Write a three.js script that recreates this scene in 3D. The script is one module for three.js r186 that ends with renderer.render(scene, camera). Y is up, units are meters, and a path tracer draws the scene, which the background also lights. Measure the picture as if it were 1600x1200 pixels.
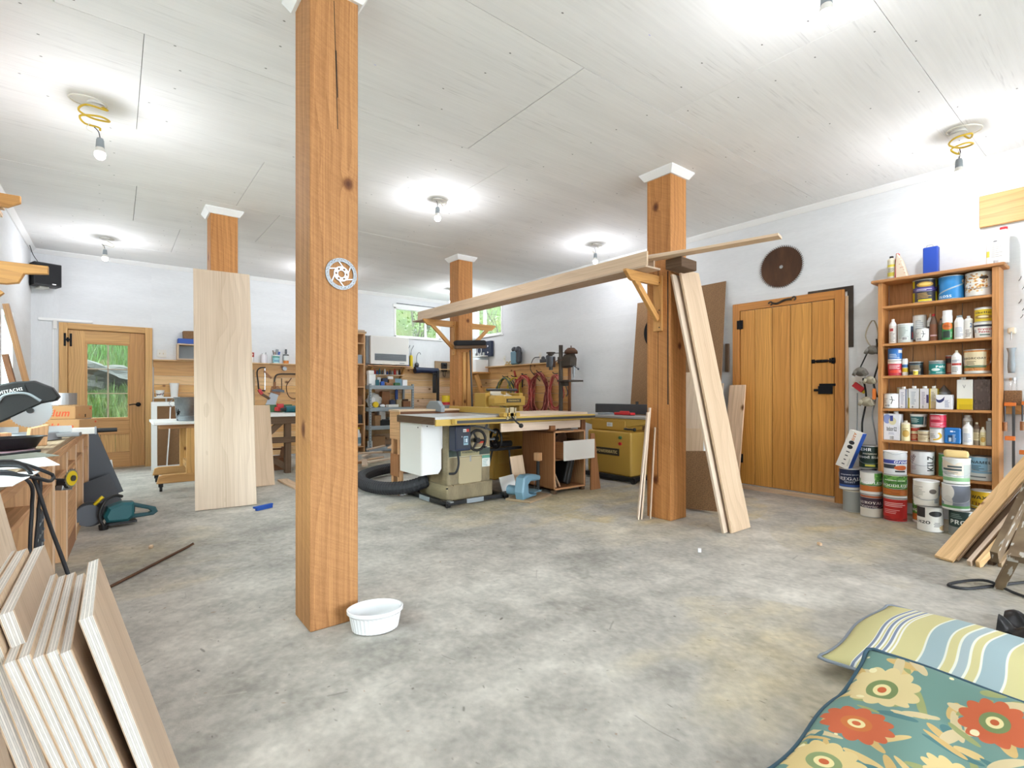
import * as THREE from 'three';
import { mergeGeometries } from 'three/addons/utils/BufferGeometryUtils.js';
import { RoundedBoxGeometry } from 'three/addons/geometries/RoundedBoxGeometry.js';

// ---------------------------------------------------------------- camera, sky, exposure
const scene = new THREE.Scene();
const camera = new THREE.PerspectiveCamera(2 * Math.atan(600 / 790) * 180 / Math.PI, 1600 / 1200, 0.05, 200);
camera.position.set(0, 1.1, 0);
camera.lookAt(0.6174, 1.1, -0.7866);
camera.setViewOffset(1600, 1200, 0, -14, 1600, 1200);           // lens shifted up: level camera, uprights stay upright
scene.background = new THREE.Color(0.84, 0.92, 1.0);              // even overcast sky
scene.backgroundIntensity = 10;
const renderer = new THREE.WebGLRenderer({ antialias: true });
renderer.toneMapping = THREE.LinearToneMapping;
renderer.toneMappingExposure = 1.86;
renderer.shadowMap.enabled = true;
const BULB = 0.95;                                               // candela of one bare bulb

// ---------------------------------------------------------------- helpers
let seed = 7;
const rnd = () => { seed = (seed + 0x6d2b79f5) | 0; let t = Math.imul(seed ^ (seed >>> 15), 1 | seed); t = (t + Math.imul(t ^ (t >>> 7), 61 | t)) ^ t; return ((t ^ (t >>> 14)) >>> 0) / 4294967296; };
const rr = (a, b) => a + (b - a) * rnd();
const V = (x, y, z) => new THREE.Vector3(x, y, z);
const PI = Math.PI, TU = 0.6, TV = 2.4;                          // wood textures cover 0.6 m by 2.4 m
function clean(g) {
  if (g.index) g = g.toNonIndexed();
  for (const k of Object.keys(g.attributes)) if (!['position', 'normal', 'uv'].includes(k)) g.deleteAttribute(k);
  if (!g.attributes.normal) g.computeVertexNormals();
  if (!g.attributes.uv) g.setAttribute('uv', new THREE.BufferAttribute(new Float32Array(g.attributes.position.count * 2), 2));
  g.morphAttributes = {};
  return g;
}
function boxuv(g, axis) {                                        // uv in metres, v along the grain
  g = clean(g); const p = g.attributes.position, n = g.attributes.normal, uv = g.attributes.uv, ou = rnd(), ov = rnd();
  for (let i = 0; i < p.count; i += 3) {
    const nx = Math.abs(n.getX(i) + n.getX(i + 1) + n.getX(i + 2)), ny = Math.abs(n.getY(i) + n.getY(i + 1) + n.getY(i + 2)), nz = Math.abs(n.getZ(i) + n.getZ(i + 1) + n.getZ(i + 2));
    const a = nx >= ny && nx >= nz ? 0 : ny >= nz ? 1 : 2;
    for (let k = i; k < i + 3; k++) {
      const c = [p.getX(k), p.getY(k), p.getZ(k)];
      let v, u;
      if (a === axis) { const o = [0, 1, 2].filter((q) => q !== axis); u = c[o[0]]; v = c[o[1]]; } else { v = c[axis]; u = c[3 - a - axis] + (a * 0.13); }
      uv.setXY(k, u / TU + ou, v / TV + ov);
    }
  }
  return g;
}
const E3 = new THREE.Euler(), Q4 = new THREE.Quaternion(), M4 = new THREE.Matrix4();
function xf(g, x = 0, y = 0, z = 0, rx = 0, ry = 0, rz = 0) {
  M4.compose(V(x, y, z), Q4.setFromEuler(E3.set(rx, ry, rz, 'YXZ')), V(1, 1, 1));
  return g.applyMatrix4(M4);
}
function B(w, h, d, x, y, z, rx, ry, rz, r = 0.003, ax) {           // box about its centre, edges softened
  const m = Math.min(w, h, d); r = Math.min(r, m * 0.45);
  const g = r > 0.0004 ? new RoundedBoxGeometry(w, h, d, 1, r) : new THREE.BoxGeometry(w, h, d);
  return xf(boxuv(g, ax ?? (h >= w && h >= d ? 1 : w >= d ? 0 : 2)), x, y, z, rx, ry, rz);
}
const Bx = (x0, x1, y0, y1, z0, z1, r, ax) => B(x1 - x0, y1 - y0, z1 - z0, (x0 + x1) / 2, (y0 + y1) / 2, (z0 + z1) / 2, 0, 0, 0, r, ax);
function C(r1, r2, h, x, y, z, rx, ry, rz, seg = 20, open = false) { return xf(clean(new THREE.CylinderGeometry(r1, r2, h, seg, 1, open)), x, y, z, rx, ry, rz); }
function S(r, x, y, z, sx = 1, sy = 1, sz = 1, seg = 16) { const g = clean(new THREE.SphereGeometry(r, seg, Math.max(6, seg * 0.6 | 0))); g.scale(sx, sy, sz); return xf(g, x, y, z); }
function O(R, r, x, y, z, rx, ry, rz, a = PI * 2, s1 = 8, s2 = 28) { return xf(clean(new THREE.TorusGeometry(R, r, s1, s2, a)), x, y, z, rx, ry, rz); }
function L(pts, x, y, z, rx, ry, rz, seg = 24) { return xf(clean(new THREE.LatheGeometry(pts.map(([a, b]) => new THREE.Vector2(a, b)), seg)), x, y, z, rx, ry, rz); }
function T(pts, r, n = 24, k = 6, closed = false) { return clean(new THREE.TubeGeometry(new THREE.CatmullRomCurve3(pts.map((p) => V(...p)), closed, 'centripetal'), n, r, k, closed)); }
function X(pts, d, x, y, z, rx, ry, rz, bev = 0, holes = [], seg = 8) {  // outline in xy, pushed out along z, about its middle depth
  const s = new THREE.Shape(pts.map(([a, b]) => new THREE.Vector2(a, b)));
  for (const h of holes) s.holes.push(new THREE.Path(h.map(([a, b]) => new THREE.Vector2(a, b))));
  const g = new THREE.ExtrudeGeometry(s, { depth: d - 2 * bev, bevelEnabled: bev > 0, bevelSize: bev, bevelThickness: bev, bevelSegments: 1, bevelOffset: -bev, curveSegments: seg });
  g.translate(0, 0, -d / 2 + bev);
  let bb = new THREE.Box3().setFromBufferAttribute(g.attributes.position).getSize(V(0, 0, 0));
  return xf(boxuv(g, bb.y >= bb.x ? 1 : 0), x, y, z, rx, ry, rz);
}
const circ = (r, n = 24, x = 0, y = 0, a0 = 0) => Array.from({ length: n }, (_, i) => [x + r * Math.cos(a0 + i / n * 2 * PI), y + r * Math.sin(a0 + i / n * 2 * PI)]);
function BB(a, b, wdir, w, t, r = 0.002) {                          // a board from a to b (middle of its ends)
  const A = V(...a), D = V(...b).sub(A), len = D.length(), y = D.clone().normalize();
  const x = V(...wdir); x.addScaledVector(y, -x.dot(y)).normalize(); const z = x.clone().cross(y);
  const g = boxuv(r > 0.0004 ? new RoundedBoxGeometry(w, len, t, 1, Math.min(r, t * 0.4)) : new THREE.BoxGeometry(w, len, t), 1);
  return g.applyMatrix4(new THREE.Matrix4().makeBasis(x, y, z).setPosition(A.addScaledVector(D, 0.5)));
}
function lit(o) { o.castShadow = true; o.receiveShadow = true; return o; }
function mesh(name, geos, mat) {
  const l = (Array.isArray(geos) ? geos : [geos]).map(clean);
  const m = lit(new THREE.Mesh(l.length > 1 ? mergeGeometries(l) : l[0], mat)); m.name = name; return m;
}
const taken = new Map();
function numbered(n) { n = n.replace(/_\d{3}$/, ''); const k = taken.get(n) || 0; taken.set(n, k + 1); return k ? n + '_' + String(k).padStart(3, '0') : n; }
function P(name, geos, mat, parent, label) { const m = mesh(name, geos, mat); if (label) m.userData.label = label; parent.add(m); return m; }
function thing(name, label, category, at = [0, 0, 0], turn = 0, group) {
  const o = new THREE.Group(); o.name = numbered(name); o.position.set(...at); o.rotation.y = turn; o.userData = { label, category };
  if (group) o.userData.group = group; scene.add(o); return o;
}
function one(name, label, category, geos, mat, group) {             // a thing that is one mesh
  const m = mesh(numbered(name), geos, mat); m.userData = { label, category }; if (group) m.userData.group = group; scene.add(m); return m;
}
function struct(name, geos, mat, label, category) { const m = geos ? mesh(name, geos, mat) : new THREE.Group(); m.name = name; m.userData = { kind: 'structure' }; if (label) m.userData.label = label; if (category) m.userData.category = category; scene.add(m); return m; }

// ---------------------------------------------------------------- textures
const lat = new Float32Array(65536); for (let i = 0; i < 65536; i++) lat[i] = rnd();
function vn(x, y, px, py) {                                       // value noise with periods px, py
  const xi = Math.floor(x), yi = Math.floor(y), fx = x - xi, fy = y - yi, m = (a, p) => ((a % p) + p) % p;
  const x0 = m(xi, px), x1 = m(xi + 1, px), y0 = m(yi, py), y1 = m(yi + 1, py), sx = fx * fx * (3 - 2 * fx), sy = fy * fy * (3 - 2 * fy);
  const h = (a, b) => lat[(a * 73 + b * 1619 + (a * b) * 7) & 65535];
  const t = h(x0, y0) + (h(x1, y0) - h(x0, y0)) * sx, u = h(x0, y1) + (h(x1, y1) - h(x0, y1)) * sx;
  return t + (u - t) * sy;
}
function fbm(u, v, fx, fy, o = 4) { let s = 0, a = 0.5; for (let i = 0; i < o; i++) { s += a * vn(u * fx, v * fy, fx, fy); fx *= 2; fy *= 2; a *= 0.5; } return s / (1 - Math.pow(0.5, o)); }
function dataTex(w, h, f, color = true, rep) {
  const d = new Uint8Array(w * h * 4);
  for (let j = 0; j < h; j++) for (let i = 0; i < w; i++) { const c = f((i + 0.5) / w, (j + 0.5) / h), k = (j * w + i) * 4; d[k] = c[0]; d[k + 1] = c[1]; d[k + 2] = c[2]; d[k + 3] = 255; }
  const t = new THREE.DataTexture(d, w, h); t.wrapS = t.wrapT = THREE.RepeatWrapping; t.magFilter = THREE.LinearFilter; t.minFilter = THREE.LinearMipmapLinearFilter; t.generateMipmaps = true;
  if (color) t.colorSpace = THREE.SRGBColorSpace; if (rep) t.repeat.set(...rep); t.needsUpdate = true; return t;
}
const cl = (x, a = 0, b = 1) => Math.min(b, Math.max(a, x));
function woodTex(w, h, { rings = 14, warp = 0.5, dark = 0.16, streak = 0.1, knots = [], red = 0.3, saw = 0, slant = 0.5 }) {
  return dataTex(w, h, (u, v) => {
    let du = 0, kn = 0;
    for (const [ku, kv, kr] of knots) {                            // kr in metres
      let a = (u - ku), b = (v - kv); a -= Math.round(a); b -= Math.round(b); a *= TU; b *= TV;
      const d = Math.hypot(a * 1.0, b * 0.75) / kr;
      if (d < 6) { du += Math.sign(a || 1) * Math.exp(-d * d * 0.22) * 0.06 * (kr / 0.015); kn = Math.max(kn, cl(1.35 - d) * 0.9 + 0.35 * Math.exp(-Math.pow((d - 1.2) * 2, 2)) + 0.12 * Math.exp(-d * 0.6)); }
    }
    const wv = fbm(u, v, 2, 2, 3) * warp + fbm(u, v, 4, 8, 2) * warp * 0.3;
    const ph = (u + du + wv * 0.35) * rings; const q = ph - Math.floor(ph);
    const ring = Math.pow(q, 2.2) * (0.55 + 0.45 * fbm(u, v, 6, 4, 2));
    const fine = fbm(u + du * 0.5, v, 96, 6, 3) - 0.5, tone = fbm(u, v, 3, 2, 3) - 0.5;
    let l = 1 - dark * ring + streak * fine * 2 + tone * 0.12;
    if (saw) l += saw * (vn((u * slant + v * 4) * 90, u * 7, 360, 7) - 0.5) + saw * 0.8 * (vn(u * 220, v * 700, 220, 700) - 0.5);
    l = cl(l * (1 - 0.62 * cl(kn)), 0.05, 1.06);
    const k = 1 - l; return [236 * (1 - k * 0.85), 232 * (1 - k * (0.95 + red * 0.35)), 226 * (1 - k * (1.05 + red * 0.8))];
  });
}
const texFir = woodTex(512, 2048, { rings: 11, warp: 0.5, dark: 0.14, streak: 0.11, saw: 0.07, knots: [[0.23, 0.31, 0.016], [0.72, 0.82, 0.02]] });
const texPine = woodTex(512, 1024, { rings: 9, warp: 0.9, dark: 0.13, streak: 0.07, knots: [[0.12, 0.2, 0.012], [0.5, 0.55, 0.016], [0.8, 0.35, 0.01], [0.33, 0.85, 0.014], [0.7, 0.08, 0.011]] });
const texPlain = woodTex(512, 1024, { rings: 16, warp: 0.7, dark: 0.12, streak: 0.1 });
const texBirch = woodTex(512, 1024, { rings: 5, warp: 1.6, dark: 0.06, streak: 0.06, red: 0.25 });
const texNoise = dataTex(256, 256, (u, v) => { const n = 200 + 55 * (fbm(u, v, 24, 24, 4) - 0.5) * 2; return [n, n, n]; });
texNoise.repeat.set(5, 20);
const texMottle = dataTex(512, 512, (u, v) => { const n = 215 + 60 * (fbm(u, v, 5, 5, 5) - 0.5) * 2 + 20 * (fbm(u, v, 90, 90, 2) - 0.5); return [n, n, n]; });
const bumpFine = dataTex(256, 256, (u, v) => { const n = 255 * fbm(u, v, 40, 40, 3); return [n, n, n]; }, false);
const bumpSaw = dataTex(512, 512, (u, v) => { const n = 255 * cl(0.5 * vn(u * 128, v * 12, 128, 12) + 0.5 * vn((u * 0.5 + v * 4) * 40, u * 6, 160, 6)); return [n, n, n]; }, false);
function plyTex() {                                                // ply layers across u (5 layers), patchy along v
  return dataTex(256, 256, (u, v) => { const k = u * 7, f = k - Math.floor(k), odd = Math.floor(k) % 2; let l = odd ? 0.9 : 1.0; l -= 0.2 * Math.exp(-Math.pow((f < 0.5 ? f : 1 - f) * 9, 2)); l *= 0.94 + 0.12 * fbm(u, v, 7, odd ? 40 : 6, 2); return [244 * l, 240 * l, 233 * l]; });
}
const M = {};
function mat(name, color, rough = 0.7, o = {}) { const m = new THREE.MeshPhysicalMaterial({ color, roughness: rough, ...o }); M[name] = m; return m; }
const wood = (name, tex, color, rough = 0.62, o = {}) => mat(name, color, rough, { map: tex, ...o });
wood('fir', texFir, 0xc9925c, 0.68, { bumpMap: bumpSaw, bumpScale: 0.0006 });
wood('firB', texFir, 0xd49658, 0.68, { bumpMap: bumpSaw, bumpScale: 0.0006 });
wood('pine', texPine, 0xeebd78, 0.5);
wood('pineB', texPine, 0xe6b577, 0.5);
wood('pineC', texPine, 0xf2cc98, 0.5);
wood('palepine', texPine, 0xf6d8b8, 0.6);
wood('shelfwood', texPlain, 0xd69a5e, 0.5);
wood('shelfback', texPlain, 0xca925c, 0.55);
wood('doorwood', texPlain, 0xeaac58, 0.5);
wood('doorwoodB', texPlain, 0xe4a452, 0.5);
wood('doorframe', texPlain, 0xd8944a, 0.5);
wood('entry', texPlain, 0xe6b878, 0.48);
wood('entryB', texPlain, 0xd8a468, 0.48);
wood('bracket', texPine, 0xe2ab66, 0.55);
wood('birch', texBirch, 0xe6d3be, 0.58);
wood('birchB', texBirch, 0xe8cfb2, 0.58);
wood('birchC', texBirch, 0xf2dfcd, 0.58);
wood('tanply', texBirch, 0xd8c2ac, 0.6);
wood('benchwood', texPlain, 0xe8bb8c, 0.65);
wood('benchwoodB', texPlain, 0xe0ae80, 0.65);
wood('darkwood', texPlain, 0x8a5a36, 0.5);
wood('brownply', texPlain, 0xa9754c, 0.5);
wood('oldwood', texPlain, 0x6f5844, 0.85);
wood('greyboard', texPlain, 0xb7a184, 0.85);
mat('plyedge', 0xffffff, 0.75, { map: plyTex() });
mat('mdf', 0xb48a60, 0.8, { map: texNoise });
mat('card', 0xc09468, 0.85, { map: texNoise });
mat('cardB', 0xab8058, 0.85, { map: texNoise });
mat('paintwall', 0xe9ebec, 0.75, { map: dataTex(512, 512, (u, v) => { const n = 247 + 12 * (fbm(u, v, 4, 4, 4) - 0.5) + 6 * (fbm(u, v, 60, 60, 2) - 0.5); return [n, n, n]; }) });
mat('white', 0xf2f2f0, 0.5); mat('offwhite', 0xe4e2dc, 0.6); mat('gloss', 0xf4f5f6, 0.16, { clearcoat: 0.6, clearcoatRoughness: 0.1 });
mat('black', 0x17181a, 0.5); mat('blackmat', 0x1d1e20, 0.85); mat('rubber', 0x232428, 0.6); mat('iron', 0x15161a, 0.55, { metalness: 0.6 });
mat('steel', 0xb8bcc0, 0.32, { metalness: 1 }); mat('dullsteel', 0x9a9ea2, 0.5, { metalness: 0.9 }); mat('darksteel', 0x54565a, 0.45, { metalness: 0.8 });
mat('galv', 0xaeb6bd, 0.34, { metalness: 0.95, map: texMottle }); mat('rust', 0x6b4a34, 0.7, { metalness: 0.35, map: texMottle }); mat('oldiron', 0x5a5148, 0.65, { metalness: 0.5, map: texMottle });
mat('cast', 0xc8cccf, 0.35, { metalness: 0.75 }); mat('greypaint', 0x8f979c, 0.5); mat('shelfgrey', 0x97a1a6, 0.45, { metalness: 0.1 });
mat('tan', 0xab9a78, 0.55, { map: texMottle }); mat('tanB', 0xb3a584, 0.55); mat('gold', 0xbf9a46, 0.5); mat('goldB', 0xb8903c, 0.5); mat('yellowtan', 0xd0b05a, 0.5);
mat('teal', 0x1d6068, 0.45); mat('tealdark', 0x16484f, 0.5); mat('red', 0xc2272d, 0.5); mat('bluetool', 0x6f93a5, 0.45); mat('blue', 0x1f4fa5, 0.45); mat('yellow', 0xe2c21f, 0.5); mat('orange', 0xd9752c, 0.5);
mat('green', 0x3f6b45, 0.55); mat('navy', 0x1c2742, 0.45); mat('clear', 0xffffff, 0.1, { transmission: 1, thickness: 0, ior: 1.45 }); mat('glass', 0xf4fbf8, 0.02, { transmission: 1, thickness: 0, ior: 1.5 });
mat('paper', 0xf0eff0, 0.85); mat('sponge', 0xe7c98b, 0.95, { bumpMap: bumpFine, bumpScale: 0.003 }); mat('cream', 0xe6dcc4, 0.6); mat('brown', 0x6a5242, 0.6); mat('silver', 0xc9c8c4, 0.35, { metalness: 0.6 });
// ---------------------------------------------------------------- room shell
const XL = -0.89, XR = 5.7, ZB = -9.35, ZF = 5.2, ZT = 0.8, H = 3.06, WT = 0.16;
// concrete floor
{
  const c = document.createElement('canvas'); c.width = 2048; c.height = 2048; const g = c.getContext('2d');
  const img = g.createImageData(2048, 2048), d = img.data;
  for (let j = 0; j < 2048; j++) for (let i = 0; i < 2048; i++) {
    const u = i / 2048, v = j / 2048, x = XL + u * (XR - XL), z = ZB + v * (ZT - ZB);
    const a = fbm(u, v, 4, 6, 5) - 0.5, b = fbm(u + 0.37, v + 0.11, 11, 17, 4) - 0.5, f = fbm(u, v, 300, 420, 3) - 0.5, sw = fbm(u + b * 0.03, v + a * 0.05, 18, 60, 4) - 0.5;
    const md = fbm(u + 0.7, v + 0.3, 46, 70, 3) - 0.5;
    let l = 190 + a * 40 + b * 40 + sw * 46 + md * 44 + f * 40, warm = 0;
    const dust = (cx, cz, r, k) => { const q = Math.hypot(x - cx, z - cz) / r; return q < 1.4 ? k * cl(1.25 - q + (b + sw) * 1.8) : 0; };
    warm = cl(dust(4.35, -3.35, 0.85, 0.9) + dust(2.9, -4.1, 0.7, 0.55) + dust(5.2, -1.5, 0.7, 0.5) + dust(4.6, -0.9, 0.8, 0.45) + dust(2.1, -0.95, 0.5, 0.55) + dust(0.1, -4.2, 0.6, 0.4) + dust(2.6, -7.4, 1, 0.4) + dust(3.3, -2.6, 0.6, 0.25));
    warm = cl(warm * (0.5 + 1.2 * fbm(u, v, 60, 90, 3)));
    const k = (j * 2048 + i) * 4; d[k] = l * (1 - 0.02 * warm); d[k + 1] = l * (1 - 0.07 * warm); d[k + 2] = l * (1 - 0.2 * warm) - 3; d[k + 3] = 255;
  }
  g.putImageData(img, 0, 0);
  for (let i = 0; i < 5200; i++) { const x = rnd() * 2048, y = rnd() * 2048, r = i < 300 ? rr(1, 2.2) : rr(0.35, 1.0), n = rnd(); g.fillStyle = n < 0.55 ? `rgba(70,66,60,${rr(0.25, 0.6)})` : n < 0.85 ? `rgba(232,228,220,${rr(0.3, 0.7)})` : `rgba(140,92,60,${rr(0.3, 0.6)})`; g.beginPath(); g.ellipse(x, y, r * rr(1, 2.6), r * 0.7, rnd() * 3, 0, 7); g.fill(); }
  for (let i = 0; i < 380; i++) { const x = rnd() * 2048, y = rnd() * 2048, a = rnd() * 6.3, q = rr(8, 36); g.strokeStyle = rnd() < 0.6 ? `rgba(80,78,74,${rr(0.12, 0.4)})` : `rgba(230,228,222,${rr(0.2, 0.5)})`; g.lineWidth = rr(0.6, 1.8); g.beginPath(); g.moveTo(x, y); g.quadraticCurveTo(x + Math.cos(a) * q * 0.5 + rr(-5, 5), y + Math.sin(a) * q * 0.5, x + Math.cos(a) * q, y + Math.sin(a) * q); g.stroke(); }
  for (let i = 0; i < 26; i++) { const x = rnd() * 2048, y = rnd() * 2048, r = rr(10, 40); for (let k = 0; k < 30; k++) { g.fillStyle = `rgba(96,92,86,${rr(0.02, 0.07)})`; g.beginPath(); g.ellipse(x + rr(-r, r), y + rr(-r, r) * 0.6, rr(2, r * 0.5), rr(2, r * 0.3), rnd() * 3, 0, 7); g.fill(); } }
  const t = new THREE.CanvasTexture(c); t.colorSpace = THREE.SRGBColorSpace; t.flipY = false; t.wrapS = t.wrapT = THREE.MirroredRepeatWrapping; const bt = bumpFine.clone(); bt.repeat.set(30, 46); bt.needsUpdate = true;
  mat('concrete', 0xebe5dd, 0.7, { map: t, bumpMap: bt, bumpScale: 0.0012 });
  const gf = new THREE.BoxGeometry(XR - XL + 2 * WT, 0.2, ZF - ZB + 2 * WT); gf.translate((XL + XR) / 2, -0.1, (ZB + ZF) / 2);
  const q = clean(gf), p = q.attributes.position; for (let i = 0; i < p.count; i++) q.attributes.uv.setXY(i, (p.getX(i) - XL) / (XR - XL), (p.getZ(i) - ZB) / (ZT - ZB));
  const f = struct('floor', q, M.concrete, 'worn grey concrete shop floor with stains and sawdust');
}
// walls: boxes around the openings
const wb = (x0, x1, y0, y1, z0, z1) => Bx(x0, x1, y0, y1, z0, z1, 0);
const wallBack = struct('wall_back', [wb(XL - WT, -0.6, -0.2, H, ZB - WT, ZB), wb(-0.6, 0.43, 2.065, H, ZB - WT, ZB), wb(0.43, 4.36, -0.2, H, ZB - WT, ZB), wb(4.36, 5.42, -0.2, 2.22, ZB - WT, ZB), wb(4.36, 5.42, 2.81, H, ZB - WT, ZB), wb(5.42, XR + WT, -0.2, H, ZB - WT, ZB), wb(-0.6, 0.43, -0.2, 0.0, ZB - WT, ZB)], M.paintwall, 'white painted back wall with pine wainscot');
const wallRight = struct('wall_right', [wb(XR, XR + WT, -0.2, 2.21, ZB, ZF), wb(XR, XR + WT, 2.82, H, ZB, ZF), wb(XR, XR + WT, 2.21, 2.82, ZB, -8.55), wb(XR, XR + WT, 2.21, 2.82, -7.555, ZF)], M.paintwall, 'white painted long side wall');
const wallLeft = struct('wall_left', [wb(XL - WT, XL, -0.2, 0.95, ZB, ZF), wb(XL - WT, XL, 1.98, H, ZB, ZF), wb(XL - WT, XL, 0.95, 1.98, ZB, -7.75), wb(XL - WT, XL, 0.95, 1.98, -6.95, -6.3), wb(XL - WT, XL, 0.95, 1.98, -5.2, -4.9), wb(XL - WT, XL, 0.95, 1.98, -3.7, -2.7), wb(XL - WT, XL, 0.95, 1.98, -1.2, ZF)], M.paintwall, 'white painted side wall beside the bench');
struct('wall_front', [wb(XL - WT, 0.8, -0.2, H, ZF, ZF + WT), wb(0.8, 5.3, 2.7, H, ZF, ZF + WT), wb(5.3, XR + WT, -0.2, H, ZF, ZF + WT)], M.paintwall, 'white painted wall around the wide open barn doorway');
// ceiling: backing deck and painted plywood sheets with open joints
{
  const texC = dataTex(1024, 1024, (u, v) => {                  // grain checks and nail marks in painted fir ply, about 1.27 m tile
    let n = 250 + 8 * (fbm(u, v, 3, 8, 4) - 0.5);
    const s = fbm(u, v, 10, 170, 3), m = fbm(u + 0.2, v, 5, 9, 3); if (s > 0.63 && m > 0.5) n -= (s - 0.63) * 70 * (m - 0.5) * 4;
    n += 8 * (fbm(u, v, 6, 120, 3) - 0.5);
    for (let k = 0; k < 10; k++) { const nu = (k % 2) * 0.48 + 0.06 + lat[k * 7] * 0.1, nv = ((k / 2 | 0) + 0.5) / 5 + (lat[k] - 0.5) * 0.05, dd = Math.hypot(u - nu, (v - nv) * 1.0); if (dd < 0.0035) n -= 110; }
    return [n, n, n * 0.998];
  });
  mat('ceilpaint', 0xfafaf9, 0.8, { map: texC });
  mat('jointdark', 0x7c7a76, 0.9);
  const ceil = struct('ceiling', [wb(XL - WT, XR + WT, H, H + 0.15, ZB - WT, ZF + WT)], M.jointdark, 'white painted plywood sheet ceiling');
  const rows = [[4.24, 5.2, [0.99, 3.47]], [2.97, 4.24, [2.2, 4.66]], [1.7, 2.97, [0.6, 3.04, 5.48]], [0.43, 1.7, [0.99, 3.47]], [-0.865, 0.43, [2.2, 4.66]], [-2.115, -0.865, [0.6, 3.04, 5.48]], [-3.39, -2.115, [-0.24, 2.21, 4.685]], [-4.655, -3.39, [0.125, 2.65, 5.1]], [-5.93, -4.655, [0.99, 3.475]], [-7.18, -5.93, [0.16, 1.42, 3.9]], [-8.455, -7.18, [0.61, 3.05, 5.49]], [ZB, -8.455, [1.5, 3.95]]];
  for (const [z0, z1, xs] of rows) {
    const e = [XL, ...xs, XR];
    for (let i = 0; i < e.length - 1; i++) {
      const a = e[i] + (i ? rr(0.0008, 0.0026) : 0), b = e[i + 1] - (i < e.length - 2 ? rr(0.0008, 0.0026) : 0), g = Bx(a, b, H - 0.012 + rr(-0.0012, 0.0012), H, z0 + rr(0.0005, 0.002), z1 - rr(0.0005, 0.002), 0.0012, 0);
      const u = g.attributes.uv; for (let k = 0; k < u.count; k++) u.setXY(k, u.getX(k) * TU / 1.27, u.getY(k) * TV / 1.9);
      for (let k = 0; k < u.count; k++) u.setXY(k, u.getY(k), u.getX(k));
      P('ceiling_panel', g, M.ceilpaint, ceil);
    }
  }
}
// crown strips along the ceiling
const crown = [[0, 0], [0.012, 0], [0.05, 0.045], [0.05, 0.056], [0, 0.056]];
struct('trim_1', X(crown.map(([a, b]) => [a, b]), XR - XL, (XL + XR) / 2, 2.992, ZB, 0, -PI / 2, 0), M.white, 'white crown strip along the back wall');
struct('trim_2', X(crown.map(([a, b]) => [-a, b]), ZF - ZB, XR, 2.992, (ZB + ZF) / 2, 0, 0, 0), M.white, 'white crown strip along the long side wall');
struct('trim_3', X(crown, ZF - ZB, XL, 2.992, (ZB + ZF) / 2, 0, 0, 0), M.white, 'white crown strip above the bench wall');
// wainscot planks
{
  const planks = (parent, along, a0, a1, top, mats, joints) => {
    const hs = []; let y = top; while (y > 0.06) { const h = Math.min(rr(0.128, 0.142), y); hs.push([y - h, y]); y -= h; }
    for (const [y0, y1] of hs) {
      const cut = joints ? [a0, ...joints, a1] : [a0, a1];
      for (let i = 0; i < cut.length - 1; i++) {
        const p = cut[i] + (i ? 0.001 : 0), q = cut[i + 1] - 0.001, m = mats[i % mats.length][rnd() * mats[i % mats.length].length | 0];
        P('plank', along === 'x' ? Bx(p, q, y0 + 0.0015, y1 - 0.0015, ZB, ZB + 0.018, 0.003, 0) : Bx(XR - 0.018, XR, y0 + 0.0015, y1 - 0.0015, p, q, 0.003, 2), m, parent);
      }
    }
  };
  const pn = [M.pine, M.pineB, M.pineC], pp = [M.palepine, M.palepine, M.pineC];
  planks(wallBack, 'x', 0.46, XR - 0.02, 1.5, [pn, pp], [3.95]);
  planks(wallRight, 'z', ZB, -5.785, 1.5, [pn], [-7.35]);
  P('ledge_board', Bx(0.45, XR - 0.02, 1.49, 1.585, ZB, ZB + 0.022, 0.003, 0), M.pineB, wallBack);
  P('ledge_cap', Bx(0.45, XR - 0.02, 1.585, 1.605, ZB, ZB + 0.1, 0.004, 0), M.pineC, wallBack);
  P('ledge_board', Bx(XR - 0.022, XR, 1.49, 1.585, ZB, -5.785, 0.003, 2), M.pineB, wallRight);
  P('ledge_cap', Bx(XR - 0.1, XR, 1.585, 1.605, ZB + 0.1, -5.78, 0.004, 2), M.pineC, wallRight);
  P('edge_strip', Bx(XR - 0.03, XR, 0, 1.585, -5.785, -5.74, 0.003, 1), M.darkwood, wallRight);
}
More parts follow.
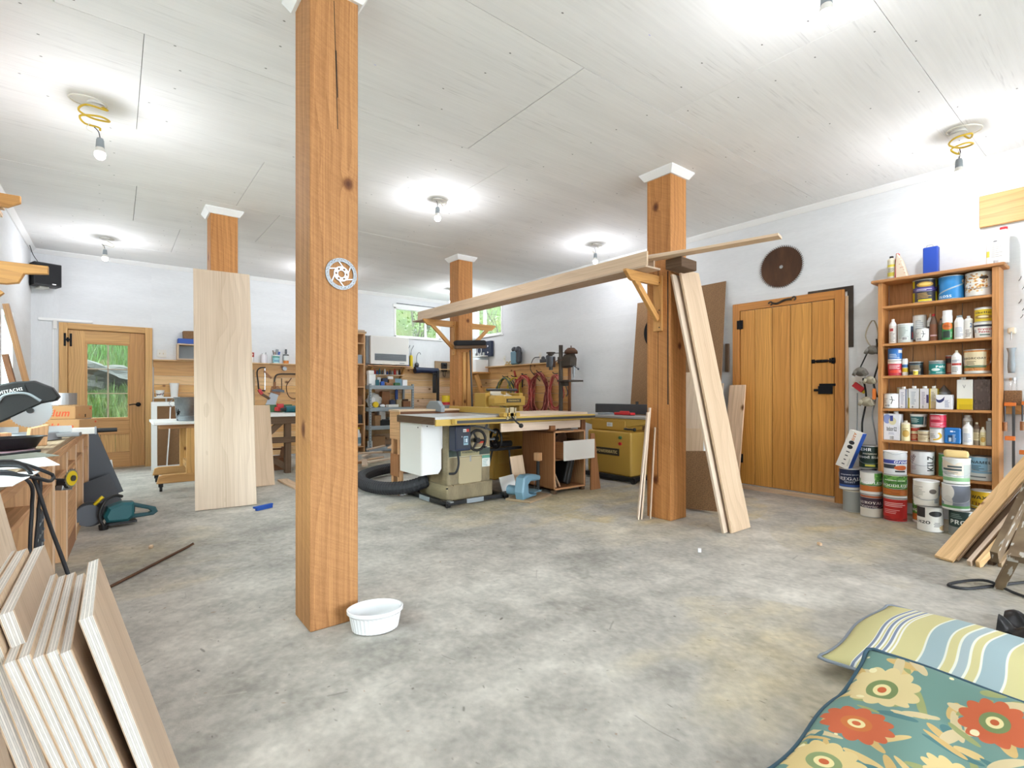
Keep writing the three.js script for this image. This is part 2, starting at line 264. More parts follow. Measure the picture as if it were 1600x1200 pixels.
// entry door in the back wall
{
  const d = struct('door_1', null, null, 'honey pine entry door with six glass panes and dark lever'); d.position.set(0, 0, ZB);
  P('door_frame', [Bx(-0.61, -0.52, 0, 2.076, -0.12, 0.03), Bx(0.352, 0.441, 0, 2.076, -0.12, 0.03), Bx(-0.52, 0.352, 1.99, 2.076, -0.12, 0.03)], M.entry, d);
  P('door_stile', Bx(-0.515, -0.335, 0.02, 1.985, -0.045, 0.004), M.entry, d);
  P('door_stile', Bx(0.168, 0.348, 0.02, 1.985, -0.045, 0.004), M.entryB, d); P('door_stop', [Bx(-0.52, -0.49, 0, 1.99, -0.07, -0.046), Bx(0.32, 0.352, 0, 1.99, -0.07, -0.046), Bx(-0.52, 0.352, 1.96, 1.99, -0.07, -0.046, 0.002, 0)], M.entryB, d);
  P('door_rail', Bx(-0.335, 0.168, 1.82, 1.985, -0.045, 0.003, 0.002, 0), M.entry, d);
  P('door_rail', Bx(-0.335, 0.168, 0.5, 0.7, -0.045, 0.003, 0.002, 0), M.entryB, d);
  P('door_rail', Bx(-0.335, 0.168, 0.02, 0.24, -0.045, 0.003, 0.002, 0), M.entryB, d);
  for (const [a, b] of [[-0.335, -0.17], [-0.165, 0.0], [0.005, 0.168]]) P('door_board', Bx(a, b, 0.24, 0.5, -0.04, -0.012), M.entry, d);
  P('glazing_bead', [Bx(-0.335, -0.31, 0.74, 1.8, -0.03, 0.008), Bx(0.145, 0.168, 0.74, 1.8, -0.03, 0.008), Bx(-0.335, 0.168, 1.795, 1.82, -0.03, 0.008), Bx(-0.335, 0.168, 0.7, 0.745, -0.03, 0.012)], M.entryB, d);
  mat('muntin', 0xb9a690, 0.5);
  P('muntin', [Bx(-0.09, -0.072, 0.745, 1.795, -0.024, -0.006), Bx(-0.31, 0.145, 1.085, 1.1, -0.024, -0.006), Bx(-0.31, 0.145, 1.435, 1.45, -0.024, -0.006)], M.muntin, d);
  for (const [a, b] of [[-0.31, -0.09], [-0.072, 0.145]]) for (const [c, e] of [[0.745, 1.085], [1.1, 1.435], [1.45, 1.795]]) P('pane', Bx(a, b, c, e, -0.017, -0.013, 0), M.glass, d);
  const lv = P('lever_handle', [C(0.032, 0.032, 0.02, 0.27, 0.93, 0.012, PI / 2), S(0.02, 0.27, 0.93, 0.045), T([[0.27, 0.93, 0.045], [0.22, 0.935, 0.05], [0.16, 0.925, 0.045]], 0.009, 10)], M.iron, d);
  P('hinge', [Bx(-0.56, -0.535, 1.75, 1.93, 0.03, 0.036), Bx(-0.498, -0.473, 1.75, 1.93, 0.004, 0.01), Bx(-0.56, -0.475, 1.825, 1.855, 0.03, 0.035), C(0.012, 0.012, 0.06, -0.517, 1.84, 0.034)], M.iron, d);
  P('threshold', Bx(-0.52, 0.35, 0, 0.02, -0.14, 0.06), M.greyboard, d);
}
// plank door in the right wall
{
  const d = struct('door_2', null, null, 'honey plank door with black iron latches'); d.position.set(XR, 0, 0);
  P('door_frame', [Bx(-0.03, 0, 0, 2.128, -3.054, -2.97), Bx(-0.03, 0, 0, 2.128, -1.99, -1.905), Bx(-0.03, 0, 2.045, 2.128, -2.97, -1.99, 0.003, 2)], M.doorframe, d);
  const e = [-2.965, -2.795, -2.605, -2.415, -2.205, -1.995];
  for (let i = 0; i < 5; i++) P('plank', Bx(-0.024, 0, 0.06, 2.04, e[i] + 0.003, e[i + 1] - 0.003, 0.004, 1), i % 2 ? M.doorwood : M.doorwoodB, d);
  P('sill', Bx(-0.03, 0, 0, 0.045, -2.97, -1.99, 0.003, 2), M.palepine, d);
  for (const y of [1.885, 0.35]) P('hinge', [Bx(-0.036, -0.024, y - 0.05, y + 0.05, -3.0, -2.93), C(0.008, 0.008, 0.1, -0.036, y, -2.967)], M.iron, d);
  P('slide_bolt', [Bx(-0.03, -0.024, 1.405, 1.445, -2.205, -2.17), Bx(-0.03, -0.024, 1.395, 1.455, -2.02, -1.975), Bx(-0.03, -0.024, 1.41, 1.44, -2.16, -2.05), C(0.009, 0.009, 0.2, -0.036, 1.425, -2.09, PI / 2), Bx(-0.042, -0.03, 1.405, 1.45, -2.035, -2.02), Bx(-0.042, -0.03, 1.41, 1.44, -2.12, -2.1)], M.iron, d);
  P('latch_box', [Bx(-0.05, -0.024, 1.09, 1.17, -2.135, -2.005), Bx(-0.034, -0.024, 1.17, 1.195, -2.13, -1.98), C(0.012, 0.012, 0.05, -0.04, 1.13, -2.15, PI / 2)], M.iron, d);
  P('edge_strip', Bx(-0.012, 0, 0, 2.06, -1.9, -1.875, 0.002, 1), M.palepine, d);
}
// windows
function windowIn(name, label, g) { const w = struct(name, null, null, label); g(w); return w; }
windowIn('window_1', 'white framed window over the wall heater looking on brush', (w) => {
  P('window_frame', [Bx(4.36, 4.4, 2.22, 2.81, ZB - 0.12, ZB + 0.012), Bx(5.38, 5.42, 2.22, 2.81, ZB - 0.12, ZB + 0.012), Bx(4.36, 5.42, 2.22, 2.25, ZB - 0.12, ZB + 0.012), Bx(4.36, 5.42, 2.78, 2.81, ZB - 0.12, ZB + 0.012), Bx(5.08, 5.11, 2.25, 2.78, ZB - 0.08, ZB - 0.04)], M.white, w);
  P('pane', Bx(4.4, 5.08, 2.25, 2.78, ZB - 0.064, ZB - 0.058, 0), M.glass, w); P('pane', Bx(5.11, 5.38, 2.25, 2.78, ZB - 0.064, ZB - 0.058, 0), M.glass, w);
  P('window_sill', Bx(4.33, 5.45, 2.195, 2.22, ZB, ZB + 0.035), M.white, w);
  P('window_head', Bx(4.33, 5.45, 2.81, 2.87, ZB, ZB + 0.02), M.white, w);
  P('curtain_rail', [C(0.006, 0.006, 1.0, 4.9, 2.885, ZB + 0.03, 0, 0, PI / 2)], M.darksteel, w);
});
windowIn('window_2', 'white framed side window half behind the timber post', (w) => {
  P('window_frame', [Bx(XR - 0.012, XR + 0.12, 2.21, 2.82, -8.55, -8.5), Bx(XR - 0.012, XR + 0.12, 2.21, 2.82, -7.585, -7.555), Bx(XR - 0.012, XR + 0.12, 2.21, 2.24, -8.5, -7.585), Bx(XR - 0.012, XR + 0.12, 2.79, 2.82, -8.5, -7.585), Bx(XR + 0.03, XR + 0.08, 2.24, 2.79, -8.23, -8.18)], M.white, w);
  P('pane', Bx(XR + 0.054, XR + 0.06, 2.24, 2.79, -8.5, -8.23, 0), M.glass, w); P('pane', Bx(XR + 0.054, XR + 0.06, 2.24, 2.79, -8.18, -7.585, 0), M.glass, w);
  P('window_sill', Bx(XR - 0.03, XR, 2.185, 2.21, -8.57, -7.535), M.white, w);
});
windowIn('window_3', 'white framed window in the wall behind the bench', (w) => {
  P('window_frame', [Bx(XL - 0.12, XL + 0.012, 0.95, 1.98, -7.0, -6.95), Bx(XL - 0.12, XL + 0.012, 0.95, 1.98, -7.75, -7.7), Bx(XL - 0.12, XL + 0.012, 1.93, 1.98, -7.7, -7.0), Bx(XL - 0.12, XL + 0.012, 0.95, 1.0, -7.7, -7.0)], M.white, w);
  P('pane', Bx(XL - 0.07, XL - 0.064, 1.0, 1.93, -7.7, -7.0, 0), M.glass, w);
  P('latch', [Bx(XL, XL + 0.02, 1.86, 1.9, -7.5, -7.3), T([[XL + 0.01, 1.89, -7.45], [XL + 0.05, 1.86, -7.4], [XL + 0.02, 1.82, -7.3]], 0.006, 8)], M.dullsteel, w);
});
[[-6.3, -5.2], [-4.9, -3.7], [-2.7, -1.2]].forEach(([a, b], i) => windowIn('window_' + (4 + i), 'white framed bench window, ' + ['farthest', 'middle', 'nearest'][i] + ' of the row outside the picture', (w) => {
  P('window_frame', [Bx(XL - 0.12, XL + 0.012, 0.95, 1.98, a, a + 0.05), Bx(XL - 0.12, XL + 0.012, 0.95, 1.98, b - 0.05, b), Bx(XL - 0.12, XL + 0.012, 1.93, 1.98, a + 0.05, b - 0.05), Bx(XL - 0.12, XL + 0.012, 0.95, 1.0, a + 0.05, b - 0.05), Bx(XL - 0.08, XL - 0.04, 1.0, 1.93, (a + b) / 2 - 0.02, (a + b) / 2 + 0.02)], M.white, w);
  P('pane', Bx(XL - 0.07, XL - 0.064, 1.0, 1.93, a + 0.05, (a + b) / 2 - 0.02, 0), M.glass, w); P('pane', Bx(XL - 0.07, XL - 0.064, 1.0, 1.93, (a + b) / 2 + 0.02, b - 0.05, 0), M.glass, w);
}));
// timber posts with white collars
function post(name, x0, x1, z0, z1, label, m, collar = true) {
  const t = thing(name, label, 'post');
  P('timber', [Bx(x0, x1, 0, H - 0.012, z0, z1, 0.006, 1)], m, t);
  if (collar) {
    const g = []; const q = [[0, -0.012], [0.016, -0.012], [0.05, 0.04], [0.05, 0.052], [0, 0.052]], w = x1 - x0, d = z1 - z0, cx = (x0 + x1) / 2, cz = (z0 + z1) / 2;
    const ring = []; for (const [a, b] of q) ring.push([a, b]);
    const pos = []; const cor = (s, t2, a, b) => [cx + s * (w / 2 + a), H - 0.052 + b - 0.012, cz + t2 * (d / 2 + a)]; const cs = [[1, 1], [1, -1], [-1, -1], [-1, 1]];
    for (let k = 0; k < 4; k++) for (let i = 0; i < ring.length - 1; i++) { const [s0, t0] = cs[k], [s1, t1] = cs[(k + 1) % 4], A = cor(s0, t0, ...ring[i]), Bq = cor(s1, t1, ...ring[i]), Cq = cor(s1, t1, ...ring[i + 1]), D = cor(s0, t0, ...ring[i + 1]); pos.push(...A, ...Bq, ...Cq, ...A, ...Cq, ...D); }
    const gg = new THREE.BufferGeometry(); gg.setAttribute('position', new THREE.Float32BufferAttribute(pos, 3)); gg.computeVertexNormals(); g.push(clean(gg));
    P('collar', g, M.white, t, 'white moulding collar at the ceiling');
  }
  return t;
}
const postNear = post('timber_post', 0.702, 0.93, -2.635, -2.395, 'square timber post in front with a brake disc on it', M.fir);
const postMid = post('timber_post', 3.745, 3.98, -2.815, -2.57, 'square timber post with boards leaning on both sides', M.firB);
post('timber_post', 0.785, 1.04, -6.36, -6.105, 'square timber post behind the tall pale plywood sheet', M.firB);
const postBack = post('timber_post', 3.813, 4.05, -6.32, -6.08, 'square timber post behind the table saw with push broom on it', M.firB);
// cracks: thin dark drying splits cut as sunken slots are real gaps on the mid post face
P('split', [BB([3.7445, 0.35, -2.7], [3.7445, 2.2, -2.694], [0, 0, 1], 0.004, 0.004), BB([3.7445, 1.0, -2.595], [3.7445, 2.15, -2.597], [0, 0, 1], 0.01, 0.004)], M.blackmat, postMid, 'dark drying split in the timber');
P('split', [BB([0.83, 2.35, -2.3945], [0.812, 2.95, -2.3945], [1, 0, 0], 0.003, 0.003), BB([0.83, 2.5, -2.3945], [0.822, 2.72, -2.3945], [1, 0, 0], 0.003, 0.003)], M.blackmat, postNear, 'dark drying split in the timber');

// ---------------------------------------------------------------- bare bulbs
mat('bulb', 0xffffff, 0.3, { emissive: 0xfff8ee, emissiveIntensity: 6 });
mat('cableYellow', 0xd8b52c, 0.5); mat('cableWhite', 0xe9e6da, 0.5);
function bulb(x, z, y, yellow, label, big) {
  const t = thing('hanging_bulb', label, 'light bulb', [x, 0, z]);
  const c = H - 0.014, dx = big ? 0.02 : 0.0;
  P('ceiling_box', [C(0.05, 0.05, 0.014, 0, c - 0.007, 0), C(0.035, 0.05, 0.01, 0, c - 0.019, 0)], M.white, t);
  if (yellow) {
    P('cable', [T([[0, c, 0], [0.06, c - 0.05, 0.05], [-0.05, c - 0.06, 0.08], [-0.09, c - 0.075, 0.0], [-0.02, c - 0.085, -0.05], [0.07, c - 0.1, 0.0], [0.02, c - 0.115, 0.08], [-0.08, c - 0.13, 0.05], [-0.06, c - 0.14, -0.03], [0.02, c - 0.16, 0], [dx, y + 0.15, 0]], 0.0065, 60)], M.cableYellow, t, 'loosely coiled yellow cable');
    P('ground_wire', [T([[-0.03, c - 0.14, 0], [-0.05, c - 0.19, 0.02], [-0.02, c - 0.2, 0.0]], 0.002, 10)], M.cableWhite, t); P('spare_loop', [O(0.1, 0.005, -0.04, c - 0.02, 0.04, PI / 2 + 0.1, 0, 0)], M.cableWhite, t);
  } else P('cable', [T([[0, c, 0], [0.03, c - 0.04, 0.02], [0.09, c - 0.07, -0.03], [0.07, c - 0.09, -0.08], [0, c - 0.08, -0.05], [-0.02, c - 0.11, 0], [dx, y + 0.1, 0]], 0.005, 30), O(0.075, 0.004, 0.02, c - 0.012, 0, PI / 2 + 0.12, 0, 0)], M.cableWhite, t);
  P('wire', [T([[dx - 0.03, y + 0.16, 0.01], [dx - 0.01, y + 0.14, 0.01], [dx, y + 0.1, 0], [dx, y + 0.07, 0]], 0.003, 12)], M.black, t);
  P('socket', [C(0.021, 0.024, 0.05, dx, y + 0.06, 0), C(0.017, 0.021, 0.014, dx, y + 0.09, 0)], M.greypaint, t);
  P('lamp_base', L([[0.0, 0.046], [0.019, 0.044], [0.022, 0.034], [0.0295, 0.004], [0.0295, 0]], dx, y, 0), M.offwhite, t);
  P('lamp_globe', L([[0.0295, 0.002], [0.0315, -0.012], [0.0295, -0.028], [0.02, -0.041], [0.0, -0.046]], dx, y, 0), M.bulb, t, 'glowing frosted dome');
  const l = new THREE.PointLight(0xf4f6ff, BULB, 0, 2); l.position.set(dx, y - 0.018, 0); l.castShadow = true; l.shadow.radius = 1.2; l.shadow.bias = -0.002; t.add(l);
}
bulb(-0.1, -4.4, 2.72, true, 'bare bulb on coiled yellow cable above the bench side', true);
bulb(-0.1, -8.14, 2.8, false, 'bare bulb by the ceiling nearest the black speaker');
bulb(2.55, -4.46, 2.87, false, 'bare bulb between the near post and the long beam');
bulb(4.94, -4.53, 2.83, false, 'bare bulb hanging just over the long plywood beam');
bulb(4.94, -0.91, 2.75, true, 'bare bulb on coiled yellow cable over the paint shelf', true);
bulb(2.5, -8.14, 2.82, false, 'bare bulb hidden behind the near post');
bulb(4.94, -8.14, 2.82, false, 'bare bulb in the far corner behind the timber post');
bulb(2.5, -0.91, 2.8, false, 'bare bulb overhead in the middle of the front bay');
bulb(-0.1, -0.91, 2.8, false, 'bare bulb overhead beside the camera');
// ---------------------------------------------------------------- printed atlas: 8 x 16 cells of 256 x 128
const atlasC = document.createElement('canvas'); atlasC.width = 2048; atlasC.height = 2048; const ag = atlasC.getContext('2d'); ag.fillStyle = '#ddd'; ag.fillRect(0, 0, 2048, 2048);
let cellN = 0;
function art(bg, f) {                                              // returns the uv rectangle of a fresh cell
  const i = cellN++, x = (i % 8) * 256, y = (i / 8 | 0) * 128; ag.save(); ag.translate(x, y); ag.beginPath(); ag.rect(0, 0, 256, 128); ag.clip(); ag.fillStyle = bg; ag.fillRect(0, 0, 256, 128); if (f) f(ag); ag.restore();
  return { u0: (x + 2) / 2048, u1: (x + 254) / 2048, v0: 1 - (y + 126) / 2048, v1: 1 - (y + 2) / 2048 };
}
const R = (g, c, x, y, w, h) => { g.fillStyle = c; g.fillRect(x, y, w, h); };
const tx = (g, s, x, y, px, c, font = 'sans-serif', wt = 'bold', rot = 0, sx = 1) => { g.save(); g.translate(x, y); g.rotate(rot); g.scale(sx, 1); g.fillStyle = c; g.font = `${wt} ${px}px ${font}`; g.textAlign = 'center'; g.textBaseline = 'middle'; g.fillText(s, 0, 0); g.restore(); };
const el = (g, c, x, y, a, b) => { g.fillStyle = c; g.beginPath(); g.ellipse(x, y, a, b, 0, 0, 7); g.fill(); };
const greek = (g, c, x, y, w, n, dy = 6) => { for (let i = 0; i < n; i++) R(g, c, x + rr(0, 3), y + i * dy, w * rr(0.55, 1), dy * 0.38); };   // lines too small to read
const code = (g, x, y, w, h) => { R(g, '#fff', x - 2, y - 2, w + 4, h + 4); for (let i = 0; i < w; i += 3) R(g, '#222', x + i, y, rr(0.8, 2), h); };
let atlasT = null; mat('print', 0xffffff, 0.42); mat('printmat', 0xffffff, 0.8);
function useAtlas() { atlasT = new THREE.CanvasTexture(atlasC); atlasT.colorSpace = THREE.SRGBColorSpace; M.print.map = atlasT; M.printmat.map = atlasT; }
function cellUV(g, c) { const u = g.attributes.uv; for (let i = 0; i < u.count; i++) u.setXY(i, c.u0 + cl(u.getX(i)) * (c.u1 - c.u0), c.v0 + cl(u.getY(i)) * (c.v1 - c.v0)); return g; }
function frontUV(g, c, side = 0.01) {                               // box about its centre: the +z side carries the print, the rest the ground colour
  g = clean(g); g.computeBoundingBox(); const b = g.boundingBox, p = g.attributes.position, n = g.attributes.normal, u = g.attributes.uv;
  for (let i = 0; i < p.count; i++) { const f = n.getZ(i) > 0.7, s = (p.getX(i) - b.min.x) / (b.max.x - b.min.x), t = (p.getY(i) - b.min.y) / (b.max.y - b.min.y); u.setXY(i, c.u0 + (f ? s : side) * (c.u1 - c.u0), c.v0 + (f ? t : 0.5) * (c.v1 - c.v0)); }
  return g;
}
const lbox = (w, h, d, c, r = 0.004, side) => frontUV(new RoundedBoxGeometry(w, h, d, 1, Math.min(r, 0.4 * Math.min(w, h, d))), c, side);
const facing = (x, z) => Math.atan2(-x, -z);                       // turn that points +z at the camera's corner of the room
// ---------------------------------------------------------------- paint shelf on the right wall
{
  const t = thing('paint_shelf', 'tall open honey-coloured wooden shelf full of finish cans', 'shelf');
  P('side_panel', Bx(5.49, 5.68, 0.0, 2.1, -1.572, -1.54, 0.003, 1), M.shelfwood, t);
  P('side_panel', Bx(5.49, 5.68, 0.0, 2.1, -0.808, -0.765, 0.003, 1), M.shelfwood, t);
  P('top_board', [Bx(5.46, 5.69, 2.1, 2.128, -1.62, -0.73, 0.008, 2)], M.shelfback, t);
  for (const y of [1.887, 1.547, 1.255, 0.96, 0.673, 0.385]) P('shelf_board', Bx(5.495, 5.68, y - 0.022, y, -1.54, -0.808, 0.003, 2), M.shelfwood, t);
  const e = [-1.54, -1.36, -1.2, -1.02, -0.808]; for (let i = 0; i < 4; i++) P('back_board', Bx(5.68, 5.69, 0.1, 2.1, e[i] + 0.002, e[i + 1] - 0.002, 0.002, 1), M.shelfback, t);
}
// cans, tins, bottles
const GR = 'cans and bottles on the paint shelf';
function can(name, label, x, y, z, r, h, c, o = {}) {
  const t = thing(name, label, o.cat || 'paint can', [x, y, z], facing(x, z) + (o.turn || 0), o.group || GR);
  const rb = o.taper ? r * (1 - o.taper) : r;
  const g = new THREE.CylinderGeometry(r, rb, h - 0.006, 28, 1, true); g.rotateY(PI); g.translate(0, h / 2, 0);
  P('body', [cellUV(clean(g), c), cellUV(C(rb, rb, 0.002, 0, 0.003, 0, 0, 0, 0, 24), { u0: c.u0, u1: c.u0 + 1e-4, v0: c.v0, v1: c.v0 + 1e-4 })], M.print, t);
  if (o.lid !== null) P('lid', L([[0, h - 0.008], [r * 0.8, h - 0.008], [r * 0.84, h - 0.002], [r * 0.93, h], [r * 1.025, h - 0.001], [r * 1.03, h - 0.007], [r * 0.99, h - 0.009]], 0, 0, 0), o.lid || M.silver, t);
  if (!o.taper) P('rim', O(r, 0.0025, 0, 0.004, 0, PI / 2, 0, 0, PI * 2, 5, 24), o.rim || M.silver, t);
  if (o.bail) P('bail_handle', [T([[-r * 1.02, h * 0.78, 0], [-r * 0.9, h * o.bail, r * 0.55], [0, h * (o.bail - 0.1), r * 1.04], [r * 0.9, h * o.bail, r * 0.55], [r * 1.02, h * 0.78, 0]], 0.002, 20, 5)], M.steel, t);
  return t;
}
function tin(name, label, x, y, z, w, h, d, c, o = {}) {
  const t = thing(name, label, o.cat || 'tin', [x, y, z], (o.turn ?? -PI / 2), o.group || GR);
  const g = lbox(w, h, d, c, o.r ?? 0.005, o.side); g.translate(0, h / 2, 0); P('body', g, o.mat || M.print, t);
  if (o.cap) P('cap', [C(o.cap, o.cap, 0.022, o.cx || 0, h + 0.01, 0, 0, 0, 0, 16)], o.capm || M.white, t);
  if (o.handle) P('handle', [T([[-w * 0.3, h, 0], [-w * 0.28, h + 0.018, 0], [w * 0.1, h + 0.018, 0], [w * 0.12, h, 0]], 0.004, 12, 5)], o.handle, t);
  return t;
}
function bottle(name, label, x, y, z, r, h, c, capm, o = {}) {
  const t = thing(name, label, o.cat || 'bottle', [x, y, z], facing(x, z), o.group || GR), sh = o.sh ?? 0.72, nr = o.nr ?? 0.4;
  const g = new THREE.CylinderGeometry(r, r, h * sh, 22, 1, true); g.rotateY(PI); g.translate(0, h * sh / 2, 0);
  P('body', [cellUV(clean(g), c)], M.print, t);
  P('shoulder', [L([[r, 0], [r * 0.92, h * 0.06], [r * nr, h * (0.92 - sh)], [0, h * (0.92 - sh)]], 0, h * sh, 0)], o.shm || M.white, t);
  if (!o.spike) P('cap', [C(r * nr * (o.capw || 1), r * nr * (o.capw || 1), h * 0.12, 0, h * 0.94, 0, 0, 0, 0, 14)], capm, t);
  else P('nozzle', [C(r * 0.08, r * nr, h * 0.22, 0, h * 0.97, 0, 0, 0, 0, 10)], capm, t);
  return t;
}
{
  const A = {}, D = '#2b2b2b';
  A.c1 = art('#d9c520', (g) => { R(g, '#34323a', 88, 0, 82, 128); el(g, '#c99a35', 128, 30, 30, 14); el(g, '#e6c86a', 128, 28, 20, 8); R(g, '#4b3f86', 66, 46, 124, 24); greek(g, '#eee', 96, 55, 66, 2); greek(g, '#c9a24a', 100, 78, 56, 4, 8); R(g, '#d9c520', 104, 112, 48, 12); });
  A.c2 = art('#2c86c6', (g) => { R(g, '#d7dde0', 0, 0, 60, 128); R(g, '#d7dde0', 196, 0, 60, 128); R(g, '#3b4a4f', 66, 40, 18, 60); g.strokeStyle = '#9fb4c0'; g.lineWidth = 7; g.beginPath(); g.moveTo(70, 100); g.lineTo(190, 40); g.stroke(); el(g, '#efe4d6', 178, 34, 11, 10); el(g, '#a98', 178, 36, 5, 5); tx(g, 'GLOSS', 104, 112, 17, '#fff'); });
  A.c3 = art('#e6e3da', (g) => { for (let i = 0; i < 130; i++) el(g, ['#c98a3c', '#e2b269', '#a8672a', '#efd9a8'][i % 4], rr(66, 156), rr(14, 104), rr(2, 6), rr(2, 4)); el(g, '#3a2d22', 146, 34, 15, 9); code(g, 180, 96, 26, 16); greek(g, '#999', 172, 30, 40, 8); });
  A.white = art('#e6e5e0', (g) => { greek(g, '#9aa0a8', 100, 30, 60, 9, 9); });
  A.whiteCode = art('#e9e9e6', (g) => { g.strokeStyle = D; g.lineWidth = 4; g.beginPath(); g.moveTo(130, 24); g.lineTo(136, 60); g.lineTo(128, 90); g.moveTo(120, 52); g.lineTo(150, 58); g.stroke(); code(g, 92, 96, 28, 18); greek(g, '#aaa', 76, 40, 36, 6, 8); });
  A.tubgrey = art('#cfd6d2', (g) => { greek(g, '#8a9a94', 84, 24, 60, 10, 8); code(g, 110, 92, 26, 18); R(g, '#26384f', 158, 20, 26, 90); R(g, '#b5352f', 168, 60, 16, 40); });
  A.spray = art('#e6e0da', (g) => { R(g, '#b0383a', 90, 20, 40, 20); greek(g, '#777', 90, 48, 60, 9, 8); });
  A.greenspray = art('#2f8a44', (g) => { R(g, '#f2f1ec', 0, 0, 256, 34); el(g, '#d9722a', 128, 52, 52, 20); greek(g, '#7a3414', 96, 46, 60, 2, 7); R(g, '#20352a', 88, 78, 60, 36); greek(g, '#cfe6cf', 150, 84, 28, 5); });
  A.num2 = art('#eceae4', (g) => { tx(g, '2', 150, 36, 40, '#2a62a8'); greek(g, D, 96, 66, 60, 5, 10); });
  A.amber = art('#7a4a2e', (g) => { R(g, '#caa', 90, 80, 76, 10); }); A.olive = art('#3e4230'); A.glue = art('#dcd8d0', (g) => { R(g, D, 78, 34, 100, 26); greek(g, '#777', 96, 70, 60, 5, 9); });
  A.yellow = art('#e0c22c', (g) => { R(g, '#f1efe6', 0, 0, 256, 18); tx(g, 'Shellac', 128, 46, 24, '#3a2a20', 'serif'); el(g, '#b08c4a', 128, 84, 48, 18); el(g, '#f0e3b8', 126, 82, 26, 9); });
  A.redtub = art('#efece6', (g) => { R(g, '#2a2c34', 70, 20, 116, 16); tx(g, 'Drywall', 136, 58, 19, '#c0282d'); tx(g, 'Paste', 130, 80, 19, '#c0282d'); code(g, 76, 58, 18, 26); R(g, '#2b6a5a', 110, 102, 50, 8); });
  A.blue = art('#2a6fb8', (g) => { R(g, '#f0f0ec', 148, 16, 34, 30); greek(g, '#dfeaf4', 90, 56, 70, 5, 9); R(g, '#e8ecee', 0, 108, 256, 20); });
  A.red = art('#c23040', (g) => { R(g, '#efe9e2', 0, 0, 256, 22); greek(g, '#f2dcdc', 88, 36, 70, 4, 9); el(g, '#e24a34', 128, 92, 34, 14); greek(g, '#fff', 150, 82, 30, 4); });
  A.tube = art('#e8e8e2', (g) => { R(g, '#3a6ea8', 0, 30, 256, 26); R(g, '#e2c22a', 0, 62, 256, 34); });
  A.dark = art('#2a3138', (g) => { greek(g, '#c9b48a', 84, 36, 82, 6, 10); R(g, '#56707a', 80, 24, 90, 8); });
  A.smallyel = art('#e6d04a', (g) => { greek(g, '#6a5a20', 96, 50, 60, 4, 9); });
  A.teal = art('#1e8a86', (g) => { R(g, '#7d8c8c', 66, 8, 124, 22); tx(g, 'Poly', 146, 56, 26, '#f0f4f0'); el(g, '#d9efe8', 120, 82, 22, 13); code(g, 70, 92, 16, 20); greek(g, '#e6f4f0', 120, 104, 60, 2); });
  A.redcan = art('#8c3a28', (g) => { R(g, '#2a1f1a', 60, 20, 140, 30); greek(g, '#e2b080', 96, 60, 60, 6, 9); });
  A.redwhite = art('#efeeea', (g) => { greek(g, '#3a4a78', 84, 24, 76, 2, 10); R(g, '#b8342c', 80, 46, 90, 16); greek(g, '#666', 84, 74, 76, 4, 10); });
  A.arbor = art('#d08a4a', (g) => { for (let i = 0; i < 120; i++) { g.strokeStyle = ['#b0662a', '#e6b06a', '#8a4c1e'][i % 3]; g.lineWidth = 2; const x = rr(0, 256), y = rr(0, 110); g.beginPath(); g.moveTo(x, y); g.lineTo(x + rr(-6, 6), y + rr(4, 14)); g.stroke(); } R(g, '#e6d6b0', 66, 14, 92, 74); tx(g, 'ARBORCOAT', 112, 46, 15, '#4a3a2a', 'sans-serif'); greek(g, '#7a6a50', 90, 62, 44, 3, 7); R(g, '#5a7a4a', 66, 84, 92, 12); R(g, '#e2e0d8', 0, 112, 256, 16); });
  A.tinA = art('#e2e0e4', (g) => { R(g, '#2a3a6a', 200, 0, 30, 128); greek(g, '#8a8aa0', 60, 24, 110, 9, 9); code(g, 60, 108, 40, 14); });
  A.tinB = art('#dfe2e4', (g) => { R(g, '#c9b43a', 0, 60, 40, 68); greek(g, '#8a98a8', 76, 24, 120, 9, 9); code(g, 90, 108, 40, 14); });
  A.tinC = art('#e8e4ea', (g) => { R(g, '#4a3a78', 190, 40, 66, 50); greek(g, '#9a90a8', 60, 24, 100, 9, 9); code(g, 70, 104, 50, 18); });
  A.tinD = art('#e2d9c0', (g) => { R(g, '#e2c21f', 0, 0, 50, 128); greek(g, '#8a8070', 76, 24, 120, 9, 9); R(g, '#cdb890', 60, 80, 196, 48); });
  A.bluewave = art('#ebebef', (g) => { g.fillStyle = '#2a3266'; g.beginPath(); g.moveTo(0, 30); g.quadraticCurveTo(60, 70, 140, 16); g.lineTo(128, 50); g.quadraticCurveTo(70, 84, 20, 60); g.fill(); greek(g, '#7a86a8', 140, 50, 80, 7, 9); });
  A.tallyel = art('#e9e7e0', (g) => { R(g, '#e4c41c', 0, 80, 256, 48); R(g, '#d2b216', 40, 104, 216, 24); g.strokeStyle = '#777'; g.lineWidth = 4; g.beginPath(); g.moveTo(100, 24); g.lineTo(120, 36); g.lineTo(140, 24); g.stroke(); });
  A.tallbrown = art('#5c4b46', (g) => { for (let i = 0; i < 60; i++) el(g, ['#6e5c54', '#4c3d38'][i % 2], rr(0, 256), rr(0, 128), rr(4, 16), rr(2, 8)); });
  A.reducer = art('#e9eaf0', (g) => { el(g, '#8a9ad0', 60, 26, 60, 22); el(g, '#d6cfa6', 140, 36, 56, 18); R(g, '#3a4a9a', 104, 10, 46, 26); tx(g, 'Reducer 022', 128, 74, 26, D); code(g, 100, 106, 60, 16); greek(g, '#aab', 80, 90, 100, 2); });
  A.cream = art('#ded3a4', (g) => { el(g, '#c9a04a', 128, 70, 34, 26); greek(g, '#8a7440', 96, 30, 64, 3, 9); });
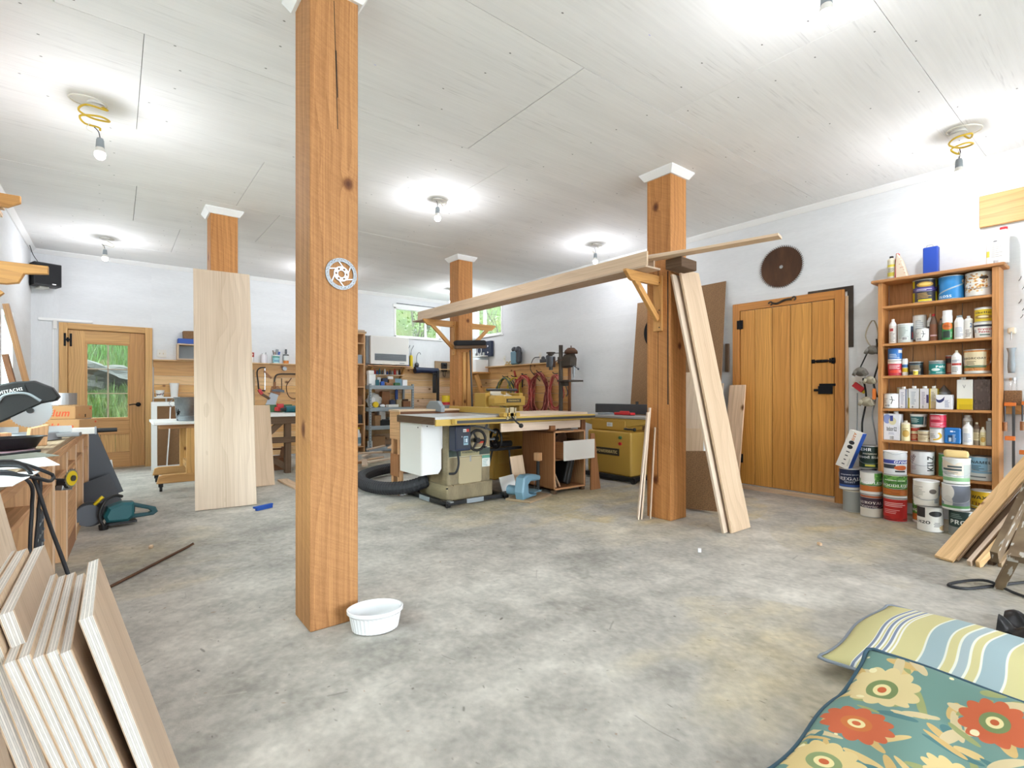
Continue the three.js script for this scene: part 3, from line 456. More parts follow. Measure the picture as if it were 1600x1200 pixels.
  A.tealtub = art('#f0f0ec', (g) => { R(g, '#1f5f62', 70, 24, 84, 80); greek(g, '#d6ece8', 80, 40, 60, 5, 10); R(g, '#8a9a9a', 160, 24, 28, 80); });
  A.redtin = art('#b8402e', (g) => { R(g, '#e6d6b0', 0, 36, 256, 26); greek(g, '#e6cfa0', 90, 74, 70, 4, 10); });
  A.beige = art('#d6c6a4', (g) => { R(g, '#5a3a24', 84, 36, 80, 6); R(g, '#6a4a34', 90, 48, 66, 5); el(g, '#7a5a3a', 172, 86, 16, 14); greek(g, '#8a7050', 84, 66, 66, 5, 8); });
  A.pink = art('#d02848', (g) => { greek(g, '#f6d6dc', 84, 24, 60, 3, 10); R(g, '#b01c38', 60, 60, 136, 10); greek(g, '#f6d6dc', 84, 80, 84, 4, 9); R(g, '#c9c8cc', 196, 0, 40, 128); });
  A.crescent = art('#ecebea', (g) => { g.strokeStyle = '#e2b41f'; g.lineWidth = 12; g.beginPath(); g.arc(108, 66, 34, -0.9, 1.7); g.stroke(); greek(g, '#777', 82, 48, 36, 5, 8); });
  A.bluetin = art('#1f74c0', (g) => { R(g, '#10406e', 60, 60, 90, 50); R(g, '#e6f0fa', 96, 24, 44, 12); R(g, '#bcd6ee', 146, 28, 30, 6); R(g, '#c9d6e0', 76, 78, 40, 30); greek(g, '#d6e6f6', 130, 54, 60, 7, 9); });
  A.jar = art('#cfc7b6', (g) => { R(g, '#d6c42a', 0, 60, 256, 40); R(g, '#333', 90, 70, 70, 14); });
  A.bigw = art('#ecebe6', (g) => { greek(g, '#8a98b8', 90, 40, 70, 8, 9); });
  A.brownb = art('#8a7a64', (g) => { R(g, '#d6c49a', 80, 30, 100, 60); greek(g, '#5a4a30', 90, 38, 70, 5, 9); });
  A.greyb = art('#9a958e');
  const X0 = 5.585;
  can('gallon_can', 'yellow and black gallon can with purple band, top shelf', X0, 1.888, -1.252, 0.083, 0.2, A.c1, { bail: 0.55 });
  can('gallon_can', 'blue and white gloss gallon can in middle of top shelf', X0, 1.888, -1.076, 0.083, 0.2, A.c2);
  can('gallon_can', 'gallon can with brown pebble print at right of top shelf', X0, 1.888, -0.903, 0.082, 0.2, A.c3, { bail: 0.4 });
  bottle('spray_can', 'slim white spray can at left end of second shelf', X0 - 0.03, 1.548, -1.475, 0.029, 0.22, A.spray, M.white);
  can('plastic_tub', 'large white plastic jar with grey back label, second shelf', X0 - 0.02, 1.548, -1.386, 0.056, 0.17, A.tubgrey, { lid: M.white, taper: 0.02, cat: 'tub' });
  can('quart_can', 'white quart can behind on a block, second shelf', X0 + 0.045, 1.57, -1.3, 0.048, 0.22, A.white);
  can('quart_can', 'white quart can with black drips, second shelf', X0 - 0.03, 1.548, -1.263, 0.046, 0.115, A.whiteCode);
  bottle('glue_bottle', 'glue bottle with tall nozzle and black band, second shelf', X0 + 0.045, 1.57, -1.225, 0.024, 0.21, A.glue, M.cream, { spike: true });
  bottle('amber_bottle', 'amber bottle with red cap on second shelf', X0 - 0.01, 1.548, -1.19, 0.028, 0.235, A.amber, M.red, { shm: M.brown, sh: 0.62 });
  bottle('olive_bottle', 'dark olive bottle with black cap on second shelf', X0 - 0.01, 1.548, -1.138, 0.023, 0.19, A.olive, M.black, { shm: M.brown });
  bottle('spray_can', 'green and white spray can with orange oval', X0 - 0.03, 1.548, -1.094, 0.035, 0.25, A.greenspray, M.white, { sh: 0.78, nr: 0.85, capw: 1.1 });
  bottle('solvent_bottle', 'plain white bottle with grey cap, second shelf', X0 - 0.02, 1.548, -1.018, 0.034, 0.2, A.bigw, M.greypaint, { nr: 0.55 });
  bottle('spray_can', 'white spray can marked with a blue 2', X0 - 0.02, 1.548, -0.96, 0.028, 0.19, A.num2, M.white, { sh: 0.8 });
  can('plastic_tub', 'white tub with red lettering at right of second shelf', X0 - 0.02, 1.548, -0.868, 0.06, 0.125, A.redtub, { lid: M.white, taper: 0.12, cat: 'tub' });
  can('quart_can', 'yellow can with script stacked on a white tub', X0 - 0.02, 1.674, -0.868, 0.055, 0.12, A.yellow);
  can('plastic_tub', 'red labelled tub at left end of third shelf', X0 - 0.02, 1.256, -1.463, 0.053, 0.13, A.red, { lid: M.white, taper: 0.06, cat: 'tub' });
  can('quart_can', 'blue and white can stacked on a red tub', X0 - 0.02, 1.387, -1.463, 0.052, 0.115, A.blue, { lid: M.blue });
  bottle('glue_bottle', 'small blue and yellow tube on third shelf', X0 - 0.02, 1.256, -1.388, 0.022, 0.15, A.tube, M.white, { sh: 0.85, nr: 0.9, capw: 1 });
  can('quart_can', 'dark grey quart can on third shelf', X0, 1.256, -1.313, 0.05, 0.12, A.dark);
  can('small_jar', 'tiny yellow pot in front of a dark can', X0 - 0.07, 1.256, -1.301, 0.018, 0.045, A.smallyel, { lid: M.white, taper: 0.04, cat: 'jar' });
  can('quart_can', 'teal quart can on third shelf', X0 - 0.01, 1.256, -1.166, 0.056, 0.122, A.teal);
  can('tall_can', 'slim dark red can behind white bottle, third shelf', X0 + 0.03, 1.256, -1.085, 0.032, 0.165, A.redcan);
  bottle('solvent_bottle', 'white bottle with red band on third shelf', X0 - 0.04, 1.256, -1.032, 0.034, 0.2, A.redwhite, M.cream, { nr: 0.3 });
  can('gallon_can', 'gallon can with wood chip print at right of third shelf', X0, 1.256, -0.91, 0.082, 0.2, A.arbor, { bail: 0.4 });
  can('quart_can', 'white can with black drip at left end of fourth shelf', X0 - 0.03, 0.961, -1.49, 0.054, 0.135, A.whiteCode);
  can('small_jar', 'small beige jar behind a white can, fourth shelf', X0 + 0.05, 0.961, -1.44, 0.026, 0.19, A.cream, { lid: M.silver, cat: 'jar' });
  tin('solvent_tin', 'white solvent tin with navy edge, fourth shelf', X0, 0.961, -1.402, 0.062, 0.175, 0.05, A.tinA, { cap: 0.014 });
  tin('solvent_tin', 'grey white solvent tin with yellow foot, fourth shelf', X0, 0.961, -1.327, 0.078, 0.18, 0.05, A.tinB, { cap: 0.016 });
  tin('solvent_tin', 'white solvent tin with purple corner, fourth shelf', X0, 0.961, -1.252, 0.062, 0.178, 0.05, A.tinC, { cap: 0.016 });
  tin('solvent_tin', 'beige solvent tin with yellow edge, fourth shelf', X0, 0.961, -1.19, 0.056, 0.178, 0.05, A.tinD, { cap: 0.014 });
  tin('product_box', 'small white box with navy wave, fourth shelf', X0 - 0.04, 0.961, -1.108, 0.11, 0.124, 0.07, A.bluewave, { cat: 'box' });
  one('funnel', 'small grey cone standing behind the navy wave box', 'funnel', [C(0.004, 0.045, 0.06, X0 + 0.045, 1.137, -1.13), C(0.045, 0.045, 0.145, X0 + 0.045, 1.034, -1.13)], M.dullsteel);
  tin('solvent_tin', 'tall cream tin with yellow foot, fourth shelf', X0 - 0.01, 0.961, -0.978, 0.102, 0.25, 0.1, A.tallyel, { cap: 0.02, cx: -0.02, side: 0.5 });
  tin('solvent_tin', 'tall dark brown tin at right end of fourth shelf', X0 - 0.01, 0.961, -0.872, 0.106, 0.25, 0.1, A.tallbrown, { cap: 0.018, capm: M.brown, handle: M.brown });
  tin('solvent_tin', 'large white and blue tin at left end of fifth shelf', X0 - 0.02, 0.674, -1.475, 0.125, 0.238, 0.1, A.reducer, { cap: 0.018, cx: 0.02 });
  bottle('oil_bottle', 'pale yellow bottle on fifth shelf', X0 - 0.05, 0.674, -1.376, 0.032, 0.18, A.cream, M.cream, { shm: M.cream, sh: 0.82 });
  can('tall_can', 'short red can under a teal tub, fifth shelf', X0 + 0.0, 0.674, -1.322, 0.032, 0.125, A.redtin);
  can('quart_can', 'beige can with brown script, fifth shelf', X0 - 0.03, 0.674, -1.25, 0.044, 0.1, A.beige);
  can('plastic_tub', 'white tub with teal label stacked on the fifth shelf cans', X0 + 0.02, 0.8, -1.3, 0.06, 0.115, A.tealtub, { lid: M.white, taper: 0.12, cat: 'tub' });
  can('quart_can', 'white can with yellow crescent, fifth shelf', X0 - 0.03, 0.674, -1.156, 0.055, 0.125, A.crescent);
  can('quart_can', 'crimson can stacked on the yellow crescent can', X0 - 0.03, 0.8, -1.156, 0.055, 0.12, A.pink);
  tin('blue_tin', 'flat bright blue tin on fifth shelf', X0 - 0.05, 0.674, -1.052, 0.108, 0.135, 0.07, A.bluetin, { r: 0.012 });
  bottle('small_jar', 'grey jar with yellow label behind bottles, fifth shelf', X0 + 0.04, 0.674, -0.975, 0.032, 0.24, A.jar, M.silver, { sh: 0.8, nr: 0.8 });
  bottle('glue_bottle', 'big white bottle on fifth shelf', X0 - 0.05, 0.674, -0.96, 0.034, 0.185, A.bigw, M.white, { nr: 0.35 });
  bottle('oil_bottle', 'brown bottle with tan label, fifth shelf', X0 - 0.04, 0.674, -0.907, 0.022, 0.185, A.brownb, M.cream, { shm: M.brown });
  bottle('oil_bottle', 'small cream bottle on fifth shelf', X0 - 0.05, 0.674, -0.867, 0.019, 0.15, A.cream, M.cream, { shm: M.cream });
  tin('solvent_tin', 'slim grey tin at right end of fifth shelf', X0 - 0.02, 0.674, -0.832, 0.036, 0.2, 0.06, A.greyb, { cap: 0.01 });
  // on top of the shelf
  A.foam = art('#cfc9ae', (g) => { R(g, '#d6c63a', 0, 30, 256, 14); R(g, '#c2b43a', 60, 80, 140, 24); greek(g, '#555', 90, 54, 70, 4, 7); R(g, '#bbb', 0, 112, 256, 16); });
  bottle('foam_can', 'grey and yellow foam can with black valve atop the shelf', 5.57, 2.129, -1.49, 0.031, 0.215, A.foam, M.black, { sh: 0.82, nr: 0.5, shm: M.cream });
  { const t = thing('plaster_bag', 'pointed paper bag with red top standing on the shelf', 'bag', [5.57, 2.129, -1.415], -PI / 2); A.bag = art('#dccdb6', (g) => { for (let i = 0; i < 14; i++) R(g, 'rgba(190,120,100,0.5)', rr(90, 200), rr(10, 110), rr(20, 60), 4); R(g, '#a8383a', 0, 0, 44, 128); });
    P('bag', frontUV(X([[-0.05, 0], [0.055, 0], [0.01, 0.16], [-0.022, 0.225], [-0.035, 0.22]], 0.07, 0, 0, 0, 0, 0, 0, 0.008), A.bag, 0.4), M.printmat, t); P('folded_top', B(0.02, 0.06, 0.05, -0.025, 0.2, 0, 0, 0, 0.1, 0.004), M.red, t); }
  tin('solvent_tin', 'plain bright blue rectangular tin on top of the shelf', 5.57, 2.129, -1.205, 0.105, 0.235, 0.065, art('#1c46ac'), { r: 0.01, handle: M.silver, side: 0.02 });
  A.jug = art('#e9e7e2', (g) => { greek(g, '#b5b1aa', 60, 20, 130, 12, 7); R(g, '#555', 90, 40, 40, 4); code(g, 90, 112, 60, 12); R(g, '#e0c84a', 6, 76, 40, 22); });
  tin('solvent_jug', 'white jug with red cap on the right end of the shelf', 5.57, 2.129, -0.785, 0.13, 0.27, 0.08, A.jug, { r: 0.014, cap: 0.024, cx: 0.035, capm: M.red, cat: 'jug' });
  // gallon buckets stacked in front
  const GB = 'gallon cans stacked around the foot of the shelf';
  A.behr = art('#22352c', (g) => { R(g, '#2a4434', 0, 90, 256, 38); tx(g, 'BEHR', 104, 22, 24, '#f0f0ea'); tx(g, 'PREMIUM', 128, 46, 12, '#e0d8c0'); tx(g, 'Wood Stain', 128, 64, 19, '#f0eee4', 'serif'); R(g, '#e0d858', 110, 106, 40, 10); });
  A.grout = art('#e9ebee', (g) => { R(g, '#4a55b0', 60, 46, 136, 20); tx(g, 'Grout', 152, 56, 22, '#fff', 'sans-serif', 'italic bold'); R(g, '#38404a', 70, 72, 60, 22); el(g, '#d8662c', 150, 88, 26, 13); R(g, '#222', 128, 104, 40, 8); });
  A.kilz = art('#e4e3e1', (g) => { tx(g, 'Life', 88, 46, 26, '#6a4a52', 'serif', 'italic bold', -1.2); tx(g, 'KILZ', 158, 66, 40, '#333', 'sans-serif', 'bold', -PI / 2); greek(g, '#b09aa0', 80, 80, 26, 4); });
  A.leaf = art('#4c9a52', (g) => { greek(g, '#d6ecd6', 100, 96, 40, 3); });
  A.dry = art('#e7e9e4', (g) => { g.fillStyle = '#e9ddca'; for (let i = 0; i < 6; i++) { g.beginPath(); g.ellipse(80 + i * 14, 30 + i * 9 % 40, 26, 18, 0, 0, 7); g.fill(); } R(g, '#b8bfb8', 150, 30, 48, 70); R(g, '#4a5a5c', 100, 38, 44, 9); R(g, '#4a5a5c', 78, 52, 66, 10); greek(g, '#7a8686', 80, 70, 60, 2, 7); R(g, '#8fbf8a', 60, 96, 140, 18); el(g, '#fff', 120, 88, 10, 8); });
  A.enamel = art('#8fbcd6', (g) => { R(g, '#dfe4e2', 0, 88, 256, 40); R(g, '#cfe2ec', 150, 0, 50, 80); tx(g, 'ENAMEL', 122, 30, 20, '#2a3a48'); greek(g, '#3a5468', 84, 48, 60, 4, 7); R(g, '#7a868a', 84, 104, 60, 7); });
  A.regal = art('#1f2a4a', (g) => { tx(g, '▲', 128, 20, 18, '#e6e9f0'); tx(g, 'BENJAMIN MOORE', 128, 36, 9, '#e6e9f0'); tx(g, 'REGAL', 128, 60, 25, '#f4f4f4', 'serif'); tx(g, 'SELECT', 128, 80, 13, '#cfd6e6'); R(g, '#3a5fae', 0, 96, 256, 12); R(g, '#e9e9e6', 0, 110, 256, 18); });
  A.lux = art('#4f8a3c', (g) => { for (let i = 0; i < 60; i++) el(g, ['#6fae4a', '#3a6e30', '#86bf5c'][i % 3], rr(60, 200), rr(0, 70), rr(3, 12), rr(2, 6)); R(g, '#c8702e', 0, 78, 256, 34); for (let i = 0; i < 30; i++) R(g, 'rgba(120,60,20,0.4)', rr(0, 256), rr(78, 112), rr(10, 40), 2); tx(g, '▲', 128, 14, 16, '#fff'); tx(g, 'BENJAMIN MOORE', 128, 30, 9, '#fff'); tx(g, 'WOODLUXE', 128, 58, 19, '#fff', 'serif'); R(g, '#e9e9e4', 0, 114, 256, 14); });
  A.luxDrip = art('#4f8a3c', (g) => { for (let i = 0; i < 60; i++) el(g, ['#6fae4a', '#3a6e30', '#86bf5c'][i % 3], rr(60, 200), rr(0, 70), rr(3, 12), rr(2, 6)); g.fillStyle = '#eceae4'; g.fillRect(70, 0, 70, 40); el(g, '#eceae4', 112, 44, 30, 26); R(g, '#c8702e', 0, 78, 256, 34); tx(g, 'WOODLUXE', 130, 60, 19, '#fff', 'serif'); R(g, '#e9e9e4', 0, 110, 256, 18); });
  A.royal = art('#e4dccf', (g) => { R(g, '#b8603a', 60, 0, 140, 16); R(g, '#3a2838', 0, 18, 256, 58); tx(g, 'AUROYAL', 122, 44, 20, '#ece4dc', 'serif'); tx(g, 'Exterior', 120, 66, 16, '#ece4dc', 'serif', 'italic'); });
  A.redpaint = art('#c0211f', (g) => { R(g, '#8c1716', 50, 0, 24, 128); greek(g, '#f0d6d2', 84, 24, 84, 3, 9); greek(g, '#e6a8a4', 84, 62, 66, 3, 9); for (let i = 0; i < 16; i++) el(g, '#7a1512', rr(60, 200), 112 + rr(-6, 8), rr(4, 16), rr(1, 4)); });
  A.plain = art('#9da09c', (g) => { R(g, '#2a2c2a', 40, 0, 30, 128); tx(g, 'II', 58, 40, 24, '#ddd', 'sans-serif', 'bold', -PI / 2); });
  A.cream2 = art('#e6e0d6', (g) => { el(g, '#6a6058', 150, 52, 13, 12); R(g, '#c9b8a0', 60, 84, 40, 6); R(g, '#2a3050', 178, 18, 16, 60); code(g, 156, 90, 18, 22); greek(g, '#aaa69c', 76, 30, 46, 8, 8); });
  A.greydrip = art('#7c8290', (g) => { el(g, '#e4e1da', 90, 40, 34, 50); R(g, '#e4e1da', 50, 0, 60, 40); el(g, '#d9d6d0', 104, 90, 16, 34); R(g, '#5c9a5a', 0, 104, 256, 12); R(g, '#e6e8e6', 0, 116, 256, 12); });
  A.ben = art('#e9e6df', (g) => { R(g, '#2f2b2b', 60, 0, 52, 56); el(g, '#2a2a2a', 146, 34, 22, 14); tx(g, '& H2O', 96, 80, 22, '#222'); greek(g, '#555', 138, 78, 26, 4, 6); el(g, '#c9a878', 180, 104, 22, 14); });
  A.pro = art('#2a3f3c', (g) => { tx(g, 'PRO', 112, 60, 28, '#eef2ee'); el(g, '#c9ccc8', 164, 22, 20, 20); greek(g, '#8aa09a', 84, 20, 50, 3, 8); R(g, '#8a8e8c', 0, 84, 256, 44); });
  A.wax = art('#e2b424', (g) => { R(g, '#b8342c', 150, 12, 60, 12); tx(g, 'WAX', 110, 46, 30, '#222'); tx(g, 'Finish', 128, 88, 30, '#7a3a1c', 'serif'); R(g, '#f2e6b0', 60, 104, 140, 8); });
  A.blk = art('#2b2b2d', (g) => { g.fillStyle = '#e6e4e2'; g.fillRect(0, 0, 256, 26); el(g, '#e6e4e2', 120, 26, 40, 14); });
  const q = (label, x, y, z, c, o = {}) => can('gallon_bucket', label, x, y, z, o.r || 0.083, o.h || 0.198, c, { group: GB, bail: 0.5, ...o });
  q('grey unlabelled bucket at the left foot of the stacks', 5.42, 0, -1.745, A.plain, { bail: 0, lid: M.cream });
  q('navy bucket under the long white DIY carton', 5.42, 0.2, -1.775, A.regal);
  q('dark plum and cream bucket on the floor', 5.33, 0, -1.575, A.royal);
  q('leafy green bucket with white drip over the plum one', 5.33, 0.2, -1.578, A.luxDrip);
  q('black green can in the stack beside the grey unlabelled bucket', 5.57, 0, -1.69, A.plain, { bail: 0 });
  q('dark bucket hidden under the dark green stain can', 5.57, 0.2, -1.69, A.dark, { bail: 0 });
  q('dark green wood stain can high beside the DIY carton', 5.57, 0.4, -1.66, A.behr, { bail: 0.3, h: 0.21 });
  q('red bucket on the floor', 5.31, 0, -1.395, A.redpaint, { bail: 0 });
  q('leafy green bucket over the red one', 5.31, 0.2, -1.395, A.lux);
  q('white and blue grout bucket topmost of its stack', 5.31, 0.4, -1.395, A.grout, { lid: M.white, bail: 0.98, taper: 0.04 });
  q('leafy orange bucket half hidden behind the black-and-white one', 5.42, 0, -1.215, A.lux, { bail: 0 });
  q('white bucket with sideways dark letters on the lowest shelf', 5.59, 0.386, -1.27, A.kilz, { h: 0.205 });
  q('plain green can between two white buckets, lowest shelf', 5.6, 0.386, -1.09, A.leaf, { bail: 0, r: 0.07 });
  q('white bucket with black square and oval on the floor', 5.14, 0, -1.118, A.ben, { bail: 0 });
  q('cream bucket with round seal, second in its stack', 5.15, 0.2, -1.146, A.cream2, { bail: 0.35, lid: M.white, taper: 0.03 });
  q('dark green black bucket under the grey dripped one', 5.17, 0, -0.925, A.pro, { bail: 0 });
  q('grey bucket with pale drips, second in its stack', 5.13, 0.2, -0.96, A.greydrip, { lid: M.white, bail: 0.4 });
  q('white and green bucket with a sponge on its lid', 5.15, 0.4, -0.96, A.dry, { lid: M.white, bail: 0.4, taper: 0.05 });
  q('pale blue enamel can at right of the lowest shelf', 5.59, 0.386, -0.888, A.enamel, { r: 0.078 });
  q('yellow wax can beside the leaning boards', 5.42, 0.18, -0.85, A.wax, { r: 0.07, h: 0.15, bail: 0 });
  q('black pail with white drips under the yellow wax can', 5.4, 0, -0.84, A.blk, { h: 0.178, bail: 0 });
  one('sponge', 'round-edged cream sponge lying on a white bucket', 'sponge', [B(0.15, 0.055, 0.09, 5.14, 0.627, -0.96, 0, PI / 2 + 0.2, 0.03, 0.02)], M.sponge);
  one('hammer_block', 'grey metal angle on the floor beside dark bucket', 'metal bracket', [Bx(5.03, 5.06, 0, 0.16, -0.83, -0.78, 0.003), Bx(5.0, 5.1, 0, 0.02, -0.87, -0.76, 0.003)], M.dullsteel);
  // long white DIY carton leaning on the stacks
  { A.diy = art('#e4dfd6', (g) => { tx(g, 'DIY', 218, 64, 34, '#c8702e', 'sans-serif', 'bold', 0); for (const [x, k] of [[176, 0], [146, 0], [112, 1], [86, 2], [58, 3], [28, 2]]) { if (k === 0) el(g, '#222', x, 64, 13, 26); else R(g, '#333', x - 3, 44 + k * 3, 6, 40 - k * 6); } greek(g, '#999', 20, 104, 60, 2, 8); });
    const t = thing('product_carton', 'long white and blue DIY carton leaning between door and stacks', 'carton', [5.43, 0.4, -1.83], -PI / 2); t.rotation.order = 'YXZ'; t.rotation.z = -0.33; t.rotation.x = -0.05;
    const g = new RoundedBoxGeometry(0.36, 0.11, 0.1, 1, 0.003); P('carton', xf(frontUV(g, A.diy, 0.995), 0, 0.18, 0, 0, 0, PI / 2), M.printmat, t); P('blue_side', Bx(0.0555, 0.057, 0.0, 0.36, -0.05, 0.05, 0), M.blue, t); }
}
// ---------------------------------------------------------------- table saw and the machines around it
const wheelParts = (t, x, y, z, ry, r, name = 'handwheel') => {
  const w = P(name, [O(r, 0.014, x, y, z, 0, ry, 0, PI * 2, 8, 28)], M.black, t);
  const sp = []; for (let k = 0; k < 3; k++) { const a = k * 2.094 + 0.5, g = C(0.009, 0.013, r, 0, r / 2, 0, 0, 0, 0, 8); g.rotateZ(a); g.rotateY(ry); g.translate(x, y, z); sp.push(g); }
  const h = C(0.026, 0.03, 0.05, 0, 0, 0, PI / 2, 0, 0, 16); h.rotateY(ry); h.translate(x, y, z); P('spokes', [...sp, h], M.black, w);
  const k = C(0.012, 0.01, 0.06, r * 0.7, -r * 0.7, 0.03, PI / 2, 0, 0, 10); k.rotateY(ry); k.translate(x, y, z); P('knob', k, M.darksteel, w);
};
{
  const t = thing('table_saw', 'tan cabinet table saw with black handwheels and dark control box', 'table saw');
  const prof = (w, d, r = 0.03) => { const p = []; for (const [sx, sz, a0] of [[1, 1, 0], [-1, 1, PI / 2], [-1, -1, PI], [1, -1, 1.5 * PI]]) for (let k = 0; k <= 4; k++) { const a = a0 + k * PI / 8; p.push([sx * (w / 2 - r) + r * Math.cos(a), sz * (d / 2 - r) + r * Math.sin(a)]); } return p; };
  const cx = 2.86, cz = -4.63;
  P('cabinet', X(prof(0.53, 0.57), 0.66, cx, 0.475, cz, -PI / 2, 0, 0, 0.003), M.tan, t);
  P('plinth', X(prof(0.56, 0.61, 0.035), 0.15, cx, 0.105, cz + 0.01, -PI / 2, 0, 0, 0.006), M.tan, t);
  const f = cz + 0.286;
  const dr = P('access_door', X(prof(0.28, 0.27, 0.025), 0.012, cx + 0.0, 0.315, f + 0.004, 0, 0, 0, 0.003), M.tanB, t); P('door_latch', Bx(cx - 0.008, cx + 0.008, 0.4, 0.46, f + 0.008, f + 0.018), M.steel, dr);
  const A1 = art('#8a8466', (g) => { R(g, '#3c4a44', 0, 14, 70, 100); R(g, '#3c4a44', 186, 14, 70, 100); R(g, '#a39a76', 72, 14, 112, 100); R(g, '#cfcab0', 0, 0, 256, 12); R(g, '#cfcab0', 0, 116, 256, 12); tx(g, 'POWERMATIC 66', 128, 64, 40, '#2f3a34', 'sans-serif', 'bold', 0, 0.31); });
  const g1 = lbox(0.5, 0.085, 0.006, A1, 0.001); g1.translate(cx, 0.495, f + 0.003); P('name_band', g1, M.print, t);
  const A2 = art('#e6e8e0', (g) => { R(g, '#5a9a86', 0, 0, 256, 34); greek(g, '#8aa', 20, 46, 200, 9, 9); }); const g2 = lbox(0.1, 0.12, 0.003, A2, 0.0005); g2.translate(cx + 0.2, 0.39, f + 0.003); P('sticker', g2, M.print, t, 'white and green notice sticker');
  const A2b = art('#b09b6e', (g) => { tx(g, 'DANGER', 128, 40, 50, '#c8402e'); R(g, '#c8402e', 20, 70, 210, 40); }); const g2b = lbox(0.12, 0.06, 0.002, A2b, 0.0004); g2b.translate(cx + 0.16, 0.6, f + 0.002); P('sticker', g2b, M.print, t, 'red warning sticker');
  const tb = P('table_top', [Bx(2.34, 3.22, 0.845, 0.875, -4.9, -4.15, 0.004)], M.cast, t, 'bare cast iron top');
  P('table_skirt', [Bx(2.36, 3.2, 0.8, 0.846, -4.89, -4.17, 0.004)], M.tan, t);
  P('left_wing_edge', Bx(2.325, 2.342, 0.8, 0.87, -4.92, -4.14, 0.002, 2), M.oldwood, t);
  P('blade_guard', [X([[0, 0], [0.34, 0], [0.34, 0.06], [0.26, 0.12], [0.08, 0.12], [0, 0.06]], 0.05, 2.84, 0.89, -4.85, 0, PI / 2, 0, 0.006)], M.greypaint, t);
  // front rail and fence
  P('front_rail', [Bx(2.34, 4.41, 0.79, 0.85, -4.15, -4.12, 0.003, 0), Bx(2.5, 4.41, 0.805, 0.855, -4.115, -4.045, 0.006, 0)], M.yellowtan, t);
  P('rail_slot', [Bx(2.52, 4.41, 0.812, 0.84, -4.046, -4.042, 0.001, 0)], M.darksteel, t);
  P('rear_rail', Bx(2.34, 4.41, 0.8, 0.85, -4.95, -4.91, 0.003, 0), M.yellowtan, t);
  const fe = P('rip_fence', [Bx(3.13, 3.2, 0.882, 0.945, -5.2, -4.1, 0.004, 2), Bx(3.06, 3.27, 0.86, 0.9, -4.11, -4.03, 0.004, 0)], M.gold, t);
  P('fence_clamp', [Bx(3.1, 3.12, 0.83, 0.95, -4.06, -4.03), Bx(3.2, 3.22, 0.83, 0.95, -4.06, -4.03), Bx(3.14, 3.19, 0.85, 0.955, -4.05, -4.03)], M.tanB, fe);
  P('lock_lever', [T([[3.16, 0.86, -4.03], [3.17, 0.81, -3.97], [3.2, 0.775, -3.93]], 0.009, 10), S(0.024, 3.2, 0.772, -3.93)], M.black, fe);
  // control box and wheels
  const sw = P('switch_box', Bx(2.6, 2.78, 0.53, 0.775, -4.33, -4.2, 0.012), M.navy, t, 'dark blue grey magnetic switch box');
  const A3 = art('#2c3240', (g) => { R(g, '#e6e6e6', 120, 8, 110, 18); R(g, '#c8402e', 178, 8, 52, 18); tx(g, 'Power', 148, 18, 14, '#222'); R(g, '#8fb0c0', 128, 52, 84, 54); R(g, '#1f3a52', 138, 60, 66, 34); R(g, '#d8e8f0', 148, 66, 10, 24); R(g, '#d8e8f0', 170, 66, 26, 24); el(g, '#ddd', 98, 54, 5, 5); });
  const g3 = lbox(0.16, 0.2, 0.004, A3, 0.0005); g3.translate(2.69, 0.655, -4.198); P('switch_face', g3, M.print, sw);
  P('conduit', [T([[2.65, 0.53, -4.25], [2.66, 0.4, -4.24], [2.64, 0.31, -4.27], [2.6, 0.3, -4.32]], 0.012, 16)], M.rubber, t);
  P('lever_bar', [T([[2.76, 0.78, -4.22], [2.95, 0.745, -4.2], [3.06, 0.7, -4.18]], 0.011, 10), S(0.02, 3.06, 0.7, -4.18), B(0.025, 0.06, 0.01, 2.95, 0.76, -4.18, 0, 0, -0.4)], M.darksteel, t);
  P('wheel_boss', [C(0.085, 0.095, 0.05, 2.83, 0.62, -4.32, PI / 2)], M.tanB, t);
  wheelParts(t, 2.86, 0.625, -4.21, 0, 0.1); wheelParts(t, 3.27, 0.6, -4.45, PI / 2, 0.1);
  P('wheel_shaft', [C(0.015, 0.015, 0.16, 3.19, 0.6, -4.45, 0, 0, PI / 2), C(0.014, 0.014, 0.14, 2.86, 0.625, -4.27, PI / 2)], M.dullsteel, t);
  // mobile base
  const mb = P('mobile_base', [Bx(2.48, 2.53, 0.012, 0.05, -5.0, -4.2, 0.004), Bx(3.16, 3.21, 0.012, 0.05, -5.0, -4.2, 0.004), Bx(2.48, 3.21, 0.012, 0.05, -4.24, -4.2, 0.004, 0), Bx(2.48, 3.21, 0.012, 0.05, -5.0, -4.96, 0.004, 0)], M.black, t);
  P('base_tube', [Bx(2.73, 2.93, 0.01, 0.055, -4.205, -4.195, 0.002, 0), Bx(2.47, 2.482, 0.01, 0.055, -4.7, -4.5, 0.002)], M.greypaint, mb);
  P('caster', [C(0.03, 0.03, 0.03, 2.5, 0.03, -4.18, 0, 0, PI / 2), Bx(2.46, 2.55, 0.045, 0.07, -4.22, -4.14)], M.black, mb); P('caster', [C(0.03, 0.03, 0.03, 3.2, 0.03, -4.18, 0, 0, PI / 2), Bx(3.15, 3.24, 0.045, 0.07, -4.22, -4.14)], M.black, mb); P('caster', [C(0.03, 0.03, 0.03, 2.5, 0.03, -4.98, 0, 0, PI / 2), Bx(2.46, 2.55, 0.045, 0.07, -5.02, -4.94)], M.black, mb);
  P('brake_pedal', [Bx(2.48, 2.52, 0.06, 0.075, -4.17, -4.1)], M.dullsteel, mb);
}
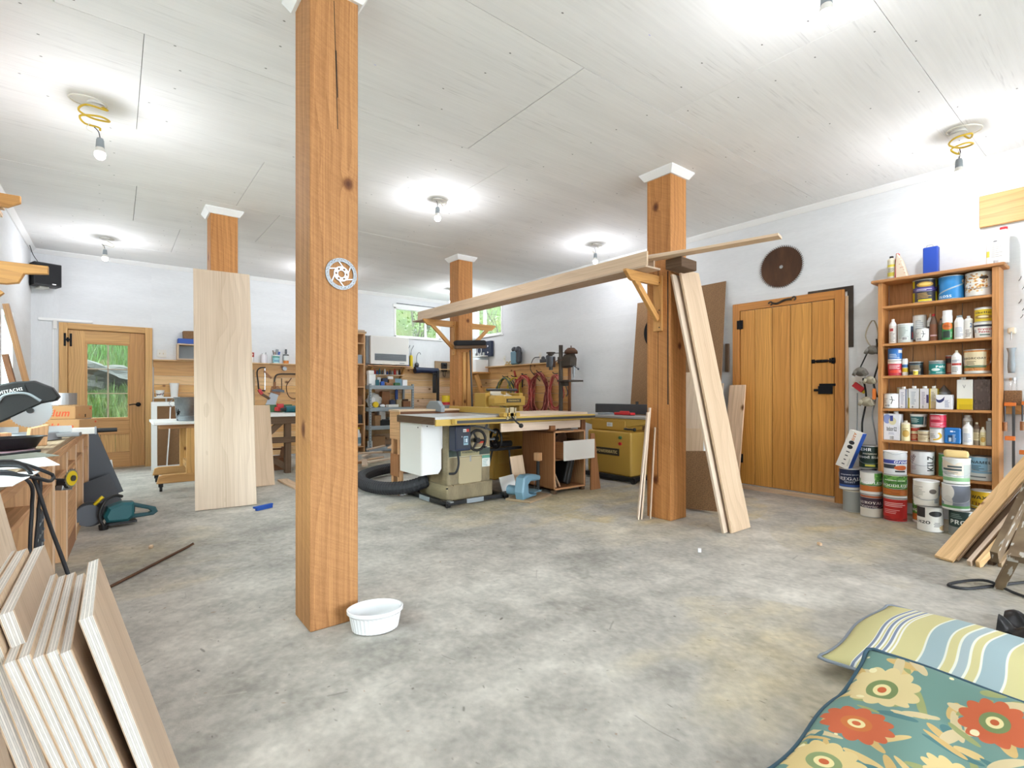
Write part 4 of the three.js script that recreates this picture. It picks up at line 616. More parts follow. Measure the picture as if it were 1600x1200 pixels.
one('scrap_paper', 'crumpled white paper scrap left of the saw base', 'paper', (() => { const g = new THREE.IcosahedronGeometry(0.055, 2), p = g.attributes.position; for (let i = 0; i < p.count; i++) { const k = 0.6 + 0.5 * Math.abs(Math.sin(p.getX(i) * 91 + p.getY(i) * 57) * Math.cos(p.getZ(i) * 73)); p.setXYZ(i, p.getX(i) * k * 1.1, p.getY(i) * k * 0.8, p.getZ(i) * k); } g.computeVertexNormals(); g.translate(2.42, 0.045, -4.98); return g; })(), M.paper);
{ // white box below the left wing
  const t = thing('dust_box', 'white painted box hung under the left end of the saw', 'box');
  P('left_panel', Bx(2.352, 2.368, 0.285, 0.8, -4.9, -4.44, 0.003), M.offwhite, t); P('front_panel', X([[0, 0.285], [0.19, 0.3], [0.215, 0.34], [0.215, 0.53], [0.235, 0.56], [0.235, 0.8], [0, 0.8]], 0.016, 2.368, 0, -4.448, 0, 0, 0, 0.002), M.white, t); P('back_panel', Bx(2.368, 2.59, 0.285, 0.8, -4.9, -4.885, 0.003), M.white, t); P('bottom_panel', Bx(2.368, 2.56, 0.285, 0.3, -4.885, -4.456, 0.003), M.white, t);
  P('screw_hole', [C(0.008, 0.008, 0.002, 2.351, 0.76, -4.5, 0, 0, PI / 2)], M.black, t); P('screw_hole', [C(0.006, 0.006, 0.002, 2.42, 0.77, -4.439, PI / 2)], M.darksteel, t);
}
{ // outfeed table behind
  const t = thing('outfeed_table', 'wooden outfeed table behind the saw', 'table');
  P('table_top', Bx(2.37, 3.6, 0.9, 0.918, -5.22, -4.965, 0.003), M.birchB, t); P('apron', Bx(2.39, 3.58, 0.84, 0.9, -5.0, -4.98, 0.003, 0), M.darkwood, t); P('apron', Bx(2.378, 2.39, 0.6, 0.9, -5.21, -4.97, 0.003, 2), M.benchwood, t);
  for (const [x, z] of [[2.39, -5.05], [2.39, -5.2], [3.5, -5.2], [3.5, -5.05]]) P('leg', Bx(x, x + 0.05, 0, 0.9, z, z + 0.05, 0.004), M.benchwoodB, t);
  P('side_panel', Bx(2.38, 2.39, 0.2, 0.44, -5.2, -5.0, 0.002), M.brownply, t); P('back_panel', Bx(2.44, 3.5, 0.2, 0.6, -5.2, -5.19, 0.002, 0), M.brownply, t);
}
one('dust_hose', 'thick black flexible hose curling out of the saw', 'hose', (() => {
  const c = new THREE.CatmullRomCurve3([[2.6, 0.18, -4.74], [2.44, 0.12, -4.83], [2.27, 0.085, -5.06], [2.19, 0.085, -5.45], [2.36, 0.085, -5.95], [2.78, 0.09, -6.3], [3.3, 0.09, -6.4]].map((p) => V(...p))), n = 150, k = 12, pos = [], f = c.computeFrenetFrames(n);
  const pt = (i, j) => { const p = c.getPointAt(i / n), a = j / k * 2 * PI, r = 0.068 + (i % 2 ? 0.003 : -0.002); return p.addScaledVector(f.normals[i], Math.cos(a) * r).addScaledVector(f.binormals[i], Math.sin(a) * r); };
  for (let i = 0; i < n; i++) for (let j = 0; j < k; j++) { const a = pt(i, j), b = pt(i + 1, j), d = pt(i + 1, j + 1), e = pt(i, j + 1); for (const v of [a, e, b, b, e, d]) pos.push(v.x, v.y, v.z); }
  let g = new THREE.BufferGeometry(); g.setAttribute('position', new THREE.Float32BufferAttribute(pos, 3)); g.computeVertexNormals(); return g;
})(), M.rubber);
{ // extension table to the right
  const t = thing('extension_table', 'pale extension table to the right of the saw', 'table');
  P('table_top', Bx(3.225, 4.4, 0.85, 0.874, -4.88, -4.155, 0.003, 0), M.birch, t); P('front_apron', Bx(3.1, 4.25, 0.7, 0.788, -4.15, -4.13, 0.002, 0), M.birchC, t, 'pale board under the rail');
  for (const [x, z] of [[4.3, -4.22], [4.3, -4.82], [3.3, -4.85]]) P('leg', Bx(x, x + 0.07, 0, 0.85, z, z + 0.06, 0.003), M.darkwood, t);
}
{ // brown cabinet with its drawer pulled out
  const t = thing('tool_cabinet', 'brown plywood cabinet with white drawer pulled open', 'cabinet'), x0 = 3.735, x1 = 4.22, z0 = -4.55, z1 = -4.03;
  P('side_panel', Bx(x0, x0 + 0.018, 0.04, 0.68, z0, z1, 0.002), M.brownply, t); P('side_panel', Bx(x1 - 0.018, x1, 0.04, 0.68, z0, z1, 0.002), M.benchwood, t); P('top_panel', Bx(x0, x1, 0.662, 0.682, z0, z1, 0.002), M.brownply, t); P('bottom_panel', Bx(x0, x1, 0.04, 0.06, z0, z1, 0.002), M.brownply, t); P('back_panel', Bx(x0, x1, 0.04, 0.68, z0 - 0.01, z0, 0.001), M.darkwood, t); P('divider', Bx(x0 + 0.018, x1 - 0.018, 0.36, 0.378, z0, z1, 0.002), M.brownply, t);
  for (const x of [x0, x1 - 0.05]) for (const z of [z0, z1 - 0.05]) P('foot', Bx(x, x + 0.05, 0, 0.04, z, z + 0.05), M.oldwood, t);
  P('front_edge', [Bx(x0, x0 + 0.02, 0.04, 0.682, z1, z1 + 0.006, 0.001), Bx(x1 - 0.02, x1, 0.04, 0.682, z1, z1 + 0.006, 0.001), Bx(x0, x1, 0.04, 0.06, z1, z1 + 0.006, 0.001, 0), Bx(x0, x1, 0.664, 0.682, z1, z1 + 0.006, 0.001, 0)], M.benchwoodB, t);
  const d = P('drawer', [Bx(x0 + 0.03, x0 + 0.042, 0.385, 0.57, z0 + 0.05, z1 + 0.13, 0.001), Bx(x1 - 0.042, x1 - 0.03, 0.385, 0.57, z0 + 0.05, z1 + 0.13, 0.001), Bx(x0 + 0.03, x1 - 0.03, 0.385, 0.395, z0 + 0.05, z1 + 0.13, 0.001)], M.darkwood, t); P('drawer_front', Bx(x0 + 0.02, x1 + 0.005, 0.375, 0.585, z1 + 0.13, z1 + 0.148, 0.004), M.offwhite, d, 'chipped white drawer front');
}
one('sanding_disc', 'round brown abrasive disc in the cabinet drawer', 'disc', [C(0.13, 0.13, 0.012, 3.98, 0.53, -4.2, PI / 2 + 0.3, 0.2, 0, 28)], M.rust);
one('sanding_disc', 'round dark abrasive disc behind the brown one', 'disc', [C(0.13, 0.13, 0.012, 3.93, 0.535, -4.25, PI / 2 + 0.3, 0.2, 0, 28)], M.blackmat);
{ const t = thing('tool_case', 'black plastic tool case tilted inside the brown cabinet', 'case', [3.99, 0.068, -4.22]); P('case_shell', B(0.11, 0.28, 0.36, 0, 0.16, 0, 0, 0, -0.28, 0.02), M.black, t); P('case_rim', [B(0.02, 0.29, 0.37, 0.0, 0.16, 0, 0, 0, -0.28, 0.006)], M.darksteel, t); P('handle', T([[0.03, 0.29, -0.06], [0.05, 0.325, -0.05], [0.05, 0.325, 0.05], [0.03, 0.29, 0.06]], 0.008, 12), M.black, t); }
for (const [a, b, lb] of [[[3.79, 0.065, -4.06], [3.765, 0.32, -4.1], 'thin wood strip standing at the left in the cabinet'], [[3.87, 0.065, -4.08], [3.78, 0.31, -4.13], 'thin wood strip leaning beside the black case']]) one('wood_strip', lb, 'wood strip', BB(a, b, [0, 0, 1], 0.03, 0.012), M.palepine);
one('plywood_offcut', 'brown plywood panel leaning right of the cabinet', 'panel', [X([[0, 0], [0.16, 0.0], [0.06, 0.64], [0, 0.64]], 0.018, 4.24, 0, -3.96, 0, 0, 0, 0.001)], M.brownply);
{ const t = thing('miter_gauge', 'silver miter gauge with black handle on the brown cabinet', 'miter gauge', [3.93, 0.684, -4.2], 0.3); P('head', X([[-0.085, 0], ...Array.from({ length: 13 }, (_, i) => [-0.075 * Math.cos(i * PI / 12) * 1, 0.012 + 0.05 * Math.sin(i * PI / 12)]), [0.085, 0]], 0.03, 0, 0, 0, 0, 0, 0, 0.003), M.cast, t); P('handle', [C(0.014, 0.016, 0.09, 0, 0.05, 0.03, 0, 0, 0, 12)], M.black, t); P('bar', B(0.02, 0.01, 0.34, 0, 0.006, 0.05), M.dullsteel, t); }
one('wood_offcut', 'small wood block at the left on top of the cabinet', 'wood block', Bx(3.76, 3.83, 0.684, 0.74, -4.16, -4.1), M.brownply);
// blue scroll saw on the floor
{
  const t = thing('scroll_saw', 'pale blue bench scroll saw on a wooden base on the floor', 'saw', [3.35, 0, -4.02], 0.35);
  P('base_board', Bx(-0.16, 0.3, 0, 0.022, -0.16, 0.13), M.greyboard, t);
  P('frame', X([[-0.14, 0.022], [0.12, 0.022], [0.13, 0.05], [0.0, 0.06], [-0.04, 0.08], [-0.05, 0.16], [0.0, 0.19], [0.2, 0.175], [0.21, 0.22], [0.1, 0.25], [-0.08, 0.265], [-0.14, 0.24], [-0.17, 0.1]], 0.11, 0, 0, 0, 0, 0, 0, 0.014), M.bluetool, t);
  P('table', [B(0.16, 0.012, 0.17, 0.09, 0.075, 0.0, 0, 0, 0, 0.004), B(0.05, 0.03, 0.05, 0.09, 0.055, 0)], M.bluetool, t); P('motor', [C(0.05, 0.05, 0.13, -0.09, 0.1, -0.1, PI / 2)], M.bluetool, t);
  P('blade', [C(0.002, 0.002, 0.11, 0.16, 0.125, 0, 0, 0, 0, 6)], M.steel, t); P('hold_down', [T([[0.17, 0.19, 0.02], [0.18, 0.12, 0.03], [0.15, 0.085, 0.02]], 0.004, 8)], M.black, t);
}
one('white_sheet', 'white melamine offcut standing behind the blue saw', 'panel', BB([3.36, 0.002, -4.3], [3.34, 0.2, -4.36], [1, 0, 0], 0.2, 0.012), M.white);
one('ply_offcut', 'square pale plywood offcut behind the blue saw', 'panel', BB([3.52, 0.19, -4.36], [3.51, 0.4, -4.4], [1, 0, 0.1], 0.17, 0.012), M.birchB);
one('ply_offcut', 'pale wood offcut standing under another behind the blue saw', 'panel', BB([3.53, 0.002, -4.4], [3.53, 0.2, -4.4], [1, 0, 0.1], 0.12, 0.02), M.birchB);
{ const t = thing('wood_mallet', 'square wooden block on a black pole by the cabinet', 'mallet', [3.66, 0, -4.2]); P('handle', [C(0.018, 0.022, 0.36, 0, 0.18, 0, 0, 0, 0.0)], M.black, t); P('head', B(0.07, 0.09, 0.07, 0, 0.4, 0, 0, 0.3, 0, 0.006), M.benchwood, t); }
{ const t = thing('router_stand', 'dark folding roller stand between the saw and cabinet', 'stand', [3.46, 0, -4.75]); P('top_bar', [C(0.035, 0.035, 0.5, 0, 0.5, 0, 0, 0, PI / 2, 14), B(0.55, 0.03, 0.06, 0.08, 0.45, 0.05)], M.black, t); for (const [a, b] of [[[-0.15, 0.45, 0.03], [-0.2, 0, 0.12]], [[0.2, 0.45, 0.03], [0.16, 0, 0.15]], [[0.0, 0.46, -0.02], [0, 0, -0.2]]]) P('leg', T([a, [(a[0] + b[0]) / 2, 0.22, (a[2] + b[2]) / 2], b], 0.012, 4), M.darksteel, t); }
// yellow planer on its louvred stand
{
  const t = thing('thickness_planer', 'gold yellow planer with louvred stand behind the saw', 'planer', [4.05, 0, -5.45]);
  P('stand', Bx(-0.3, 0.28, 0, 0.72, -0.3, 0.3, 0.02), M.goldB, t); const lv = []; for (let k = 0; k < 5; k++) P('louvre', B(0.13, 0.016, 0.02, -0.12, 0.36 + k * 0.05, 0.305, 0.5, 0, 0, 0.005), M.gold, t); P('access_cover', Bx(-0.24, 0.02, 0.2, 0.66, 0.3, 0.306, 0.003), M.gold, t);
  P('bed', Bx(-0.36, 0.34, 0.74, 0.79, -0.36, 0.5, 0.006), M.cast, t); P('body', [Bx(-0.26, 0.3, 0.93, 1.06, -0.2, 0.2, 0.015), Bx(-0.3, -0.24, 0.78, 1.1, -0.14, 0.12, 0.01), Bx(0.24, 0.31, 0.78, 1.1, -0.14, 0.14, 0.01)], M.gold, t);
  P('motor_cover', [X([[-0.09, 0], [0.09, 0], [0.09, 0.07], [0.06, 0.11], [-0.06, 0.11], [-0.09, 0.07]], 0.14, -0.22, 0.96, 0.26, 0, 0, 0, 0.01)], M.gold, t); P('top_post', [Bx(-0.2, -0.16, 1.06, 1.16, -0.03, 0.03), Bx(0.06, 0.1, 1.06, 1.16, -0.03, 0.03)], M.gold, t); P('return_roller', [C(0.018, 0.018, 0.5, 0.02, 1.14, 0.05, 0, 0, PI / 2)], M.darksteel, t);
  const A = art('#4a4334', (g) => { tx(g, 'POWERMATIC', 128, 64, 70, '#d8c07a', 'sans-serif', 'bold', 0, 0.44); }); const g = lbox(0.24, 0.05, 0.006, A, 0.001); g.translate(0.1, 1.0, 0.203); P('name_plate', g, M.print, t); P('chip_tray', B(0.3, 0.02, 0.26, 0.02, 1.075, 0, 0.3, 0, 0), M.cream, t);
}
// yellow jointer along the right wall
{
  const t = thing('jointer', 'gold yellow jointer with grey fence beside the brown cabinet', 'jointer', [5.15, 0, -4.3]);
  P('cabinet', Bx(-0.22, 0.2, 0.07, 0.62, -0.36, 0.36, 0.025), M.gold, t); P('column', Bx(-0.19, 0.16, 0.62, 0.76, -0.32, 0.25, 0.02), M.goldB, t);
  P('bed', [Bx(-0.2, 0.1, 0.78, 0.82, -0.75, 0.75, 0.008, 2)], M.cast, t); P('bed_casting', X([[-0.75, 0.78], [0.75, 0.78], [0.75, 0.76], [0.3, 0.68], [-0.3, 0.68], [-0.75, 0.76]], 0.26, -0.05, 0, 0, 0, PI / 2, 0, 0.006), M.gold, t);
  P('fence', Bx(0.08, 0.12, 0.83, 0.955, -0.5, 0.62, 0.01, 2), M.darksteel, t, 'dark grey fence'); P('fence_knob', [C(0.018, 0.018, 0.04, 0.1, 0.97, 0.2)], M.black, t); P('cutter_guard', X([[0, 0], [0.2, 0.02], [0.22, 0.12], [0.06, 0.17], [-0.02, 0.1]], 0.018, -0.15, 0.832, -0.12, -PI / 2, 0, 0, 0.003), M.greypaint, t);
  const A = art('#3a3428', (g) => { tx(g, 'POWERMATIC', 128, 64, 72, '#d9c68c', 'sans-serif', 'bold', 0, 0.46); }); const g = lbox(0.4, 0.09, 0.006, A, 0.001); xf(g, -0.223, 0.36, -0.02, 0, -PI / 2, 0); P('name_plate', g, M.print, t);
  P('push_button', [C(0.02, 0.02, 0.025, -0.228, 0.545, 0.2, 0, 0, PI / 2)], M.green, t); P('push_button', [C(0.02, 0.02, 0.025, -0.228, 0.47, 0.2, 0, 0, PI / 2)], M.red, t);
  P('adjust_handle', [T([[-0.21, 0.66, 0.28], [-0.27, 0.66, 0.3], [-0.28, 0.66, 0.45]], 0.012, 10), S(0.022, -0.28, 0.66, 0.46)], M.black, t); P('instruction_label', lbox(0.09, 0.05, 0.004, art('#dfe0da', (g2) => greek(g2, '#888', 30, 30, 190, 7, 11)), 0.0005).translate(0, 0, 0).rotateY(-PI / 2).translate(-0.194, 0.7, 0), M.print, t);
  P('base_frame', [Bx(-0.26, 0.24, 0.02, 0.075, -0.4, -0.36), Bx(-0.26, 0.24, 0.02, 0.075, 0.36, 0.4), Bx(-0.26, -0.22, 0.02, 0.075, -0.4, 0.4), Bx(0.2, 0.24, 0.02, 0.075, -0.4, 0.4)], M.black, t);
  for (const [x, z] of [[-0.25, 0.42], [0.22, 0.42], [-0.25, -0.42]]) P('caster', [C(0.04, 0.04, 0.03, x, 0.04, z, 0, 0, PI / 2), C(0.012, 0.012, 0.04, x, 0.04, z, 0, 0, PI / 2)], M.black, t);
}
{ const t = thing('push_block', 'red push block lying on the jointer bed', 'push block', [5.03, 0.821, -4.12]); P('block', B(0.1, 0.028, 0.26, 0, 0.02, 0, 0, 0, 0, 0.006), M.red, t); P('pad', B(0.096, 0.008, 0.25, 0, 0.004, 0), M.black, t); P('handle', B(0.03, 0.02, 0.14, 0, 0.042, 0, 0, 0, 0, 0.008), M.red, t); }
// drill press
{
  const t = thing('drill_press', 'old brown floor drill press with belt pulley by the wainscot edge', 'drill press', [5.36, 0, -5.62]);
  P('base', Bx(-0.22, 0.18, 0, 0.05, -0.2, 0.2, 0.012), M.oldiron, t); P('column', C(0.032, 0.032, 1.78, 0, 0.94, 0), M.oldiron, t);
  P('table', [Bx(-0.1, 0.2, 1.27, 1.295, 0.02, 0.28, 0.004), B(0.08, 0.07, 0.1, 0.02, 1.24, 0.06)], M.oldiron, t);
  P('head', [X([[-0.1, 0], [0.1, -0.02], [0.12, 0.1], [0.06, 0.18], [-0.06, 0.2], [-0.11, 0.12]], 0.13, 0.04, 1.5, 0.14, 0, PI / 2, 0, 0.015), C(0.05, 0.05, 0.1, 0, 1.6, 0)], M.oldiron, t);
  P('pulley_cover', [L([[0, 0.06], [0.05, 0.055], [0.09, 0.02], [0.1, 0], [0.1, -0.03], [0, -0.03]], 0.02, 1.72, 0.2), C(0.008, 0.008, 0.04, 0.02, 1.79, 0.2)], M.rust, t); P('step_pulley', [C(0.07, 0.07, 0.02, -0.06, 1.72, -0.16), C(0.05, 0.05, 0.02, -0.06, 1.7, -0.16), C(0.03, 0.03, 0.02, -0.06, 1.68, -0.16)], M.oldiron, t); P('belt', [T([[-0.05, 1.71, -0.1], [0.0, 1.71, 0.05], [0.02, 1.71, 0.12]], 0.006, 6)], M.black, t);
  P('motor', [C(0.07, 0.07, 0.16, -0.06, 1.58, -0.16), C(0.03, 0.03, 0.05, -0.06, 1.48, -0.16)], M.darksteel, t); P('motor_cable', [O(0.06, 0.006, -0.1, 1.56, -0.05, 0.2, 0.8, 0), T([[-0.1, 1.5, -0.05], [-0.12, 1.58, 0.02], [-0.05, 1.6, 0.1]], 0.006, 10)], M.rust, t);
  P('quill', [C(0.022, 0.022, 0.16, 0.06, 1.47, 0.22), C(0.014, 0.008, 0.06, 0.06, 1.36, 0.22), C(0.003, 0.003, 0.06, 0.06, 1.31, 0.22)], M.dullsteel, t); P('feed_handle', [T([[0.02, 1.53, 0.2], [-0.02, 1.5, 0.3], [-0.05, 1.45, 0.42]], 0.007, 8), S(0.016, -0.05, 1.45, 0.42)], M.darksteel, t); P('crank', [T([[0.04, 1.22, 0.06], [0.05, 1.1, 0.1], [0.0, 1.05, 0.12]], 0.008, 8)], M.darksteel, t);
}
// ---------------------------------------------------------------- long beam on brackets, boards and sheets around the mid posts
function bracket(label, x, z, y, dir, m, len = 0.42) {              // wall bracket: arm along dir [dx,dz] from a back plate
  const t = thing('shelf_bracket', label, 'bracket', [x, y, z], Math.atan2(dir[0], dir[1]), 'shelf brackets on the posts');
  P('arm', X([[0, 0], [len, 0], [len, -0.018], [len - 0.02, -0.035], [len - 0.06, -0.075], [len - 0.09, -0.085], [0, -0.085]], 0.036, 0, 0, 0, 0, -PI / 2, 0, 0.003), m, t);
  P('brace', BB([0, -0.38, 0.02], [0, -0.07, len * 0.72], [1, 0, 0], 0.034, 0.05), m, t);
  P('back_plate', Bx(-0.045, 0.045, -0.48, -0.0, -0.001, 0.02, 0.003), m, t);
  for (const s of [-0.06, -0.3, -0.45]) P('screw', C(0.006, 0.006, 0.003, 0.02, s, 0.021, PI / 2, 0, 0, 8), M.blackmat, t);
  return t;
}
bracket('honey bracket on the post face toward the beam, near post end', 3.745, -2.69, 2.12, [-1, 0], M.bracket, 0.46);
bracket('honey bracket under the far end of the long beam', 3.813, -6.2, 2.12, [-1, 0], M.bracket, 0.5);
bracket('honey bracket reaching toward the side window', 4.05, -6.2, 2.12, [1, 0], M.bracket, 0.49);
{ const t = thing('plywood_beam', 'long boxed plywood beam lying on two post brackets', 'beam'); 
  P('web', BB([3.4, 2.195, -2.55], [3.4, 2.195, -6.5], [0, 1, 0], 0.115, 0.018), M.birchB, t); P('web', BB([3.56, 2.195, -2.6], [3.56, 2.195, -6.5], [0, 1, 0], 0.1, 0.018), M.birchB, t); P('flange', BB([3.475, 2.13, -2.55], [3.475, 2.13, -6.62], [1, 0, 0], 0.2, 0.016), M.tanply, t); }
one('timber_block', 'dark weathered block sitting on the post bracket', 'wood block', [B(0.24, 0.085, 0.15, 3.72, 2.165, -2.45, 0, 0.05, 0, 0.008)], M.oldwood);
one('pale_board', 'long pale board poking past the post toward the wall', 'board', BB([3.52, 2.222, -2.66], [3.74, 2.222, -1.66], [1, 0, 0], 0.11, 0.02), M.birchB);
one('pale_strip', 'short white strip on the board at the post', 'wood strip', BB([3.5, 2.239, -2.62], [3.6, 2.239, -2.32], [1, 0, 0], 0.06, 0.012), M.birchC);
// two planks leaning on the post
one('leaning_plank', 'long pale plank leaning on the mid post, front one', 'plank', BB([3.93, 0.003, -2.05], [3.93, 2.16, -2.515], [1, 0, 0], 0.29, 0.02), M.birchB);
one('leaning_plank', 'long pale plank just behind the front leaning one', 'plank', BB([3.88, 0.003, -2.09], [3.87, 2.11, -2.55], [1, 0, 0], 0.29, 0.019), M.birch);
// sheets left of the mid post, leaning on it
one('narrow_sheet', 'narrow pale board standing against left side of mid post', 'board', BB([3.64, 0.003, -2.8], [3.71, 0.97, -2.76], [0.75, 0, -0.66], 0.15, 0.016), M.birch);
one('narrow_sheet', 'whitish board leaning outermost at left of mid post', 'board', BB([3.6, 0.003, -2.8], [3.685, 0.93, -2.76], [0.75, 0, -0.66], 0.15, 0.014), M.birchC);
one('narrow_sheet', 'dark faced board tucked against the mid post', 'board', BB([3.69, 0.003, -2.74], [3.732, 0.8, -2.72], [0.75, 0, -0.66], 0.07, 0.012), M.tanply);
// sheets leaning on the right wall behind the post
one('mdf_sheet', 'tall brown hardboard sheet leaning on wall left of mid post', 'sheet', BB([5.43, 0.003, -4.0], [5.68, 2.34, -4.0], [0, 0, 1], 0.85, 0.008), M.mdf);
one('mdf_sheet', 'tall brown hardboard sheet leaning beside the plank door', 'sheet', BB([5.43, 0.003, -3.34], [5.68, 2.42, -3.36], [0, 0, 1], 0.44, 0.012), M.mdf);
one('plywood_offcut', 'pale plywood panel leaning between mid post and planks', 'panel', BB([5.0, 0.003, -3.22], [5.25, 1.34, -3.24], [0, 0, 1], 0.48, 0.018), M.birch);
one('plywood_offcut', 'pinkish plywood panel low behind the leaning planks', 'panel', BB([4.72, 0.003, -3.1], [4.85, 0.72, -3.12], [0, 0, 1], 0.5, 0.012), M.birchB);
one('hardboard_offcut', 'brown hardboard offcut standing between post and planks', 'panel', BB([4.26, 0.003, -2.75], [4.34, 0.54, -2.8], [0, 0, 1], 0.62, 0.01), M.mdf);
one('hardboard_offcut', 'second brown hardboard offcut behind the first', 'panel', BB([4.31, 0.003, -2.73], [4.38, 0.52, -2.77], [0, 0, 1], 0.6, 0.01), M.mdf);
one('plastic_tube', 'white tube leaning behind the hardboard offcut', 'tube', T([[4.5, 0.01, -2.72], [4.58, 0.36, -2.76], [4.66, 0.72, -2.8]], 0.014, 8), M.white);
one('knotty_board', 'knotty pine board leaning by the plank door', 'board', BB([5.42, 0.003, -2.95], [5.63, 1.19, -2.97], [0, 0, 1], 0.19, 0.02), M.palepine);
one('short_board', 'tan board behind the knotty one by the door', 'board', BB([5.33, 0.003, -3.13], [5.5, 1.21, -3.15], [0, 0, 1], 0.16, 0.018), M.tanply);
one('dark_stick', 'short dark stick against the wall above boards', 'stick', Bx(5.66, 5.69, 1.35, 1.68, -3.14, -3.1), M.oldwood);
function toothed(R2, n, depth, slant) { const p = []; for (let i = 0; i < n; i++) { const a = i / n * 2 * PI, b = (i + 0.45) / n * 2 * PI, c = (i + slant) / n * 2 * PI; p.push([(R2 - depth) * Math.cos(a), (R2 - depth) * Math.sin(a)], [R2 * Math.cos(c), R2 * Math.sin(c)], [(R2 - depth) * Math.cos(b), (R2 - depth) * Math.sin(b)]); } return p; }
one('saw_blade', 'black round blade hung behind the mid post', 'saw blade', [X(circ(0.24, 48), 0.006, 5.605, 1.9, -4.02, 0, -PI / 2, 0.0, 0, [circ(0.025, 16)])].map((g) => { g.translate(-0.0, 0, 0); return g; }), M.iron);
one('saw_blade', 'large rusty toothed blade hung over the plank door', 'saw blade', X(toothed(0.235, 64, 0.022, 0.75), 0.004, 5.69, 2.47, -2.515, 0, -PI / 2, 0, 0, [circ(0.02, 16)]), M.rust);
one('framing_square', 'dark steel square hung round the door corner', 'framing square', X([[0, 0], [0.414, 0], [0.414, -0.605], [0.362, -0.605], [0.362, -0.05], [0, -0.05]], 0.004, 5.692, 2.155, -2.245, 0, -PI / 2, 0, 0), M.oldiron);
one('wrench', 'S shaped iron wrench on the door head', 'wrench', [T([[5.662, 2.085, -2.6], [5.66, 2.072, -2.55], [5.66, 2.1, -2.46], [5.662, 2.1, -2.39]], 0.012, 16), O(0.018, 0.008, 5.662, 2.082, -2.617, 0, PI / 2, 0, 4.6), O(0.018, 0.008, 5.662, 2.103, -2.373, 0, PI / 2, 0, 4.6)], M.oldiron);
one('wall_beam', 'knotty yellow pine board high on the wall at the right', 'board', Bx(5.66, 5.7, 2.475, 2.735, -0.91, 1.3, 0.004, 2), M.pine);
function plate(label, at, turn, w, h, n) { const t = thing('wall_plate', label, 'switch plate', at, turn); P('plate', B(w, h, 0.006, 0, 0, 0.003, 0, 0, 0, 0.002), M.offwhite, t); for (let k = 0; k < n; k++) P('toggle', B(0.01, 0.024, 0.014, (k - (n - 1) / 2) * 0.046, 0, 0.01, 0.4), M.cream, t); return t; }
plate('beige double switch plate between door and respirators', [5.695, 1.2, -1.8], -PI / 2, 0.115, 0.115, 2);
plate('white double switch plate right of the entry door', [0.556, 1.7, ZB + 0.003], 0, 0.12, 0.115, 2);
plate('grey outlet plate left of the blue wall tool', [5.695, 1.735, -7.475], -PI / 2, 0.07, 0.115, 1);
plate('cream outlet plate left of the drill press', [5.695, 1.73, -6.47], -PI / 2, 0.075, 0.12, 1);
// brake disc on the near post
{ const t = thing('brake_disc', 'cycle brake disc screwed to the near post', 'brake disc', [0.845, 1.665, -2.394]); const spoke = []; for (let k = 0; k < 6; k++) { const a = k * PI / 3; spoke.push(BB([0.03 * Math.cos(a), 0.03 * Math.sin(a), 0.004], [0.062 * Math.cos(a + 0.75), 0.062 * Math.sin(a + 0.75), 0.004], [0, 0, 1], 0.003, 0.005, 0)); }
  P('rotor_ring', X(circ(0.075, 48), 0.004, 0, 0, 0.005, 0, 0, 0, 0, [circ(0.058, 40), ...Array.from({ length: 24 }, (_, i) => circ(0.0022, 6, 0.0665 * Math.cos(i * PI / 12), 0.0665 * Math.sin(i * PI / 12))), ...Array.from({ length: 24 }, (_, i) => circ(0.0018, 6, 0.071 * Math.cos((i + 0.5) * PI / 12), 0.071 * Math.sin((i + 0.5) * PI / 12)))]), M.dullsteel, t); for (const g of spoke) P('spoke', g, M.steel, t); P('hub_ring', X(circ(0.036, 36), 0.004, 0, 0, 0.005, 0, 0, 0, 0, [circ(0.016, 24), ...Array.from({ length: 6 }, (_, i) => circ(0.006, 8, 0.026 * Math.cos(i * PI / 3), 0.026 * Math.sin(i * PI / 3)))]), M.steel, t); }
// bowl
{ const t = thing('water_bowl', 'white fluted oval baking dish on the floor by the near post', 'bowl', [0.955, 0, -2.25], -0.35); const n = 72, pos = [], rim = [[0.0, 0.004, 0], [0.75, 0.003, 0], [0.8, 0.008, 1], [0.9, 0.075, 1], [0.93, 0.08, 0], [1.0, 0.088, 0], [1.0, 0.1, 0], [0.95, 0.102, 0], [0.9, 0.09, 0], [0.8, 0.02, 0], [0.74, 0.014, 0], [0, 0.014, 0]];
  const pt = (i, j) => { const [r, y, f] = rim[i], a = j / n * 2 * PI, k = r * (1 + (f ? (j % 2 ? 0.018 : -0.006) : 0)); return [0.128 * k * Math.cos(a), y, 0.098 * k * Math.sin(a)]; };
  for (let i = 0; i < rim.length - 1; i++) for (let j = 0; j < n; j++) { const a = pt(i, j), b = pt(i + 1, j), c = pt(i + 1, j + 1), d = pt(i, j + 1); pos.push(...a, ...b, ...c, ...a, ...c, ...d); }
  const g = new THREE.BufferGeometry(); g.setAttribute('position', new THREE.Float32BufferAttribute(pos, 3)); g.computeVertexNormals(); P('dish', g, M.gloss, t); mat('water', 0xffffff, 0.03, { transmission: 1, thickness: 0.03, ior: 1.33 }); P('water', xf(clean(new THREE.CylinderGeometry(0.79, 0.745, 0.008, 48)).scale(0.128, 1, 0.098), 0, 0.019, 0), M.water, t); }
